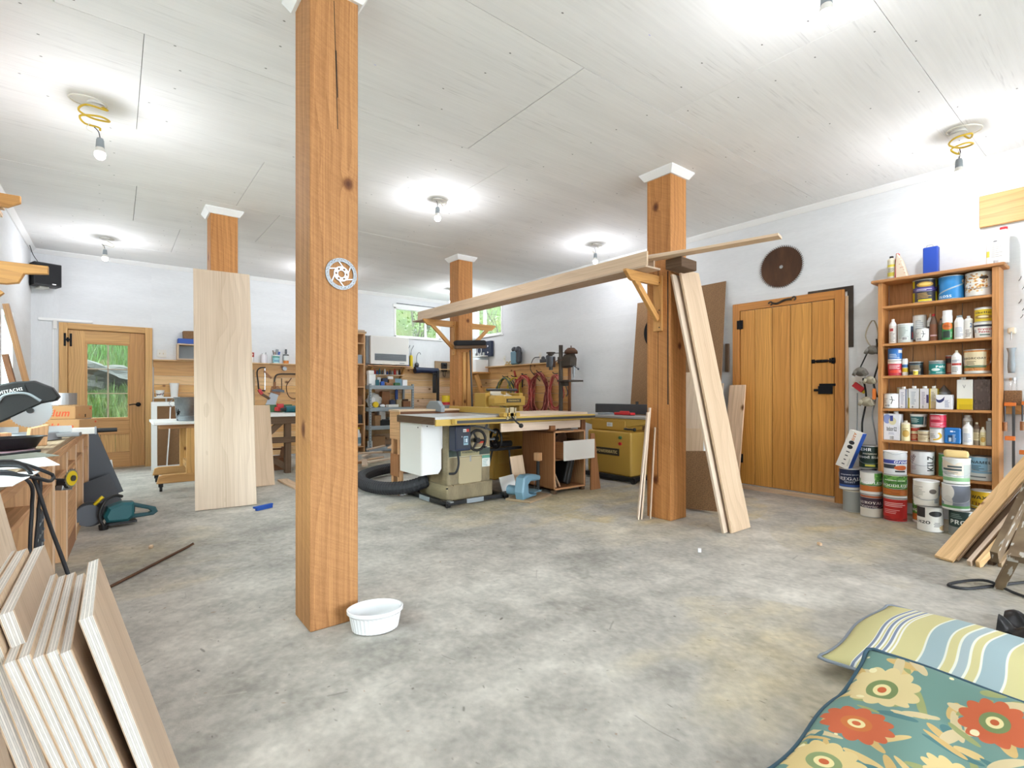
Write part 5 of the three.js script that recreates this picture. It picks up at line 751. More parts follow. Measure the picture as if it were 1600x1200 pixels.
// ---------------------------------------------------------------- bench along the left wall
const bz = (z) => -0.028 * (z + 6.2);                                // the bench stands a little askew to the wall
{
  const t = thing('workbench', 'long rough lumber bench with open cubbies along the wall', 'workbench'), x0 = -0.735, x1 = -0.2, zf = -6.2, zn = -1.62; t.rotation.y = -0.028; t.position.set(bz(0), 0, 0);
  const tops = [-0.735, -0.6, -0.47, -0.335, -0.2]; for (let i = 0; i < 4; i++) P('top_plank', Bx(tops[i] + 0.001, tops[i + 1] - 0.001, 0.765, 0.795, zf, zn, 0.003, 2), i % 2 ? M.greyboard : M.benchwood, t);
  for (const z of [-6.18, -5.6, -5.0, -4.4, -3.75, -3.1, -2.4, -1.64]) P('divider', Bx(x0, x1, 0, 0.765, z - 0.018, z + 0.02, 0.003, 1), M.benchwood, t);
  for (const z of [-6.18, -5.6, -5.0, -4.4, -3.75, -3.1, -2.4]) P('divider_edge', Bx(x1 - 0.001, x1 + 0.006, 0, 0.712, z - 0.018, z + 0.02, 0.001, 1), M.palepine, t);
  P('front_rail', Bx(x1 - 0.036, x1 + 0.002, 0.715, 0.765, zf, zn, 0.003, 2), M.benchwoodB, t);
  P('cubby_shelf', Bx(x0, x1 - 0.002, 0.57, 0.6, zf, zn, 0.003, 2), M.benchwoodB, t); P('back_board', Bx(x0 - 0.006, x0 + 0.006, 0.0, 0.765, zf, zn, 0.001, 2), M.benchwood, t); P('bottom_rail', Bx(x1 - 0.04, x1, 0, 0.07, -6.18, -5.0, 0.003, 2), M.benchwood, t);
  P('front_panel', Bx(x1 - 0.02, x1 + 0.003, 0, 0.12, -4.98, -4.42, 0.003, 2), M.brownply, t); P('front_panel', Bx(x1 - 0.02, x1 + 0.003, 0.125, 0.46, -4.98, -4.42, 0.003, 2), M.benchwoodB, t); P('front_panel', Bx(x1 - 0.02, x1 + 0.003, 0.465, 0.568, -4.98, -4.42, 0.003, 2), M.benchwood, t);
}
{ const t = thing('plastic_crate', 'black ribbed plastic crate in the near bench cubby', 'crate', [-0.42 + bz(-3.42), 0.0, -3.42]); P('shell', Bx(-0.2, 0.2, 0.02, 0.5, -0.2, 0.2, 0.02), M.black, t); for (let k = 0; k < 7; k++) P('rib', [Bx(-0.2, 0.206, 0.08 + k * 0.06, 0.09 + k * 0.06, -0.206, 0.206, 0.002)], M.greypaint, t); for (let k = 0; k < 4; k++) P('rib', Bx(0.2, 0.207, 0.03, 0.49, -0.15 + k * 0.1, -0.14 + k * 0.1, 0.001), M.darksteel, t); }
{ const t = thing('angle_grinder', 'grinder with yellow toothed disc hung on the bench front', 'grinder', [-0.225, 0.6, -3.94], PI / 2 - 0.5); t.scale.setScalar(1.3); P('disc', X(toothed(0.044, 20, 0.004, 0.5), 0.004, 0, 0, 0.02, 0, 0, 0), M.steel, t); P('disc_face', [C(0.033, 0.033, 0.006, 0, 0, 0.022, PI / 2, 0, 0, 24)], M.yellow, t); P('hub', [C(0.013, 0.013, 0.012, 0, 0, 0.026, PI / 2, 0, 0, 14)], M.darksteel, t); P('guard', [X([[-0.05, -0.045], [0.02, -0.055], [0.01, -0.035], [-0.04, -0.02]], 0.03, 0, 0, 0.0, 0, 0, 0, 0.003)], M.dullsteel, t); P('body', [C(0.022, 0.026, 0.12, -0.02, -0.02, -0.04, PI / 2, 0, 0, 14)], M.black, t); }
{ const t = thing('hand_clamp', 'red handled clamp hanging in the far cubby', 'clamp', [-0.28, 0.42, -5.3]); P('bar', Bx(-0.006, 0.006, -0.1, 0.1, -0.01, 0.01), M.darksteel, t); P('handle', C(0.02, 0.02, 0.08, 0, -0.06, 0), M.red, t); }
one('sanding_belt', 'grey ring of belt in the lower far cubby', 'belt', O(0.09, 0.015, -0.32, 0.14, -5.3, 0, PI / 2 - 0.4, 0), M.dullsteel);
// bench top
{ const A = art('#b08558', (g) => { tx(g, 'blum', 205, 72, 84, '#c24a26', 'sans-serif', 'italic bold', 0, 0.32); }), A2 = art('#b78c5e', (g) => { el(g, '#c24a26', 226, 30, 14, 10); tx(g, '!!', 60, 90, 30, '#c86a3a'); R(g, '#3a2c1e', 140, 84, 18, 30); });
  const box = (label, x, y, z, ry, w) => { const t = thing('cardboard_box', label, 'box', [x, y, z], ry); const g = lbox(w, 0.1, 0.2, A, 0.003, 0.05); g.translate(0, 0.05, 0); P('carton', g, M.printmat, t); const e = lbox(0.198, 0.098, 0.003, A2, 0.0005); xf(e, w / 2 + 0.0015, 0.05, 0, 0, PI / 2, 0); P('end_panel', e, M.printmat, t); const s = Bx(-w / 2, w / 2, 0.1, 0.1015, -0.03, 0.03, 0); P('tape', s, M.cardB, t); };
  box('lower long carton with red lettering on the bench', -0.43, 0.797, -5.3, -0.55, 0.62); box('upper long carton with red lettering on the bench', -0.46, 0.899, -5.38, -0.5, 0.6); }
one('curved_metal_sheet', 'curved shiny metal sheet standing on the cartons', 'metal sheet', (() => { const pos = []; const n = 16, p = (i, y) => { const a = -0.9 + 1.8 * i / n; return [-0.4 + 0.2 * Math.sin(a), y, -5.52 + 0.17 * Math.cos(a)]; }; for (let i = 0; i < n; i++) { const a = p(i, 1.005), b = p(i + 1, 1.005), c = p(i + 1, 1.1), d = p(i, 1.1); pos.push(...a, ...b, ...c, ...a, ...c, ...d); const k = (q) => [q[0] * 1, q[1], q[2] - 0.004]; pos.push(...k(a), ...k(c), ...k(b), ...k(a), ...k(d), ...k(c)); } const g = new THREE.BufferGeometry(); g.setAttribute('position', new THREE.Float32BufferAttribute(pos, 3)); g.computeVertexNormals(); return g; })(), M.steel);
{ // miter saw
  const t = thing('miter_saw', 'black miter saw with half round blade guard on the bench', 'miter saw', [-0.44, 0.796, -4.45], -0.12); t.scale.setScalar(0.87); const A = art('#1b1c1e', (g) => { tx(g, 'HITACHI', 152, 62, 66, '#e8e8e6', 'sans-serif', 'bold', 0, 0.6); g.strokeStyle = '#e8e8e6'; g.lineWidth = 6; g.beginPath(); g.ellipse(34, 62, 16, 26, 0, 0, 7); g.stroke(); R(g, '#e8e8e6', 16, 58, 36, 7); });
  P('base', [C(0.17, 0.19, 0.05, 0, 0.03, 0, 0, 0, 0, 28), Bx(-0.3, 0.3, 0.02, 0.05, -0.05, 0.05, 0.006)], M.dullsteel, t); P('fence', Bx(-0.3, -0.06, 0.05, 0.1, -0.06, -0.045, 0.003), M.cast, t); P('fence', Bx(0.06, 0.24, 0.05, 0.1, -0.06, -0.045, 0.003), M.cast, t);
  P('upper_guard', X([[-0.22, -0.1], [-0.26, 0.02], [-0.24, 0.14], [-0.05, 0.19], [0.06, 0.2], [0.16, 0.15], [0.2, 0.08], [0.18, 0.05], [0.1, 0.03], [-0.1, -0.09], [-0.16, -0.12]], 0.07, -0.02, 0.24, -0.01, 0, 0, 0.0, 0.01), M.black, t); const d = lbox(0.2, 0.06, 0.003, A, 0.0005); xf(d, -0.1, 0.36, 0.03, 0, 0, 0.24); P('brand_plate', d, M.print, t);
  P('guard_rib', T([[-0.15, 0.28, 0.03], [-0.12, 0.33, 0.03], [0.0, 0.345, 0.03], [0.08, 0.29, 0.03]], 0.01, 16), M.greypaint, t);
  P('blade', X(toothed(0.128, 40, 0.008, 0.6), 0.003, 0.02, 0.22, 0.012, 0, 0, 0), M.steel, t); P('arbor', [C(0.02, 0.02, 0.03, 0.02, 0.22, 0.02, PI / 2, 0, 0, 16)], M.black, t);
  P('motor', [C(0.06, 0.06, 0.16, -0.02, 0.25, -0.12, PI / 2)], M.black, t); P('arm', [BB([-0.2, 0.06, -0.03], [-0.22, 0.24, -0.02], [1, 0, 0], 0.08, 0.07)], M.dullsteel, t); P('handle', T([[-0.2, 0.2, 0.02], [-0.3, 0.18, 0.02], [-0.33, 0.1, 0.02]], 0.02, 10), M.black, t);
}
{ const t = thing('black_tray', 'shallow black plastic tray on pink paper', 'tray', [-0.44, 0.801, -3.72], 0.5); P('tray', [L([[0, 0.0], [0.1, 0.0], [0.13, 0.055], [0.145, 0.058], [0.145, 0.062], [0.128, 0.06], [0.098, 0.006], [0, 0.006]], 0, 0.004, 0, 0, 0, 0, 28).scale(1.1, 1, 0.7)], M.black, t); }
for (const [w, d, x, z, r, y, m, lb] of [[0.34, 0.5, -0.42, -3.72, 0.1, 0.7965, 'pinkpaper', 'pink sheet of paper under the black tray'], [0.5, 0.42, -0.36, -3.0, 0.2, 0.7965, 'paper', 'large white sheet of card on the bench'], [0.42, 0.36, -0.33, -2.5, -0.1, 0.7965, 'paper', 'white card sheet nearer on the bench'], [0.4, 0.34, -0.36, -3.32, 0.4, 0.799, 'greenpaper', 'grey green sandpaper sheet on the bench'], [0.36, 0.3, -0.45, -2.1, 0.2, 0.7965, 'greenpaper', 'grey green sheet at the near end of the bench']]) { if (!M.pinkpaper) { mat('pinkpaper', 0xd8b6c2, 0.85); mat('greenpaper', 0xa7aa9c, 0.9, { map: texMottle }); } one('paper_sheet', lb, 'paper', B(w, 0.003, d, x + bz(z) - 0.02, y + 0.0015, z, 0, r, 0, 0), M[m]); }
one('wood_offcut', 'small upright wood block behind the black tray', 'wood block', B(0.06, 0.08, 0.08, -0.5, 0.836, -4.0, 0, 0.4, 0), M.benchwood); one('wood_offcut', 'taller wedge of wood beside the block on the bench', 'wood block', X([[-0.04, 0], [0.04, 0], [0.05, 0.12], [-0.03, 0.1]], 0.07, -0.36, 0.796, -4.0, 0, 0.3, 0, 0.003), M.benchwood);
{ const t = thing('panel_clamp', 'white bar with black grip sticking out past the bench', 'clamp', [-0.22, 0.8, -4.85], 0.06); P('bar', Bx(-0.16, 0.1, 0.0, 0.045, -0.03, 0.03, 0.002, 0), M.offwhite, t); P('end_cap', Bx(0.1, 0.112, -0.004, 0.05, -0.034, 0.034), M.dullsteel, t); P('grip', C(0.017, 0.015, 0.12, 0.172, 0.022, 0, 0, 0, PI / 2, 14), M.black, t); }
one('black_pouch', 'flat black pouch lying on the bench by the cables', 'pouch', B(0.2, 0.03, 0.14, -0.52, 0.82, -2.62, 0, 0.3, 0.05, 0.01), M.blackmat);
const hose = (lb, pts, r) => one('black_cable', lb, 'cable', T(pts, r, 60, 8), M.rubber, 'black cables over the bench edge');
hose('thick black cable falling over the bench edge to the floor', [[-0.55, 0.83, -2.3], [-0.33, 0.87, -2.36], [-0.275, 0.862, -2.44], [-0.25, 0.817, -2.55], [-0.231, 0.749, -2.6], [-0.212, 0.677, -2.58], [-0.181, 0.594, -2.49], [-0.143, 0.494, -2.4], [-0.12, 0.42, -2.34], [-0.1, 0.2, -2.26], [-0.09, 0.012, -2.22]], 0.0065);
hose('black cable looping out and back over the bench edge', [[-0.6, 0.81, -2.4], [-0.33, 0.822, -2.47], [-0.269, 0.808, -2.5], [-0.221, 0.786, -2.53], [-0.194, 0.762, -2.63], [-0.19, 0.776, -2.67], [-0.214, 0.797, -2.65], [-0.255, 0.826, -2.62], [-0.29, 0.85, -2.52], [-0.36, 0.86, -2.45], [-0.6, 0.83, -2.55]], 0.0065);
hose('black cable hanging straight beside the loops', [[-0.5, 0.806, -2.6], [-0.3, 0.815, -2.55], [-0.245, 0.77, -2.545], [-0.243, 0.681, -2.58], [-0.246, 0.589, -2.57], [-0.248, 0.45, -2.56], [-0.25, 0.2, -2.55]], 0.006);
hose('second black cable hanging straight by the crate', [[-0.5, 0.806, -2.75], [-0.29, 0.82, -2.68], [-0.233, 0.778, -2.66], [-0.232, 0.653, -2.66], [-0.24, 0.508, -2.65], [-0.245, 0.2, -2.64]], 0.006);
hose('thin cable lying across the papers', [[-0.85, 0.9, -3.2], [-0.6, 0.84, -3.3], [-0.45, 0.808, -3.36], [-0.36, 0.806, -3.45], [-0.3, 0.806, -3.5]], 0.007);
// plywood pieces leaning on the bench at the near left
{
  const face = (lb, m, xt, ht, xb, zn, zf, t) => { const o = thing('plywood_piece', lb, 'plywood', [0, 0, 0], 0, 'plywood pieces leaning on the bench'); const zc = (zn + zf) / 2, w = zn - zf, L2 = Math.hypot(xb - xt, ht), a = Math.atan2(xb - xt, ht);
    const place = (g) => xf(g, (xt + xb) / 2, ht / 2 + 0.004, zc, 0, 0, a); const s = t * 0.5;
    P('veneer', place(B(0.0016, L2, w, s - 0.0008, 0, 0, 0, 0, 0, 0, 1)), m, o); P('veneer', place(B(0.0016, L2, w, -s + 0.0008, 0, 0, 0, 0, 0, 0, 1)), m, o);
    const core = clean(new THREE.BoxGeometry(t - 0.0034, L2 - 0.0004, w - 0.0004)); const p = core.attributes.position, u = core.attributes.uv; for (let i = 0; i < p.count; i++) u.setXY(i, p.getX(i) / t + 0.5, (p.getY(i) + p.getZ(i)) * 3); P('core', place(core), M.plyedge, o); return o; };
  face('rightmost plywood piece of the leaning stack', M.tanply, -0.035, 0.75, 0.175, -1.016, -1.356, 0.019);
  for (let k = 0; k < 5; k++) face(['second', 'third', 'fourth', 'fifth', 'sixth'][k] + ' plywood piece from the right of the leaning stack', M.birchB, -0.06 - k * 0.0156, 0.7 + (k % 2) * 0.004, 0.15 - k * 0.0156, -1.03 - k * 0.003, -1.45 - k * 0.006, 0.0152);
  face('thick single plywood piece with brown face, left of the pale group', M.tanply, -0.133, 0.755, 0.062, -1.1, -1.53, 0.019);
  for (let k = 0; k < 3; k++) face(['rightmost', 'middle', 'leftmost'][k] + ' of the three plywood edges at the left frame side', M.birchB, -0.157 - k * 0.0195, 0.76 - k * 0.004, 0.04 - k * 0.02, -1.08 - k * 0.02, -1.5 - k * 0.015, 0.018);
  face('big pale plywood sheet leaning behind the other pieces', M.birch, -0.215, 0.93, -0.03, -0.75, -1.565, 0.012);
}
one('steel_rod', 'long rusty steel rod with hooked end on the floor', 'rod', [T([[-0.06, 0.01, -3.58], [0.18, 0.01, -3.92], [0.385, 0.01, -4.21], [0.41, 0.014, -4.23], [0.44, 0.03, -4.23]], 0.009, 24)], M.rust);
{ const t = thing('cutoff_saw', 'teal cordless cut off saw lying on the floor by the bench', 'power saw', [0.02, 0, -5.3], 0.12);
  P('body', X([[-0.08, 0.05], [0.06, 0.04], [0.1, 0.08], [0.1, 0.19], [0.02, 0.2], [-0.07, 0.17], [-0.1, 0.1]], 0.14, 0, 0, 0, 0, 0, 0, 0.02), M.teal, t); P('rear_handle', X([[0.08, 0.05], [0.24, 0.055], [0.27, 0.08], [0.255, 0.12], [0.1, 0.18], [0.09, 0.15], [0.2, 0.11], [0.22, 0.09], [0.2, 0.08], [0.09, 0.085]], 0.05, 0, 0, 0, 0, 0, 0, 0.008), M.tealdark, t); P('battery', B(0.1, 0.07, 0.1, 0.06, 0.13, -0.02, 0, 0, 0, 0.01), M.black, t); P('front_handle', [T([[-0.1, 0.02, 0.08], [-0.13, 0.12, 0.08], [-0.09, 0.23, 0.06], [-0.02, 0.255, 0.0], [0.03, 0.235, -0.04]], 0.013, 20)], M.black, t); P('guard', [C(0.1, 0.1, 0.035, -0.17, 0.12, -0.05, PI / 2, 0, 0.1, 24)], M.black, t); P('disc', [C(0.085, 0.085, 0.006, -0.19, 0.115, -0.02, PI / 2, 0, 0, 24)], M.darksteel, t); P('foot', [C(0.035, 0.03, 0.04, -0.1, 0.02, 0.06, 0, 0, 0, 12), B(0.2, 0.02, 0.1, 0.02, 0.03, 0)], M.black, t); P('lever', T([[-0.15, 0.2, 0], [-0.12, 0.24, 0.02], [-0.1, 0.26, 0.02]], 0.014, 8), M.yellow, t); }
one('grey_metal_sheet', 'dark grey metal sheet leaning on the bench end', 'metal sheet', BB([-0.125, 0.07, -6.27], [-0.39, 0.86, -6.27], [1, 0.33, 0], 0.4, 0.005), M.darksteel); one('white_offcut', 'white scrap board behind the grey metal sheet', 'board', BB([-0.1, 0.004, -6.6], [-0.15, 0.4, -6.6], [1, 0, 0], 0.25, 0.015), M.white);
one('grey_metal_sheet', 'second dark sheet low behind the teal saw', 'metal sheet', BB([-0.05, 0.003, -5.95], [-0.16, 0.3, -6.05], [1, 0.3, 0], 0.25, 0.004), M.darksteel);
// rack arms and lumber on the left wall
{ const t = thing('lumber_bracket', 'honey wood rack arm high over the bench', 'bracket', [-0.885, 0, -3.2]); P('arm', X([[0, 1.58], [0, 1.69], [0.64, 1.69], [0.64, 1.655], [0.56, 1.645], [0.54, 1.6], [0.5, 1.59]], 0.038, 0, 0, 0, 0, 0, 0, 0.003), M.bracket, t); P('brace', BB([0.02, 1.1, 0], [0.46, 1.58, 0], [0, 0, 1], 0.038, 0.09), M.bracket, t); P('back_plate', Bx(0, 0.03, 1.0, 1.75, -0.05, 0.05), M.bracket, t); }
{ const t = thing('lumber_bracket', 'wood rack arm holding boards near the ceiling', 'bracket', [-0.885, 0, -4.4]); P('arm', X([[0, 2.24], [0, 2.33], [0.42, 2.33], [0.42, 2.29], [0.36, 2.25]], 0.038, 0, 0, 0, 0, 0, 0, 0.003), M.bracket, t); P('back_plate', Bx(0, 0.03, 1.95, 2.4, -0.05, 0.05), M.bracket, t); }
for (const [y, x, z, lb] of [[2.345, -0.62, -5.0, 'lowest board of the stack high on the wall rack'], [2.375, -0.6, -4.92, 'middle board of the stack high on the wall rack'], [2.405, -0.64, -4.97, 'topmost board of the stack high on the wall rack']]) one('rack_board', lb, 'board', Bx(x - 0.16, x + 0.0, y - 0.013, y + 0.013, z, -3.0, 0.002, 2), M.palepine);
one('leaning_stud', 'tall wooden stud leaning in front of the bench window', 'stud', BB([-0.6, 0.8, -6.75], [-0.8, 1.93, -6.6], [0, 0, 1], 0.1, 0.04), M.benchwood); one('leaning_stud', 'white painted board leaning beside the wooden stud', 'board', BB([-0.6, 0.8, -6.9], [-0.82, 1.85, -6.8], [0, 0, 1], 0.14, 0.02), M.offwhite); one('leaning_stud', 'shorter brown stud at the window sill', 'stud', BB([-0.66, 0.8, -6.45], [-0.78, 1.45, -6.4], [0, 0, 1], 0.09, 0.04), M.darkwood);
{ const t = thing('wall_speaker', 'black speaker box in the far ceiling corner', 'speaker', [-0.77, 2.52, -9.14], 0.35); P('cabinet', Bx(-0.1, 0.18, 0, 0.3, -0.11, 0.1, 0.006), M.black, t); P('grille', Bx(-0.09, 0.17, 0.015, 0.285, 0.1, 0.108, 0.002), M.blackmat, t); P('badge', Bx(0.08, 0.12, 0.02, 0.03, 0.108, 0.11), M.silver, t); P('mount', Bx(-0.02, 0.08, -0.02, 0.0, -0.2, 0.0), M.offwhite, t); }
one('speaker_wire', 'thin dark wire from crown strip to the speaker', 'wire', T([[-0.86, 2.99, -8.9], [-0.84, 2.9, -9.05], [-0.8, 2.83, -9.12]], 0.004, 10), M.black);
{ const t = thing('door_track', 'white metal track fixed above the entry door', 'track', [0, 0, ZB]); P('rail', Bx(-0.82, -0.25, 2.09, 2.125, 0.0, 0.02), M.white, t); P('hanger', Bx(-0.67, -0.63, 1.98, 2.1, 0.02, 0.035), M.offwhite, t); P('guide_strip', Bx(-0.68, -0.665, 0.1, 2.09, 0.0, 0.01), M.white, t); }
// rolling cart, bucket and sheets in front of the entry wall
{ const t = thing('rolling_cart', 'wooden stand on casters with a white top', 'cart', [0, 0, 0]);
  for (const z of [-6.85, -7.6]) { P('foot_beam', X([[0.36, 0.09], [0.38, 0.17], [0.42, 0.185], [1.06, 0.185], [1.06, 0.09]], 0.06, 0, 0, z, 0, 0, 0, 0.004), M.pineB, t); P('upright', Bx(0.64, 0.76, 0.185, 0.7, z - 0.03, z + 0.03), M.pine, t); P('top_beam', Bx(0.38, 1.04, 0.7, 0.745, z - 0.03, z + 0.03, 0.003, 0), M.benchwoodB, t); for (const x of [0.4, 1.02]) P('caster', [C(0.034, 0.034, 0.025, x, 0.036, z + 0.01, 0, 0, PI / 2, 16), Bx(x - 0.022, x + 0.022, 0.05, 0.09, z - 0.02, z + 0.02)], M.black, t); }
  P('stretcher', Bx(0.67, 0.73, 0.2, 0.28, -7.57, -6.88, 0.003, 2), M.pineB, t); P('table_top', Bx(0.33, 1.08, 0.745, 0.775, -7.66, -6.76, 0.004), M.white, t); }
{ const t = thing('metal_bucket', 'galvanised metal bucket on the rolling cart', 'bucket', [0.68, 0.776, -7.0]); P('pail', L([[0, 0], [0.12, 0], [0.125, 0.01], [0.145, 0.25], [0.155, 0.27], [0.15, 0.275], [0.14, 0.25], [0.118, 0.012], [0, 0.012]], 0, 0, 0, 0, 0, 0, 32), M.galv, t); for (const y of [0.06, 0.19]) P('hoop', O(0.123 + y * 0.09, 0.004, 0, y, 0, PI / 2, 0, 0, PI * 2, 6, 32), M.galv, t); P('bail', T([[-0.16, 0.25, 0], [-0.2, 0.2, 0.1], [-0.17, 0.17, 0.17]], 0.004, 10), M.steel, t); }
{ const t = thing('window_sash', 'white painted sash leaning behind the rolling cart', 'frame', [0.4, 0.003, -8.75]); t.rotation.x = -0.05; P('stile', Bx(0, 0.07, 0, 0.97, -0.012, 0.012), M.white, t); P('stile', Bx(0.62, 0.69, 0, 0.97, -0.012, 0.012), M.white, t); P('rail', Bx(0.07, 0.62, 0.91, 0.97, -0.012, 0.012, 0.002, 0), M.white, t); P('rail', Bx(0.07, 0.62, 0.0, 0.06, -0.012, 0.012, 0.002, 0), M.white, t); }
one('flat_carton', 'large brown flattened carton behind the white sash', 'carton', BB([0.78, 0.003, -8.95], [0.78, 0.94, -9.05], [1, 0, 0], 0.62, 0.05), M.cardB); one('extension_lead', 'white cord hanging by the cart upright', 'cord', T([[0.62, 0.9, -8.66], [0.6, 0.5, -8.62], [0.58, 0.2, -8.6], [0.57, 0.012, -8.6]], 0.008, 14), M.white);
{ const t = thing('wall_shelf', 'small white shelf on the wainscot by the entry door', 'shelf', [0, 0, ZB]); P('board', Bx(0.46, 0.78, 1.02, 1.04, 0.018, 0.16), M.white, t); P('bracket', Bx(0.6, 0.62, 0.93, 1.02, 0.018, 0.1), M.white, t); }
{ const t = thing('paper_cup', 'tall white plastic cup on the small white shelf', 'cup', [0.71, 1.041, ZB + 0.1]); P('cup', L([[0, 0], [0.045, 0], [0.06, 0.2], [0.066, 0.205], [0.063, 0.21], [0.056, 0.2], [0.042, 0.005], [0, 0.005]], 0, 0, 0), M.white, t); }
{ const t = thing('small_tub', 'low white tub with dark print on the small shelf', 'tub', [0.53, 1.041, ZB + 0.1], 0.3); const c = art('#eceae6', (g) => { for (let i = 0; i < 12; i++) el(g, ['#7a2c2c', '#444'][i % 2], rr(60, 200), rr(40, 90), 14, 8); }); const g = new THREE.CylinderGeometry(0.055, 0.045, 0.09, 24, 1, true); g.rotateY(PI); g.translate(0, 0.045, 0); P('body', cellUV(clean(g), c), M.print, t); P('lid', C(0.058, 0.058, 0.012, 0, 0.094, 0), M.white, t); }
{ const t = thing('wood_cubby', 'small open wooden box on the ledge right of the switch', 'box', [0, 1.606, ZB]); P('frame', [Bx(0.74, 0.76, 0, 0.245, 0.0, 0.2), Bx(1.13, 1.15, 0, 0.245, 0.0, 0.2), Bx(0.76, 1.13, 0, 0.018, 0.0, 0.2, 0.002, 0), Bx(0.76, 1.13, 0.227, 0.245, 0.0, 0.2, 0.002, 0)], M.birchB, t); P('back', Bx(0.76, 1.13, 0.018, 0.227, 0.0, 0.01), M.greypaint, t); }
one('blue_case', 'flat blue case lying on the wooden cubby', 'case', [Bx(0.75, 1.1, 1.853, 1.93, ZB + 0.02, ZB + 0.2, 0.006)], M.blue); one('brown_carton', 'open brown carton tilted on the blue case', 'carton', B(0.3, 0.12, 0.16, 0.97, 1.995, ZB + 0.11, 0, 0, 0.06, 0.003), M.cardB);
one('plywood_sheet', 'tall pale plywood sheet leaning on a timber post', 'sheet', (() => BB([0.84, 0.003, -5.49], [0.885, 2.375, -6.07], [1, 0, 0.08], 0.515, 0.018))(), M.birch);
one('plywood_sheet', 'shorter plywood sheet leaning behind the tall one', 'sheet', BB([1.28, 0.003, -6.5], [1.28, 0.95, -6.75], [1, 0, 0], 0.44, 0.012), M.birchB); one('plywood_sheet', 'narrow plywood sheet propped behind the shorter one', 'sheet', BB([1.3, 0.003, -6.62], [1.3, 0.78, -6.82], [1, 0, 0], 0.42, 0.012), M.birchB);
{ const t = thing('blue_brush', 'small blue scrubbing brush on the floor by the sheet', 'brush', [1.1, 0, -5.21], 0.45); P('handle', B(0.2, 0.02, 0.035, 0, 0.034, 0, 0, 0, 0, 0.008), M.blue, t); P('bristles', B(0.17, 0.025, 0.03, 0.01, 0.013, 0), M.blue, t); }
one('floor_board', 'short pale board lying flat near the near post', 'board', B(0.12, 0.02, 0.85, 1.66, 0.011, -6.35, 0, 0.02, 0), M.palepine);
// ---------------------------------------------------------------- back wall: tools, bench, heater, shelving
{ const t = thing('small_workbench', 'old brown bench with white top below hanging tools', 'workbench', [0, 0, 0]); P('top', Bx(1.35, 2.55, 0.78, 0.82, -8.0, -7.3, 0.004, 0), M.offwhite, t); P('front_rail', Bx(1.4, 2.5, 0.68, 0.78, -7.36, -7.32, 0.003, 0), M.oldwood, t);
  for (const [x, z] of [[1.83, -7.4], [1.42, -7.9], [2.45, -7.4], [2.45, -7.9]]) P('leg', Bx(x, x + 0.08, 0, 0.78, z - 0.04, z + 0.04), M.oldwood, t); P('brace', BB([1.52, 0.46, -7.37], [1.86, 0.78, -7.37], [0, 0, 1], 0.03, 0.08), M.oldwood, t); P('rail', Bx(1.42, 2.45, 0.42, 0.5, -7.38, -7.34, 0.003, 0), M.oldwood, t); P('brace', BB([1.5, 0.32, -7.4], [1.85, 0.08, -7.4], [0, 0, 1], 0.03, 0.08), M.oldwood, t); }
{ const t = thing('tool_tote', 'dark wooden tool tote under the old bench', 'tool box', [1.72, 0, -7.85]); P('box', Bx(-0.2, 0.2, 0, 0.18, -0.14, 0.14), M.darkwood, t); P('end_board', X([[-0.14, 0], [0.14, 0], [0.14, 0.18], [0.04, 0.32], [-0.04, 0.32], [-0.14, 0.18]], 0.02, 0.2, 0, 0, 0, PI / 2, 0, 0.002), M.darkwood, t); P('rail', C(0.014, 0.014, 0.4, 0, 0.29, 0, 0, 0, PI / 2), M.darkwood, t); }
one('battery_lamp', 'small grey battery lamp on the tool tote', 'lamp', [B(0.1, 0.12, 0.08, 1.62, 0.42, -7.62, 0, 0.2, 0, 0.012), B(0.1, 0.02, 0.1, 1.62, 0.35, -7.62), C(0.02, 0.03, 0.05, 1.62, 0.5, -7.62)], M.navy);
{ const t = thing('cordless_drill', 'teal power drill lying on the old bench', 'drill', [1.98, 0.82, -7.6], 0.3); P('body', [xf(C(0.045, 0.05, 0.2, 0, 0, 0), 0, 0.05, 0, 0, 0, PI / 2)], M.teal, t); P('chuck', [xf(C(0.02, 0.03, 0.07, 0, 0, 0), -0.13, 0.05, 0, 0, 0, PI / 2)], M.black, t); P('handle', B(0.05, 0.04, 0.16, 0.05, 0.03, 0.1, 0, 0.2, 0, 0.012), M.teal, t); P('foot', B(0.09, 0.05, 0.06, 0.07, 0.03, 0.19, 0, 0, 0, 0.008), M.black, t); }
one('red_caddy', 'red and black tool behind the teal drill', 'tool', [B(0.12, 0.06, 0.1, 1.86, 0.87, -7.75, 0, 0.4, 0, 0.01), B(0.08, 0.05, 0.08, 1.86, 0.92, -7.75)], M.red); one('level_box', 'dark green box under a white strip on the bench', 'box', [Bx(1.7, 2.05, 0.822, 0.93, -7.95, -7.85)], M.green);
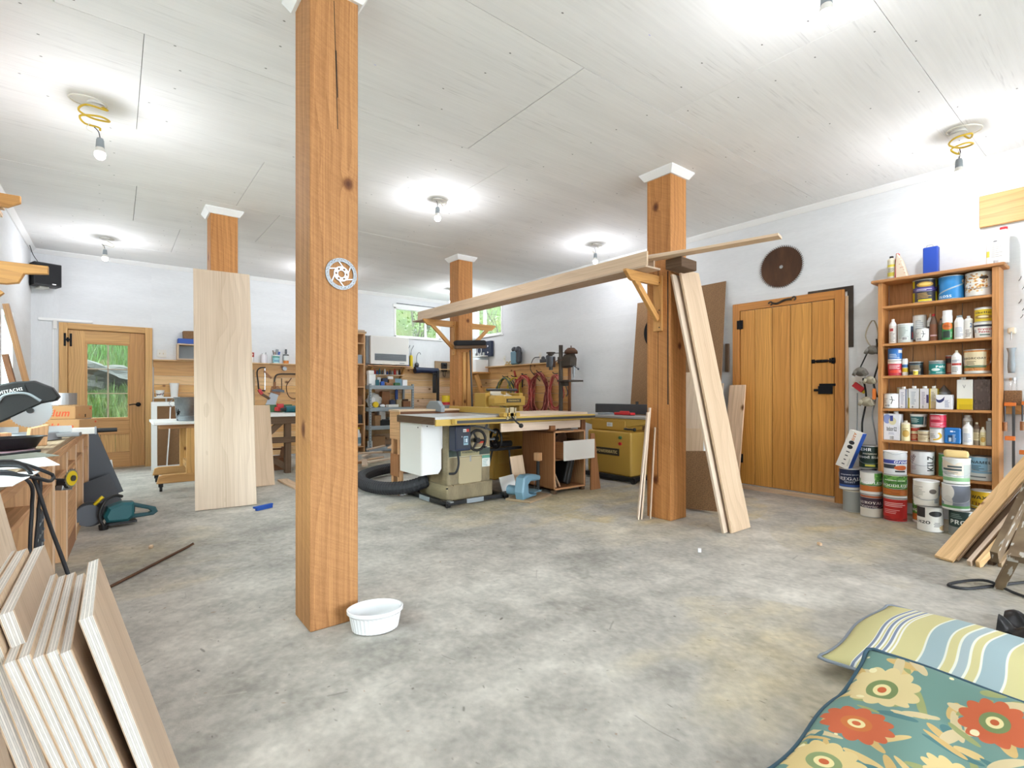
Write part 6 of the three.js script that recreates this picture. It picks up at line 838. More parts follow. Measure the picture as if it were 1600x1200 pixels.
// hanging tools
{ const t = thing('hacksaw', 'black frame hacksaw with red grip hung on the planks', 'hacksaw', [1.9, 1.28, ZB + 0.035]); P('frame', T([[0.1, 0.25, 0], [0.03, 0.245, 0], [-0.02, 0.2, 0], [-0.01, 0.0, 0], [0.01, -0.13, 0], [0.1, -0.14, 0]], 0.011, 24), M.black, t); P('blade', Bx(0.09, 0.1, -0.14, 0.25, -0.002, 0.002, 0), M.steel, t); P('grip', BB([0.0, -0.12, 0], [0.05, -0.2, 0], [0, 0, 1], 0.03, 0.05), M.red, t); P('handle_end', BB([0.05, -0.2, 0], [0.17, -0.28, 0], [0, 0, 1], 0.028, 0.04), M.oldwood, t); }
{ const t = thing('brace_drill', 'old iron carpenter brace hung on the planks', 'brace', [2.22, 1.33, ZB + 0.04]); P('crank', T([[-0.08, -0.16, 0], [-0.07, 0.02, 0], [-0.04, 0.08, 0], [0.15, 0.1, 0], [0.35, 0.1, 0]], 0.014, 20), M.oldiron, t); P('wood_grip', T([[-0.08, -0.16, 0], [-0.07, -0.04, 0]], 0.02, 4), M.brownply, t); }
{ const t = thing('hand_plane', 'small dark hand hook tool hung on the planks', 'hand tool', [2.2, 1.13, ZB + 0.04]); P('blade', X([[-0.1, 0], [0.1, -0.02], [0.1, 0.02], [0.0, 0.04], [-0.1, 0.025]], 0.03, 0, 0, 0, 0, 0, 0, 0.003), M.darksteel, t); P('shank', C(0.006, 0.006, 0.2, 0.06, 0.12, 0), M.oldiron, t); }
one('wire_loop', 'bent wire hanger hung on the planks by the near post', 'wire', T([[2.42, 1.36, ZB + 0.03], [2.34, 1.22, ZB + 0.03], [2.38, 1.04, ZB + 0.03], [2.46, 1.0, ZB + 0.03], [2.56, 1.04, ZB + 0.03]], 0.007, 20), M.rust); one('awl_tool', 'short worn wooden awl hung on the planks', 'awl', BB([1.98, 1.47, ZB + 0.03], [2.1, 1.35, ZB + 0.03], [0, 0, 1], 0.014, 0.03), M.brownply);
{ const t = thing('hand_saw', 'old hand saw hung point down on the planks', 'saw', [2.1, 1.0, ZB + 0.03]); t.rotation.z = -0.35; P('blade', X([[-0.06, -0.2], [0.1, -0.22], [0.08, 0.12], [-0.05, 0.13]], 0.004, 0, 0, 0, 0, 0, 0), M.dullsteel, t); P('handle', X([[-0.06, 0.1], [0.1, 0.1], [0.09, 0.2], [0.02, 0.24], [-0.07, 0.2]], 0.02, 0, 0, 0, 0, 0, 0, 0.003, [circ(0.03, 10, 0.01, 0.165)]), M.brownply, t); }
one('switch_can', 'round steel wall fitting below the ledge', 'fitting', [xf(C(0.035, 0.04, 0.06, 0, 0, 0), 2.3, 1.52, ZB + 0.05, PI / 2)], M.dullsteel); one('hardboard_strip', 'grey hardboard strip standing at the plywood sheet edge', 'board', Bx(1.7, 1.84, 0.84, 1.49, ZB + 0.02, ZB + 0.03), M.greyboard);
// jars on the ledge
const jarOn = (lb, x, r, h, c, mt, sticks) => { const t = thing('ledge_jar', lb, 'jar', [x, 1.606, ZB + 0.055], 0, 'jars on the back ledge'); const g = new THREE.CylinderGeometry(r, r * 0.95, h, 24, 1, true); g.rotateY(PI); g.translate(0, h / 2, 0); P('body', [cellUV(clean(g), c)], M.print, t); P('base', C(r * 0.95, r * 0.95, 0.004, 0, 0.003, 0), M.white, t); P('rim', O(r, 0.003, 0, h, 0, PI / 2, 0, 0), M.white, t); sticks.forEach(([dx, dz, hh, m, w, tip], i) => { const b = BB([dx * 0.3, 0.02, dz * 0.3], [dx, h + hh, dz], [1, 0, 0], w, w * 0.5, 0); P(tip ? 'brush' : 'tool', b, m, t); }); };
jarOn('stacked red and white cup at the plywood sheet', 1.78, 0.045, 0.17, art('#e4e0dc', (g) => { R(g, '#b0403a', 0, 0, 256, 60); el(g, '#d8b0a0', 120, 30, 30, 14); }), 0, []);
jarOn('plain white cup with wires on the back ledge', 1.975, 0.05, 0.14, art('#ece9ee'), 0, [[0.03, 0, 0.04, M.black, 0.006], [-0.03, 0.01, 0.02, M.black, 0.006]]);
jarOn('teal banded white pot of brushes on the ledge', 2.165, 0.058, 0.14, art('#e6ecea', (g) => { R(g, '#3a9a8a', 0, 20, 256, 22); R(g, '#9ad0d8', 60, 46, 140, 70); R(g, '#3a5a9a', 96, 86, 64, 10); }), 0, [[-0.05, 0, 0.08, M.oldwood, 0.014], [0.02, 0, 0.1, M.greypaint, 0.04, 1], [0.05, 0.01, 0.06, M.blue, 0.03, 1], [-0.02, 0.01, 0.05, M.brownply, 0.012]]);
jarOn('orange footed white jar with black lid on the ledge', 2.325, 0.045, 0.16, art('#e8ecec', (g) => { R(g, '#d8843a', 0, 86, 256, 42); R(g, '#2a2c2e', 0, 0, 256, 18); }), 0, [[0.0, 0, 0.09, M.darksteel, 0.03]]);
// wooden bookcase edge behind the near post
{ const t = thing('bookcase', 'tall wooden shelf unit mostly hidden by the near post', 'shelf', [0, 0, 0]); P('side_panel', Bx(3.6, 3.625, 0, 2.2, -9.33, -9.0), M.benchwood, t); P('side_panel', Bx(2.7, 2.725, 0, 2.2, -9.33, -9.0), M.benchwood, t); for (const y of [0.1, 0.52, 0.86, 1.2, 1.62, 2.0, 2.18]) P('shelf_board', Bx(2.725, 3.6, y, y + 0.02, -9.33, -9.0, 0.002, 0), M.benchwood, t); P('back', Bx(2.7, 3.62, 0, 2.2, -9.335, -9.328, 0), M.darkwood, t); }
one('stacked_lids', 'flat boards stacked on the hidden bookcase', 'board', [Bx(3.4, 3.66, 2.2, 2.235, -9.3, -9.02)], M.greyboard); one('stacked_lids', 'second flat board stacked on the hidden bookcase', 'board', [Bx(3.38, 3.64, 2.235, 2.265, -9.3, -9.05)], M.tanply);
{ const t = thing('spray_bottle', 'white cleaner bottle with yellow top on bookcase shelf', 'bottle', [3.52, 0.12, -9.06]); P('body', [B(0.09, 0.24, 0.06, 0, 0.12, 0, 0, 0, 0, 0.02)], M.white, t); P('label', B(0.08, 0.12, 0.062, 0, 0.11, 0, 0, 0, 0, 0.004), M.bluetool, t); P('neck', [C(0.012, 0.03, 0.08, 0, 0.28, 0)], M.white, t); P('top', [B(0.05, 0.03, 0.03, 0, 0.33, 0)], M.yellow, t); }
for (const [y, m, lb] of [[0.54, 'black', 'black box on the bookcase by the steel shelf'], [0.88, 'darkwood', 'brown box on the bookcase by the steel shelf'], [1.64, 'greypaint', 'grey box on the upper bookcase shelf']]) one('small_box', lb, 'box', Bx(3.44, 3.58, y, y + 0.16, -9.25, -9.03, 0.006), M[m]);
// wall heater and its shelf
{ const t = thing('wall_heater', 'pale grey wall heater with louvred outlet on a wood shelf', 'heater', [0, 0, ZB]); P('case', Bx(3.77, 4.56, 1.645, 2.185, 0.02, 0.25, 0.012), M.offwhite, t); P('outlet', Bx(3.85, 4.5, 1.72, 1.85, 0.25, 0.254, 0.002), M.greypaint, t); for (let k = 0; k < 6; k++) P('louvre', B(0.64, 0.005, 0.012, 4.175, 1.735 + k * 0.021, 0.257, 0.5, 0, 0, 0.001), M.dullsteel, t); P('side_cover', Bx(3.7, 3.77, 1.65, 2.18, 0.02, 0.2, 0.008), M.greypaint, t); P('badge', Bx(4.36, 4.46, 1.67, 1.685, 0.25, 0.253, 0), M.greypaint, t); P('foot', Bx(3.83, 4.0, 1.625, 1.645, 0.03, 0.25), M.black, t); P('foot', Bx(4.3, 4.5, 1.625, 1.645, 0.03, 0.25), M.black, t); }
{ const t = thing('heater_shelf', 'wooden bracket shelf under the heater', 'shelf', [0, 0, ZB]); P('board', Bx(3.7, 4.6, 1.606, 1.624, 0.02, 0.3, 0.003, 0), M.benchwoodB, t); P('lower_board', Bx(3.82, 4.5, 1.44, 1.456, 0.03, 0.18, 0.003, 0), M.birchB, t); for (const x of [3.8, 4.46]) P('bracket', BB([x, 1.36, 0.04], [x, 1.6, 0.26], [1, 0, 0], 0.03, 0.05), M.bracket, t); }
for (let i = 0; i < 12; i++) { const x = 3.86 + i * 0.052, h = [0.07, 0.1, 0.08, 0.12, 0.09, 0.11][i % 6], m = ['rust', 'red', 'blue', 'teal', 'darksteel', 'white', 'blue', 'darksteel', 'greypaint', 'red', 'offwhite', 'black'][i], nm = ['rusty', 'red', 'dark blue', 'teal', 'dark grey', 'white', 'blue', 'dark steel', 'grey', 'reddish', 'off-white', 'black'][i]; one('small_bottle', nm + ' little bottle, number ' + ['one', 'two', 'three', 'four', 'five', 'six', 'seven', 'eight', 'nine', 'ten', 'eleven', 'twelve'][i] + ' from the left under the heater', 'bottle', [C(0.018, 0.02, h * 0.7, x, 1.457 + h * 0.35, ZB + 0.1, 0, 0, 0, 12), C(0.009, 0.012, h * 0.3, x, 1.457 + h * 0.85, ZB + 0.1, 0, 0, 0, 10)], M[m], 'little bottles under the heater'); }
const torch = (lb, x, m) => { const t = thing('gas_torch', lb, 'torch', [x, 1.606, ZB + 0.06], 0, 'gas torches on the ledge'); P('cylinder', L([[0, 0], [0.036, 0], [0.036, 0.22], [0.03, 0.245], [0.012, 0.26], [0, 0.26]], 0, 0, 0), m, t); P('valve', C(0.012, 0.014, 0.05, 0, 0.28, 0), M.dullsteel, t); P('nozzle', T([[0, 0.3, 0], [0.005, 0.36, 0.01], [0.03, 0.42, 0.03], [0.035, 0.45, 0.04]], 0.008, 10), M.dullsteel, t); };
torch('blue gas torch beside the heater', 4.62, M.blue); torch('yellow gas torch beside the blue one', 4.7, M.yellow);
{ const t = thing('small_lamp', 'little dark hooked lamp on the ledge right of torches', 'lamp', [4.83, 1.606, ZB + 0.06]); P('body', [S(0.05, 0, 0.06, 0, 0.9, 1.1, 0.9), B(0.1, 0.02, 0.08, 0, 0.01, 0)], M.darksteel, t); P('hook', T([[0, 0.1, 0], [0.0, 0.24, 0], [0.03, 0.31, 0.01], [0.06, 0.32, 0.01], [0.08, 0.28, 0.01]], 0.007, 16), M.dullsteel, t); }
one('blue_tarp_roll', 'rolled bundle of blue cloth on the wainscot ledge', 'roll', [xf(C(0.055, 0.06, 0.5, 0, 0, 0, 0, 0, 0, 14), 5.02, 1.56, ZB + 0.14, 0, 0, PI / 2 - 0.02), xf(C(0.07, 0.06, 0.12, 0, 0, 0, 0, 0, 0, 14), 4.8, 1.56, ZB + 0.14, 0, 0, PI / 2)], M.navy);
{ const t = thing('wall_phone', 'dark wall phone on a square board in the far corner', 'phone', [0, 0, ZB]); P('board', Bx(5.26, 5.66, 1.42, 1.77, 0.02, 0.04), M.greyboard, t); P('phone', [Bx(5.4, 5.54, 1.55, 1.74, 0.04, 0.08, 0.02), S(0.03, 5.47, 1.7, 0.09)], M.black, t); P('cord', T([[5.45, 1.55, 0.06], [5.44, 1.48, 0.07], [5.49, 1.44, 0.06], [5.5, 1.54, 0.06]], 0.006, 14), M.black, t); }
{ const t = thing('pole_clamp', 'tall black bar clamp standing in the far corner', 'clamp', [5.18, 0, ZB + 0.3]); P('bar', Bx(-0.025, 0.025, 0, 1.55, -0.02, 0.02), M.black, t); P('jaw', Bx(-0.12, -0.04, 1.1, 1.5, -0.015, 0.015, 0.01), M.black, t); P('jaw_arm', Bx(-0.12, 0.02, 1.46, 1.5, -0.015, 0.015), M.black, t); }
// steel shelving and what is on it
{ const t = thing('steel_shelving', 'grey perforated steel shelving under the heater', 'shelving', [0, 0, 0]); const X0 = 3.66, X1 = 4.52, Z0 = -9.28, Z1 = -8.88;
  for (const [x, z] of [[X0, Z1], [X1, Z1], [X0, Z0], [X1, Z0]]) { const u = P('upright', [Bx(x - 0.003, x + 0.037, 0, 1.27, z - 0.003, z, 0), Bx(x - 0.003, x, 0, 1.27, z - 0.037, z, 0)], M.shelfgrey, t); if (z === Z1) for (let k = 0; k < 24; k++) P('slot', C(0.007, 0.007, 0.002, x + 0.018, 0.06 + k * 0.05, z + 0.0008, PI / 2, 0, 0, 8), M.black, u); }
  for (const y of [1.24, 0.83, 0.49, 0.09]) P('shelf', [Bx(X0, X1, y - 0.003, y, Z0, Z1, 0, 0), Bx(X0, X1, y - 0.07, y, Z1 - 0.004, Z1 + 0.001, 0, 0), Bx(X0 - 0.004, X0, y - 0.07, y, Z0, Z1, 0), Bx(X1, X1 + 0.004, y - 0.07, y, Z0, Z1, 0)], M.shelfgrey, t); }
{ // assorted small goods on the steel shelving: [x,y,z,w,h,d,material,label,kind]
  const S0 = [[3.74, 1.241, -9.0, 0.13, 0.2, 0.1, 'white', 'white carton at the left on the steel shelf top', 'box'], [3.72, 1.441, -9.0, 0.11, 0.07, 0.1, 'offwhite', 'small white pack on the tall white carton', 'box'], [3.83, 1.241, -8.94, 0.06, 0.1, 0.06, 'teal', 'teal small carton on the steel shelf top', 'box'], [3.9, 1.241, -9.05, 0.07, 0.15, 0.07, 'silver', 'pinkish grey carton on the steel shelf top', 'box'], [3.93, 1.241, -8.94, 0.07, 0.07, 0.06, 'blue', 'blue packet on the steel shelf top', 'box'], [4.02, 1.305, -9.05, 0.11, 0.07, 0.08, 'navy', 'navy carton raised on the steel shelf top', 'box'], [4.02, 1.241, -9.05, 0.1, 0.064, 0.08, 'card', 'tan carton under the navy one', 'box'], [4.06, 1.241, -8.94, 0.12, 0.045, 0.06, 'brownply', 'flat brown carton on the steel shelf front', 'box'], [4.16, 1.241, -9.06, 0.13, 0.12, 0.1, 'card', 'tan carton in the middle of the shelf top', 'box'], [4.14, 1.361, -9.06, 0.1, 0.05, 0.08, 'white', 'white packet on the tan carton', 'box'], [4.3, 1.241, -9.06, 0.14, 0.13, 0.1, 'bluetool', 'blue grey printed carton on the shelf top', 'box'], [4.22, 1.241, -8.93, 0.12, 0.05, 0.06, 'green', 'flat green packet on the shelf top front', 'box'], [4.42, 1.241, -9.04, 0.1, 0.11, 0.1, 'paper', 'white folded paper at the right of the shelf top', 'box'],
    [3.86, 0.831, -9.14, 0.3, 0.28, 0.16, 'offwhite', 'bulging white plastic bag on second steel shelf', 'bag'], [3.78, 0.831, -9.02, 0.12, 0.2, 0.1, 'paper', 'upright white bag at left on second steel shelf', 'bag'], [3.95, 0.831, -8.98, 0.1, 0.06, 0.08, 'paper', 'white paper wad on second steel shelf', 'paper'], [4.08, 0.831, -9.16, 0.16, 0.3, 0.12, 'brownply', 'tall brown carton on second steel shelf', 'box'], [4.14, 0.831, -8.96, 0.22, 0.05, 0.1, 'offwhite', 'flat tool with white body on second steel shelf', 'tool'], [4.16, 0.881, -9.0, 0.1, 0.08, 0.08, 'navy', 'dark blue tool on second steel shelf', 'tool'], [4.28, 0.831, -9.0, 0.1, 0.14, 0.1, 'tan', 'olive box on second steel shelf', 'box'], [4.43, 0.831, -8.98, 0.15, 0.11, 0.12, 'darkwood', 'dark red brown crate on second steel shelf', 'crate'], [4.42, 0.941, -8.98, 0.1, 0.035, 0.07, 'rust', 'rust coloured pack on the dark crate', 'box'], [4.34, 0.831, -9.2, 0.05, 0.33, 0.05, 'blue', 'blue upright tube on second steel shelf', 'tube'],
    [3.76, 0.491, -9.12, 0.14, 0.24, 0.16, 'cardB', 'brown carton at left on third steel shelf', 'carton'], [3.84, 0.491, -8.97, 0.12, 0.19, 0.1, 'card', 'pale open carton on third steel shelf', 'carton'], [3.98, 0.491, -8.95, 0.2, 0.1, 0.1, 'black', 'black tool with white stripe on third steel shelf', 'tool'], [3.98, 0.591, -9.1, 0.12, 0.16, 0.12, 'offwhite', 'white jar on third steel shelf', 'jar'], [4.2, 0.491, -9.02, 0.24, 0.15, 0.2, 'silver', 'clear grey plastic bin on third steel shelf', 'bin'], [4.22, 0.642, -9.02, 0.2, 0.08, 0.16, 'paper', 'white bundle on the clear bin', 'bundle'],
    [3.86, 0.091, -9.04, 0.26, 0.2, 0.2, 'card', 'open brown carton on the lowest steel shelf', 'carton'], [3.7, 0.091, -8.96, 0.05, 0.12, 0.1, 'offwhite', 'pale box at left of the lowest steel shelf', 'box'], [4.26, 0.091, -9.0, 0.1, 0.16, 0.12, 'goldB', 'yellow tool on the lowest steel shelf', 'tool']];
  for (const [x, y, z, w, h, d, m, lb, cat] of S0) { const soft = cat === 'bag' || cat === 'bundle' || cat === 'paper'; if (!soft) { const t = thing(cat === 'box' ? 'small_carton' : 'shelf_' + cat, lb, cat, [x, y, z], rr(-0.15, 0.15), 'goods on the steel shelving'); P('body', B(w, h, d, 0, h / 2 + 0.0005, 0, 0, 0, 0, 0.005), M[m], t); if (cat === 'box' || cat === 'carton') P('flap', B(w * 0.98, 0.003, d * 0.46, 0, h + 0.003, d * 0.25, -0.12, 0, 0, 0.001), M[m], t); else P('grip', B(w * 0.5, h * 0.22, d * 0.5, 0, h * 1.05, 0, 0, 0, 0, 0.008), M.darksteel, t); }
    else { const g = new THREE.SphereGeometry(0.5, 18, 14), p = g.attributes.position; for (let i = 0; i < p.count; i++) { const a = p.getX(i), b = p.getY(i), c = p.getZ(i), k = 1 + 0.18 * Math.sin(a * 13 + c * 9 + x * 30) * Math.cos(b * 11); p.setXYZ(i, a * w * k, Math.max(-0.42, b) * h * k + h * 0.45, c * d * k); } g.computeVertexNormals(); g.translate(x, y, z); one('soft_' + cat, lb, cat, g, M[m], 'goods on the steel shelving'); } }
  const t = thing('yellow_tape', 'round yellow tape roll at front of second steel shelf', 'tape', [3.78, 0.885, -8.9], 0); P('roll', [xf(C(0.054, 0.054, 0.05, 0, 0, 0, 0, 0, 0, 24), 0, 0, 0, PI / 2)], M.yellow, t); P('core', [xf(C(0.028, 0.028, 0.052, 0, 0, 0, 0, 0, 0, 20), 0, 0, 0, PI / 2)], M.yellow, t);
}
one('tape_stack', 'stack of yellow and red cans behind the saw', 'can', [C(0.075, 0.075, 0.12, 4.72, 0.995, -7.95)], M.yellow); one('paint_tin', 'red can under the yellow one behind the saw', 'can', [C(0.075, 0.075, 0.05, 4.72, 0.91, -7.95)], M.red);
{ const t = thing('corner_bench', 'grey metal topped stand behind the saw', 'stand', [4.85, 0, -7.95]); P('drum', [C(0.24, 0.24, 0.84, 0, 0.46, 0, 0, 0, 0, 24)], M.dullsteel, t); P('base', [C(0.25, 0.25, 0.04, 0, 0.02, 0)], M.darksteel, t); }
{ const t = thing('caulk_pot', 'white tub of tools behind the saw table', 'tub', [5.0, 0.885, -7.9]); P('tub', L([[0, 0], [0.08, 0], [0.095, 0.16], [0.09, 0.16], [0.075, 0.01], [0, 0.01]], 0, 0, 0), M.offwhite, t); P('tool', BB([0, 0.02, 0], [-0.08, 0.36, 0.02], [0, 0, 1], 0.02, 0.02), M.darksteel, t); P('tool', BB([0.02, 0.02, 0], [0.05, 0.3, 0.02], [0, 0, 1], 0.02, 0.03), M.black, t); }
// scrap wood on the floor
{ const lbs = ['pale scrap stick on top of the floor pile', 'long pale scrap lying left of the saw', 'thin scrap pointing to the steel shelves', 'brown scrap board under the pale ones', 'white scrap strip by the black hose', 'short scrap block near the hose', 'grey scrap stick crossing the pile', 'tan scrap stick at the back of the pile', 'wide pale scrap in front of the pile', 'thin pale scrap at the right of the pile']; const cols = ['palepine', 'birch', 'birchC', 'brownply', 'birchC', 'tanply', 'greyboard', 'tanply', 'birch', 'palepine'];
  lbs.forEach((lb, i) => { const x = [3.2, 2.95, 3.4, 2.85, 3.1, 2.75, 3.3, 3.5, 2.9, 3.6][i], z = [-7.9, -7.5, -8.3, -7.2, -7.1, -6.85, -7.7, -8.2, -7.35, -7.8][i]; one('scrap_wood', lb, 'scrap wood', B(rr(0.5, 0.9), 0.022, rr(0.04, 0.09), x, 0.013 + i * 0.0225, z, 0, [0.5, 0.2, 0.9, 0.1, 0.35, 1.2, -0.4, 0.7, 0.05, 1.0][i], 0), M[cols[i]], 'scrap wood pile on the floor'); }); }
// right wall at the back: hoses, tools, broom
const coil = (lb, z, y, rx, ry2, m, n, spread, m2) => { const t = thing('hose_coil', lb, 'hose', [XR - 0.1, y, z], -PI / 2, 'hose coils on the wainscot'); for (let k = 0; k < n; k++) { const a = rr(-0.12, 0.12), s = rr(0.8, 1.08), pts = []; for (let i = 0; i < 14; i++) { const q = i / 14 * 2 * PI + PI / 2, sag = Math.sin(q) < 0 ? 1.12 : 1; pts.push([Math.cos(q) * rx * s * (1 + spread * 0.2 * (1 - Math.sin(q)) / 2) + rr(-0.012, 0.012), Math.sin(q) * ry2 * s * sag - (1 - s) * ry2 * -0.7 - 0.02, rr(-0.03, 0.03) + (k / n - 0.5) * 0.07]); } P('loop', T(pts, 0.0085, 44, 5, true), m2 && k % 3 === 0 ? m2 : m, t); } P('hook', T([[0, ry2 * 1.0, -0.06], [0, ry2 * 0.98, 0.03], [0, ry2 * 1.05, 0.06]], 0.008, 6), M.darksteel, t); };
mat('hosegreen', 0x5b6a5a, 0.6); mat('hoseyellow', 0xc9b23a, 0.6); mat('hosered', 0xb4443a, 0.6); mat('hosepink', 0xc9776a, 0.6); mat('hosedark', 0x7c2f2a, 0.6);
coil('green and yellow garden hose coil on the planks', -7.34, 1.14, 0.24, 0.26, M.hosegreen, 12, 0.2, M.hoseyellow); coil('plain yellow hose loop beside the green coil', -7.08, 1.14, 0.18, 0.26, M.hoseyellow, 3, 0.2); coil('red air hose coil next to the yellow loop', -6.8, 1.12, 0.2, 0.3, M.hosered, 14, 0.6, M.hosepink); coil('long dark red and tan hose coil in the middle', -6.4, 1.1, 0.19, 0.36, M.hosedark, 15, 0.9, M.hosepink); coil('loose pinkish red cord coil by the drill press', -6.0, 1.12, 0.15, 0.3, M.hosepink, 8, 0.8, M.hosered);
one('reel_plug', 'grey ring plug hanging on the red hose', 'plug', [O(0.05, 0.014, XR - 0.16, 0.98, -6.92, 0, PI / 2, 0), xf(C(0.035, 0.035, 0.03, 0, 0, 0), XR - 0.16, 0.98, -6.92, 0, 0, PI / 2)], M.greypaint);
one('hang_pliers', 'red handled pliers hung above the green hose', 'pliers', [BB([XR - 0.03, 1.32, -7.1], [XR - 0.03, 1.5, -7.16], [0, 0, 1], 0.03, 0.02), BB([XR - 0.03, 1.22, -7.08], [XR - 0.03, 1.34, -7.1], [0, 0, 1], 0.02, 0.012)], M.hosered); one('hang_file', 'dark file hung beside the pliers', 'file', BB([XR - 0.03, 1.2, -6.93], [XR - 0.03, 1.45, -6.92], [0, 0, 1], 0.024, 0.012), M.darksteel);
{ const t = thing('bench_grinder', 'blue and grey sanding machine on the side ledge', 'sander', [XR - 0.09, 1.606, -7.02], -PI / 2); P('body', B(0.17, 0.24, 0.11, -0.03, 0.12, 0, 0, 0, 0.05, 0.03), M.bluetool, t); P('hood', [S(0.06, -0.06, 0.27, 0, 1, 0.8, 0.8), S(0.07, 0.05, 0.25, 0, 1, 1, 0.8)], M.darksteel, t); P('side_cover', B(0.08, 0.22, 0.1, 0.07, 0.13, 0, 0, 0, -0.05, 0.03), M.darksteel, t); }
one('brass_fitting', 'brass fittings on the side ledge left of blue sander', 'fitting', [O(0.03, 0.008, XR - 0.06, 1.64, -7.24, 0, PI / 2, 0), O(0.028, 0.008, XR - 0.06, 1.64, -7.33, 0, PI / 2, 0), Bx(XR - 0.08, XR - 0.04, 1.606, 1.625, -7.38, -7.18)], M.gold); one('appliance_lead', 'grey cord drooping from the cream outlet', 'cord', T([[XR - 0.02, 1.71, -6.48], [XR - 0.05, 1.7, -6.58], [XR - 0.06, 1.62, -6.64], [XR - 0.1, 1.5, -6.62], [XR - 0.06, 1.36, -6.5], [XR - 0.04, 1.3, -6.44]], 0.007, 20), M.rubber); one('small_vise', 'small dark tool heap on the ledge by the drill press', 'tool', [B(0.08, 0.06, 0.22, XR - 0.06, 1.637, -6.28, 0, 0, 0, 0.01), S(0.04, XR - 0.06, 1.69, -6.22), S(0.035, XR - 0.06, 1.68, -6.34)], M.darksteel);
{ const t = thing('charger_rack', 'dark blue battery charger rack high on the side wall', 'rack', [XR - 0.02, 1.8, -8.08], -PI / 2); P('back', Bx(-0.24, 0.26, 0, 0.3, -0.01, 0.05, 0.01), M.navy, t); P('shelf', Bx(-0.24, 0.16, 0.0, 0.02, 0.05, 0.18), M.offwhite, t); for (let k = 0; k < 2; k++) P('badge', X([[-0.02, -0.02], [0.02, 0], [-0.02, 0.02]], 0.004, 0.16, 0.08 + k * 0.12, 0.052, 0, 0, 0), M.white, t); for (let k = 0; k < 4; k++) P('plug', B(0.03, 0.06, 0.03, -0.18 + k * 0.09, 0.05, 0.1), M.silver, t); P('cord', O(0.07, 0.006, -0.06, 0.12, 0.1, 0, 0, 0), M.white, t); }
{ const t = thing('white_cabinet', 'white metal box on wood braces in the far corner', 'cabinet', [XR - 0.2, 1.5, -8.3]); P('box', Bx(-0.12, 0.18, 0, 0.24, -0.35, 0.33, 0.008), M.white, t); P('shelf_board', Bx(-0.16, 0.19, -0.03, 0, -0.4, 0.38, 0.003, 2), M.bracket, t); P('brace', BB([0.17, -0.7, -0.3], [-0.1, -0.05, -0.3], [0, 0, 1], 0.04, 0.09), M.bracket, t); P('brace', BB([0.17, -0.7, 0.3], [-0.1, -0.05, 0.3], [0, 0, 1], 0.04, 0.09), M.bracket, t); P('post', Bx(-0.16, -0.1, -1.5, -0.03, -0.1, -0.03), M.bracket, t); }
{ const t = thing('push_broom', 'push broom hung bristles up on the timber post', 'broom', [3.96, 0, -5.98]); P('handle', T([[0.02, 0.35, 0.02], [0.0, 1.0, 0.02], [-0.03, 1.7, 0.02]], 0.013, 8), M.darksteel, t); P('block', B(0.52, 0.045, 0.06, -0.03, 1.745, 0.03, 0, 0, 0.07, 0.01), M.oldwood, t); P('bristles', B(0.52, 0.08, 0.09, -0.035, 1.8, 0.03, 0, 0, 0.07, 0.03), M.blackmat, t); }
for (const [x, w, y1, lb] of [[3.9, 0.05, 1.68, 'narrow orange board standing on post front, left'], [3.99, 0.09, 1.68, 'wider orange board standing on post front, right']]) one('standing_strip', lb, 'board', Bx(x - w / 2, x + w / 2, 0, y1, -6.075, -6.055), M.bracket);
// ---------------------------------------------------------------- right foreground and wall
{ // respirators and straps hanging left of the shelf
  const t = thing('respirator_mask', 'tangle of grey respirator masks on straps by the shelf', 'respirator', [5.56, 0, -1.66], -PI / 2); mat('maskgrey', 0x6c675e, 0.6); mat('maskpale', 0xa39a84, 0.7);
  const cup = (x, y, z, r) => [S(r, x, y, z, 1, 0.85, 0.8, 14), C(r * 0.55, r * 0.6, r * 0.5, x - r * 0.8, y - r * 0.2, z + 0.02, 0.4, 0, 1.1, 14), C(r * 0.55, r * 0.6, r * 0.5, x + r * 0.8, y - r * 0.2, z + 0.02, 0.4, 0, -1.1, 14)];
  P('face_piece', cup(0.03, 1.5, 0.02, 0.05), M.maskgrey, t); P('face_piece', cup(-0.06, 1.3, 0.03, 0.052), M.maskgrey, t); P('face_piece', cup(0.02, 1.22, 0.04, 0.045), M.maskpale, t); P('face_piece', cup(-0.01, 1.02, 0.03, 0.055), M.maskpale, t);
  P('strap', T([[0.03, 1.5, 0], [-0.03, 1.64, 0], [0.03, 1.78, 0], [0.07, 1.66, 0], [0.05, 1.5, 0]], 0.006, 30), M.maskpale, t); P('strap', T([[0.0, 1.5, 0.02], [-0.05, 1.38, 0.02], [-0.08, 1.3, 0.03]], 0.006, 12), M.blackmat, t); P('strap', T([[-0.05, 1.24, 0], [-0.03, 1.12, 0], [-0.02, 1.02, 0.02], [-0.05, 0.82, 0.02], [-0.05, 0.7, 0.02]], 0.008, 20), M.blackmat, t); P('strap', T([[0.03, 1.18, 0], [0.05, 1.05, 0], [0.03, 0.9, 0.02], [0.05, 0.74, 0.02], [0.06, 0.62, 0.0]], 0.006, 20), M.greypaint, t); P('strap', T([[0.06, 1.6, 0.01], [0.08, 1.4, 0.02], [0.05, 1.2, 0.05], [0.07, 1.06, 0.02]], 0.007, 20), M.blackmat, t); }
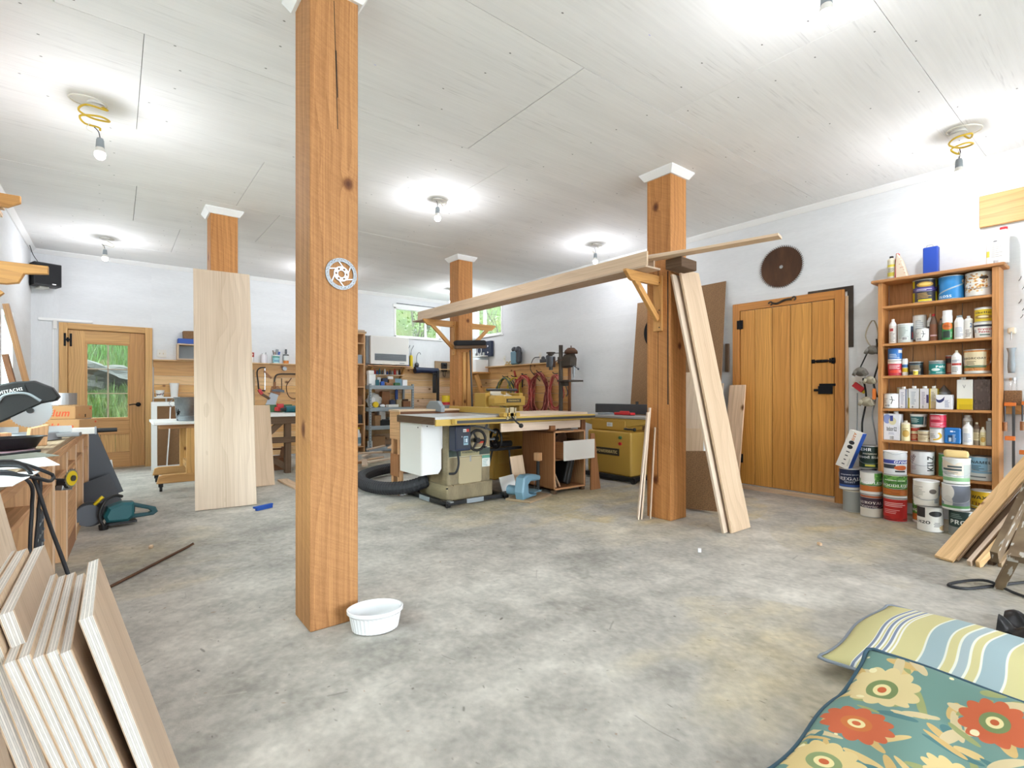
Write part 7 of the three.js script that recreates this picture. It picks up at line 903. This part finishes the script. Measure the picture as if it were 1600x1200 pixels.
one('scraper', 'red and yellow scraper hanging by the respirators', 'scraper', [B(0.03, 0.05, 0.1, 5.6, 1.155, -1.76, 0.7, 0, 0, 0.004)], M.red); one('scraper', 'yellow backed scraper behind the red one', 'scraper', [B(0.02, 0.03, 0.1, 5.615, 1.135, -1.75, 0.7, 0, 0, 0.004)], M.yellow); one('label_strip', 'yellow and red strip tucked against the shelf side', 'strip', Bx(5.5, 5.51, 1.04, 1.14, -1.62, -1.59), M.orange); one('string_line', 'thin grey cord hanging above the DIY carton', 'cord', T([[5.6, 1.1, -1.77], [5.6, 0.9, -1.77], [5.59, 0.72, -1.77]], 0.005, 8), M.greypaint);
// clamps, knife, nails on the wall right of the shelf
const clamp = (lb, z, y0, y1, m, lean) => { const t = thing('bar_clamp', lb, 'clamp', [5.62, 0, z], -PI / 2, 'bar clamps on the wall'); P('bar', BB([0, y0, 0], [lean, y1, 0], [1, 0, 0], 0.018, 0.007), m, t); P('head', B(0.07, 0.03, 0.03, lean - 0.02, y1 - 0.02, 0.0, 0, 0, 0, 0.005), M.orange, t); P('slide', B(0.06, 0.035, 0.03, lean * 0.4 - 0.02, y0 + (y1 - y0) * 0.45, 0, 0, 0, 0, 0.005), M.orange, t); P('screw', T([[lean - 0.05, y1 - 0.02, 0], [lean - 0.05, y1 - 0.16, 0]], 0.006, 4), M.darksteel, t); P('grip', C(0.015, 0.015, 0.07, lean - 0.05, y1 - 0.2, 0, 0, 0, 0, 10), M.brownply, t); };
clamp('bar clamp nearest the shelf side', -0.7, 0.5, 1.03, M.darksteel, 0); clamp('leaning bar clamp second from the shelf', -0.63, 0.3, 1.04, M.steel, 0.03); clamp('black bar clamp third from the shelf', -0.57, 0.55, 1.03, M.blackmat, 0); clamp('thick grey bar clamp at the frame edge', -0.52, 0.5, 1.06, M.dullsteel, 0.01); clamp('red headed bar clamp last on the wall', -0.46, 0.5, 1.08, M.steel, 0);
{ const t = thing('clamp_rack', 'wood strip rack that holds the bar clamps', 'rack', [0, 0, 0]); P('strip', Bx(5.655, 5.7, 0.93, 1.0, -0.75, 0.2), M.bracket, t); P('block', Bx(5.66, 5.7, 1.0, 1.12, -0.76, -0.66), M.cardB, t); }
{ const t = thing('putty_knife', 'grey handled trowel hung on a nail beside the shelf', 'trowel', [5.66, 0, -0.715], -PI / 2); P('hook', T([[0, 1.6, -0.02], [0, 1.58, 0.03], [0, 1.52, 0.03]], 0.004, 8), M.steel, t); P('knob', B(0.05, 0.05, 0.04, 0, 1.6, 0, 0, 0, 0, 0.012), M.cream, t); P('handle', L([[0, 0], [0.02, 0.0], [0.024, 0.05], [0.018, 0.16], [0.03, 0.2], [0.012, 0.18], [0, 0.18]], 0, 1.26, 0.02), M.greypaint, t); }
for (const [y, z] of [[2.0, -0.66], [1.93, -0.64], [1.82, -0.66], [1.76, -0.64], [1.7, -0.65]]) one('wall_nail', 'long nail standing out beside the shelf at about ' + ['two metres', 'one ninety', 'one eighty', 'one seventy five', 'one seventy'][[2.0, 1.93, 1.82, 1.76, 1.7].indexOf(y)], 'nail', T([[5.7, y, z - 0.02], [5.62, y + 0.006, z], [5.56, y + 0.01, z + 0.01]], 0.0025, 4), M.darksteel, 'nails in the wall');
{ const t = thing('glass_jar', 'small clear jar on the block above the clamps', 'jar', [5.67, 1.121, -0.71]); P('jar', L([[0, 0], [0.025, 0], [0.025, 0.07], [0.02, 0.08], [0.018, 0.08], [0.022, 0.07], [0.022, 0.004], [0, 0.004]], 0, 0, 0), M.clear, t); P('cap', C(0.022, 0.022, 0.02, 0, 0.09, 0), M.steel, t); }
// boards leaning at the right edge
const tilt = (lb, x0, z0, x1, y1, z1, w, th, m, name = 'leaning_board') => one(name, lb, 'board', BB([x0, 0.012, z0], [x1, y1, z1], [0, 0, 1], w, th), m, 'boards leaning at the right edge');
tilt('foremost pale board leaning toward the clamps', 4.27, -0.86, 5.5, 0.64, -0.56, 0.1, 0.018, M.pineC); tilt('board laid right under the foremost pale one', 4.325, -0.845, 5.555, 0.64, -0.545, 0.1, 0.018, M.palepine); tilt('dark board third from the front of the leaning set', 4.4, -0.755, 5.56, 0.6, -0.46, 0.08, 0.016, M.oldwood); tilt('tan board fourth from the front of the leaning set', 4.27, -0.735, 5.4, 0.63, -0.42, 0.022, 0.05, M.tanply); tilt('tan board fifth from the front of the leaning set', 4.28, -0.695, 5.4, 0.63, -0.37, 0.022, 0.06, M.pineC); tilt('dark underside board behind the tan ones', 4.4, -0.655, 5.43, 0.55, -0.325, 0.03, 0.05, M.oldwood); tilt('greyish board last of the leaning set', 4.39, -0.61, 5.4, 0.6, -0.28, 0.022, 0.05, M.greyboard);
{ const t = thing('sawhorse', 'low weathered trestle spattered with paint at the right edge', 'sawhorse', [0, 0, 0]); mat('spatter', 0xffffff, 0.85, { map: dataTex(256, 256, (u, v) => { const a = fbm(u, v, 6, 24, 4), b = fbm(u + 0.4, v, 30, 30, 3), w = b > 0.68; return w ? [185, 180, 170] : [120 + 60 * (a - 0.5), 100 + 60 * (a - 0.5), 76 + 50 * (a - 0.5)]; }) });
  P('top_plank', BB([3.53, 0.27, -0.38], [4.45, 0.58, -0.36], [0, 0, 1], 0.17, 0.035), M.spatter, t); P('brace', BB([3.95, 0.16, -0.57], [4.8, 0.79, -0.42], [0, 0, 1], 0.035, 0.09), M.spatter, t); P('leg', BB([3.93, 0.0, -0.55], [3.76, 0.3, -0.44], [0, 0, 1], 0.04, 0.075), M.spatter, t); P('leg', BB([4.5, 0.0, -0.3], [4.35, 0.52, -0.36], [0, 0, 1], 0.04, 0.075), M.spatter, t); }
one('floor_cable', 'black cable looped on the floor at the right edge', 'cable', T([[4.3, 0.009, -0.36], [4.12, 0.009, -0.471], [3.9, 0.009, -0.573], [3.72, 0.009, -0.67], [3.715, 0.009, -0.725], [3.83, 0.009, -0.705], [3.92, 0.026, -0.6], [3.86, 0.01, -0.48], [3.82, 0.009, -0.4], [3.78, 0.009, -0.2]], 0.008, 70, 8), M.rubber);
// cushions
function cushion(name, lb, tex, x0, x1, z0, z1, th, rise, edge) {
  const nx = 40, nz = 40, pos = [], uvs = [], q = (i, j, top) => { const u = i / nx, v = j / nz, eu = Math.min(u, 1 - u) * 2, ev = Math.min(v, 1 - v) * 2, k = Math.pow(Math.max(0, 1 - Math.pow(1 - eu, 3.4)) * Math.max(0, 1 - Math.pow(1 - ev, 3.4)), 0.5); let h = th * 0.5 * k; const b = Math.exp(-Math.pow((u - 0.5) * 9, 2) - Math.pow((v - 0.5) * 9, 2)); if (top) h *= 1 - 0.45 * b + 0.07 * Math.sin(u * 11 + v * 5) * k + 0.05 * Math.sin(v * 23 + u * 3); const x = x0 + (x1 - x0) * u + 0.012 * Math.sin(v * 9), z = z0 + (z1 - z0) * v + 0.012 * Math.sin(u * 8), y = rise(u, v) + th * 0.5 + (top ? h : -h); return [[x, Math.max(0.003, y), z], [u, v]]; };
  for (const top of [true, false]) for (let i = 0; i < nx; i++) for (let j = 0; j < nz; j++) { const a = q(i, j, top), b = q(i + 1, j, top), c = q(i + 1, j + 1, top), d = q(i, j + 1, top); for (const p of top ? [a, d, b, b, d, c] : [a, b, d, b, c, d]) { pos.push(...p[0]); uvs.push(...p[1]); } }
  const g = new THREE.BufferGeometry(); g.setAttribute('position', new THREE.Float32BufferAttribute(pos, 3)); g.setAttribute('uv', new THREE.Float32BufferAttribute(uvs, 2)); g.computeVertexNormals();
  const wl = new Map(), pa = g.attributes.position, na = g.attributes.normal; for (let i = 0; i < pa.count; i++) { const key = [0, 1, 2].map((k) => Math.round(pa.array[i * 3 + k] * 2e4)).join(); const s = wl.get(key) || [0, 0, 0]; for (let k = 0; k < 3; k++) s[k] += na.array[i * 3 + k]; wl.set(key, s); } for (let i = 0; i < pa.count; i++) { const s = V(...wl.get([0, 1, 2].map((k) => Math.round(pa.array[i * 3 + k] * 2e4)).join())).normalize(); na.setXYZ(i, s.x, s.y, s.z); }
  const t = thing(name, lb, 'cushion'); P('cover', g, tex, t); const pip = []; for (let k = 0; k <= 60; k++) { const w = k / 60 * 4, s = w % 1, f = Math.floor(w) % 4, [u, v] = f === 0 ? [s, 0] : f === 1 ? [1, s] : f === 2 ? [1 - s, 1] : [0, 1 - s]; pip.push(q(Math.round(u * nx), Math.round(v * nz), true)[0]); } P('piping', T(pip.slice(0, 60), 0.007, 160, 6, true), edge, t); P('button', S(0.014, (x0 + x1) / 2, rise(0.5, 0.5) + th * 0.78, (z0 + z1) / 2, 1, 0.5, 1), edge, t); return t;
}
{
  const cv = (w, h, f, flip) => { const c = document.createElement('canvas'); c.width = w; c.height = h; f(c.getContext('2d')); const t = new THREE.CanvasTexture(c); t.colorSpace = THREE.SRGBColorSpace; t.flipY = false; return t; };
  const stripes = cv(64, 1024, (g) => { g.fillStyle = '#cfc790'; g.fillRect(0, 0, 64, 1024); const s = (y, h, c) => { g.fillStyle = c; g.fillRect(0, y, 64, h); }; for (let k = 0; k < 3; k++) { const o = k * 400 + 45; for (let i = 0; i < 3; i++) { s(o + 30 + i * 18, 14, '#ecebe2'); s(o + 32 + i * 18, 7, '#7f8aa2'); } s(o + 30 + 54, 5, '#ecebe2'); s(o + 150, 46, '#9db3b8'); s(o + 146, 5, '#e6e8da'); s(o + 195, 5, '#e6e8da'); s(o + 220, 6, '#e6e8da'); s(o + 226, 20, '#a7b8bc'); s(o + 246, 6, '#e6e8da'); s(o + 275, 46, '#9db3b8'); s(o + 270, 5, '#e6e8da'); s(o + 320, 5, '#e6e8da'); } });
  mat('stripecloth', 0xffffff, 0.9, { map: stripes, sheen: 0.3, sheenRoughness: 0.6 });
  const flower = (g, x, y, r, c1, c2, n) => { for (let i = 0; i < n; i++) { const a = i / n * 6.283; g.fillStyle = c1; g.beginPath(); g.ellipse(x + Math.cos(a) * r * 0.6, y + Math.sin(a) * r * 0.6, r * 0.42, r * 0.24, a, 0, 7); g.fill(); } g.fillStyle = c2; g.beginPath(); g.arc(x, y, r * 0.42, 0, 7); g.fill(); g.fillStyle = '#e9d9a0'; g.beginPath(); g.arc(x, y, r * 0.24, 0, 7); g.fill(); g.fillStyle = '#c8643a'; g.beginPath(); g.arc(x, y, r * 0.12, 0, 7); g.fill(); };
  const floral = cv(1024, 1024, (g) => { g.fillStyle = '#6f9188'; g.fillRect(0, 0, 1024, 1024); for (let i = 0; i < 150; i++) { g.fillStyle = ['#d9bd82', '#9aa06a', '#cfae70', '#4f7a7c', '#d2c096'][i % 5]; g.beginPath(); const x = rr(0, 1024), y = rr(0, 1024), a = rr(0, 6.3); g.ellipse(x, y, rr(30, 90), rr(10, 24), a, 0, 7); g.fill(); } for (let i = 0; i < 9; i++) flower(g, (i % 3) * 340 + rr(110, 190), (i / 3 | 0) * 340 + rr(110, 190), rr(100, 140), ['#dcc48a', '#c8643f', '#dcc894', '#d9a866'][i % 4], ['#8a9a6a', '#c9743c', '#7a8a5a'][i % 3], 12); for (let i = 0; i < 26; i++) { g.fillStyle = '#eadfb4'; g.beginPath(); g.arc(rr(0, 1024), rr(0, 1024), rr(6, 14), 0, 7); g.fill(); } });
  mat('floralcloth', 0xffffff, 0.9, { map: floral, sheen: 0.3, sheenRoughness: 0.6 }); mat('cordblue', 0x3d5b6b, 0.8); mat('cordgrey', 0x8d95a0, 0.8);
  cushion('striped_cushion', 'green and blue striped seat cushion lying on the floor', M.stripecloth, 2.18, 2.98, -0.82, 0.55, 0.12, (u, v) => 0.0, M.cordgrey);
  cushion('floral_cushion', 'floral cushion overlapping the striped one', M.floralcloth, 1.38, 2.2, -0.67, 0.12, 0.1, (u, v) => 0.1 * cl((u - 0.75) * 4), M.cordblue);
}
one('black_bag', 'crumpled black plastic bag beyond the striped cushion', 'bag', (() => { const g = new THREE.PlaneGeometry(0.4, 0.3, 24, 18); g.rotateX(-PI / 2); const p = g.attributes.position; for (let i = 0; i < p.count; i++) { const x = p.getX(i), z = p.getZ(i); p.setY(i, 0.02 + 0.04 * Math.abs(Math.sin(x * 17 + z * 9) * Math.cos(z * 21 - x * 8)) + 0.02 * Math.sin(x * 40 + z * 30)); } g.computeVertexNormals(); g.translate(3.22, 0, -0.3); return g; })(), mat('bagblack', 0x16181c, 0.28, { side: THREE.DoubleSide }));
// small litter on the floor
for (const [x, z, s, m, lb] of [[3.18, -1.95, 0.022, 'paper', 'small white chip on the floor before the leaning planks'], [4.0, -1.5, 0.02, 'palepine', 'tiny wood chip on the floor near the paint stacks'], [0.2, -4.4, 0.02, 'palepine', 'tiny wood chip on the floor by the steel rod']]) one('wood_chip', lb, 'wood chip', B(s * 1.6, s, s, x, s / 2 + 0.001, z, 0, rr(0, 3), 0), M[m]);
// ---------------------------------------------------------------- outside: bank behind the building
{
  const hgt = (x, z) => {                                        // rises away from the back and right walls
    const db = Math.max(0, ZB - 0.7 - z), dr = Math.max(0, x - XR - 0.9), dl = Math.max(0, XL - 2.5 - x);
    const s = Math.hypot(db, dr); return -0.06 + 0.78 * s - 0.012 * s * s + 0.35 * dl + 0.16 * Math.sin(x * 2.1 + z * 1.3) * cl(s * 0.6) + 0.1 * Math.sin(x * 5.3 - z * 3.1) * cl(s);
  };
  const g = new THREE.PlaneGeometry(60, 56, 150, 140); g.rotateX(-PI / 2); g.translate(4, 0, -8);
  const p = g.attributes.position; for (let i = 0; i < p.count; i++) { const x = p.getX(i), z = p.getZ(i); const inside = x > XL - 0.3 && x < XR + 0.3 && z > ZB - 0.3 && z < ZF + 0.3; p.setY(i, inside ? -0.35 : hgt(x, z)); }
  g.computeVertexNormals();
  mat('turf', 0x4a5430, 0.95, { map: dataTex(512, 512, (u, v) => { const a = fbm(u, v, 8, 8, 5), b = fbm(u + 0.3, v, 60, 60, 3); const k = cl(a * 1.5 - 0.35); return [150 + 70 * (1 - k) + 40 * (b - 0.5), 190 - 10 * k + 60 * (b - 0.5), 90 + 40 * (1 - k) + 30 * (b - 0.5)]; }) });
  M.turf.map.repeat.set(14, 14);
  const ter = lit(new THREE.Mesh(g, M.turf)); ter.name = 'hillside'; ter.userData = { kind: 'structure', label: 'grassy bank rising behind the building' }; scene.add(ter);
  struct('gravel_yard', (() => { const q = new THREE.BoxGeometry(30, 0.1, 14); q.translate(3, -0.06, 12.6); const q2 = new THREE.BoxGeometry(2.6, 0.1, 15); q2.translate(-2.4, -0.055, -2.2); return [q, q2]; })(), mat('gravel', 0xb4b0a8, 0.95, { map: texMottle }), 'pale gravel yard before the open doorway');
  // grass blades
  const blade = new THREE.BufferGeometry(); blade.setAttribute('position', new THREE.Float32BufferAttribute([-0.006, 0, 0, 0.006, 0, 0, 0.005, 0.5, 0.08, -0.006, 0, 0, 0.005, 0.5, 0.08, -0.004, 0.5, 0.08, -0.004, 0.5, 0.08, 0.005, 0.5, 0.08, 0.001, 1, 0.3], 3)); blade.computeVertexNormals();
  mat('grassblade', 0xffffff, 0.8, { transmission: 0.3, thickness: 0, side: THREE.DoubleSide });
  const N = 26000, im = new THREE.InstancedMesh(blade, M.grassblade, N), col = new THREE.Color(), e = new THREE.Euler();
  for (let i = 0; i < N; i++) {
    const far = i % 4 === 0; const x = far ? rr(-2, 16) : rr(-2.2, 1.6), z = far ? rr(-20, -5) : rr(-13.5, -9.9); const ok = z < ZB - 0.6 || x > XR + 0.8;
    const s = ok ? rr(0.12, 0.34) * (far ? 1.6 : 1) : 0.0001; M4.compose(V(x, ok ? hgt(x, z) - 0.01 : -0.3, z), Q4.setFromEuler(e.set(rr(-0.4, 0.4), rr(0, 6.3), 0)), V(far ? 2 : 1.1, s, s)); im.setMatrixAt(i, M4);
    const h = fbm(x * 0.05 + 3, z * 0.05 + 3, 16, 16, 3); im.setColorAt(i, col.setRGB(0.035 + 0.07 * h * rr(0.6, 1.3), 0.09 + 0.07 * rnd(), 0.008 + 0.016 * rnd()));
  }
  lit(im); im.name = 'grass'; im.userData = { kind: 'stuff', label: 'bright green grass on the bank outside', category: 'grass' }; scene.add(im);
  // rocks
  mat('rock', 0x3b3934, 0.9, { map: texMottle, bumpMap: bumpFine, bumpScale: 0.01 });
  const rocks = [[-0.42, -10.75, 0.62, 'flat mossy rock low in the door panes'], [-0.28, -11.9, 0.7, 'large dark overhanging rock upper left in door panes'], [0.75, -12.5, 0.7, 'pale rounded boulder upper right in door panes'], [0.45, -11.2, 0.4, 'pale rock at right of the door panes'], [-0.75, -13.4, 0.6, 'grey rock at the top left of door panes'], [0.5, -10.4, 0.28, 'small dark rock at the foot of the bank'], [0.55, -13.6, 0.5, 'grey rock near the top right of door panes']];
  for (const [x, z, s, lb] of rocks) {
    const q = new THREE.IcosahedronGeometry(1, 3), a = q.attributes.position, k = rr(0, 9);
    for (let i = 0; i < a.count; i++) { const v = V(a.getX(i), a.getY(i), a.getZ(i)); const n = 0.75 + 0.35 * Math.sin(v.x * 2.1 + k) * Math.cos(v.z * 2.7 - k) + 0.16 * Math.sin(v.y * 5 + v.x * 4 + k); v.multiplyScalar(n); a.setXYZ(i, v.x * s, v.y * s * 0.5, v.z * s * 0.8); }
    q.computeVertexNormals(); q.translate(x, hgt(x, z) + 0.12 * s, z);
    one('boulder', lb, 'rock', q, M.rock, 'boulders on the bank outside the door');
  }
  // brush and saplings beyond the high windows
  mat('twig', 0x4a443c, 0.9); mat('twigleaf', 0x4f6226, 0.85, { transmission: 0.4, thickness: 0, side: THREE.DoubleSide });
  const leafG = () => { const q = new THREE.CircleGeometry(0.045, 5); q.scale(1, 0.6, 1); return q; };
  const bush = (x, z, hh, n, lb, leafy) => {
    const t = thing('shrub', lb, 'shrub', [x, hgt(x, z) - 0.05, z], 0, 'brush outside the high windows'); const tw = [], lf = [];
    for (let i = 0; i < n; i++) {
      const a = rr(0, 6.3), r = rr(0.2, 0.9), h2 = hh * rr(0.5, 1), p2 = [Math.cos(a) * r * 0.5 + rr(-0.1, 0.1), h2 * 0.55, Math.sin(a) * r * 0.5], p3 = [Math.cos(a) * r, h2, Math.sin(a) * r];
      tw.push(T([[rr(-0.15, 0.15), 0, rr(-0.15, 0.15)], p2, p3], rr(0.008, 0.018), 6, 4));
      for (let k = 0; k < 3; k++) { const b = rr(0, 6.3), s = rr(0.35, 0.8), q0 = [p2[0] + (p3[0] - p2[0]) * s, p2[1] + (p3[1] - p2[1]) * s, p2[2] + (p3[2] - p2[2]) * s]; tw.push(T([q0, [q0[0] + Math.cos(b) * 0.2, q0[1] + 0.25, q0[2] + Math.sin(b) * 0.2], [q0[0] + Math.cos(b) * 0.35, q0[1] + 0.55, q0[2] + Math.sin(b) * 0.35]], 0.006, 4, 3)); }
      for (let k = 0; k < leafy; k++) lf.push(xf(clean(leafG()), p3[0] * rr(0.3, 1.3) + rr(-0.3, 0.3), h2 * rr(0.35, 1.15), p3[2] * rr(0.3, 1.3) + rr(-0.3, 0.3), rr(0, 3), rr(0, 6), rr(0, 6)));
    }
    P('branches', tw, M.twig, t); P('leaves', lf, M.twigleaf, t).userData.kind = 'stuff';
  };
  const lbs = ['bare grey brush lowest in the back window', 'leafy sapling at the left of the back window', 'twiggy shrub in the middle of the back window', 'leafy shrub at the right of the back window', 'leafy shrub filling the side window', 'twiggy shrub behind the far corner', 'sapling farther up the bank', 'leafy sapling high on the bank'];
  [[4.6, -10.9, 1.1, 34, 3], [3.2, -12.6, 2.2, 14, 14], [5.2, -12.9, 1.6, 22, 7], [7.0, -13.4, 2.0, 16, 14], [7.6, -9.6, 2.2, 26, 22], [9.4, -8.6, 1.6, 20, 10], [5.3, -14.5, 3.0, 14, 18], [9.2, -11.0, 3.2, 16, 26]].forEach(([x, z, h2, n, lf], i) => bush(x, z, h2, n, lbs[i], lf));
}
useAtlas();
renderer.render(scene, camera);
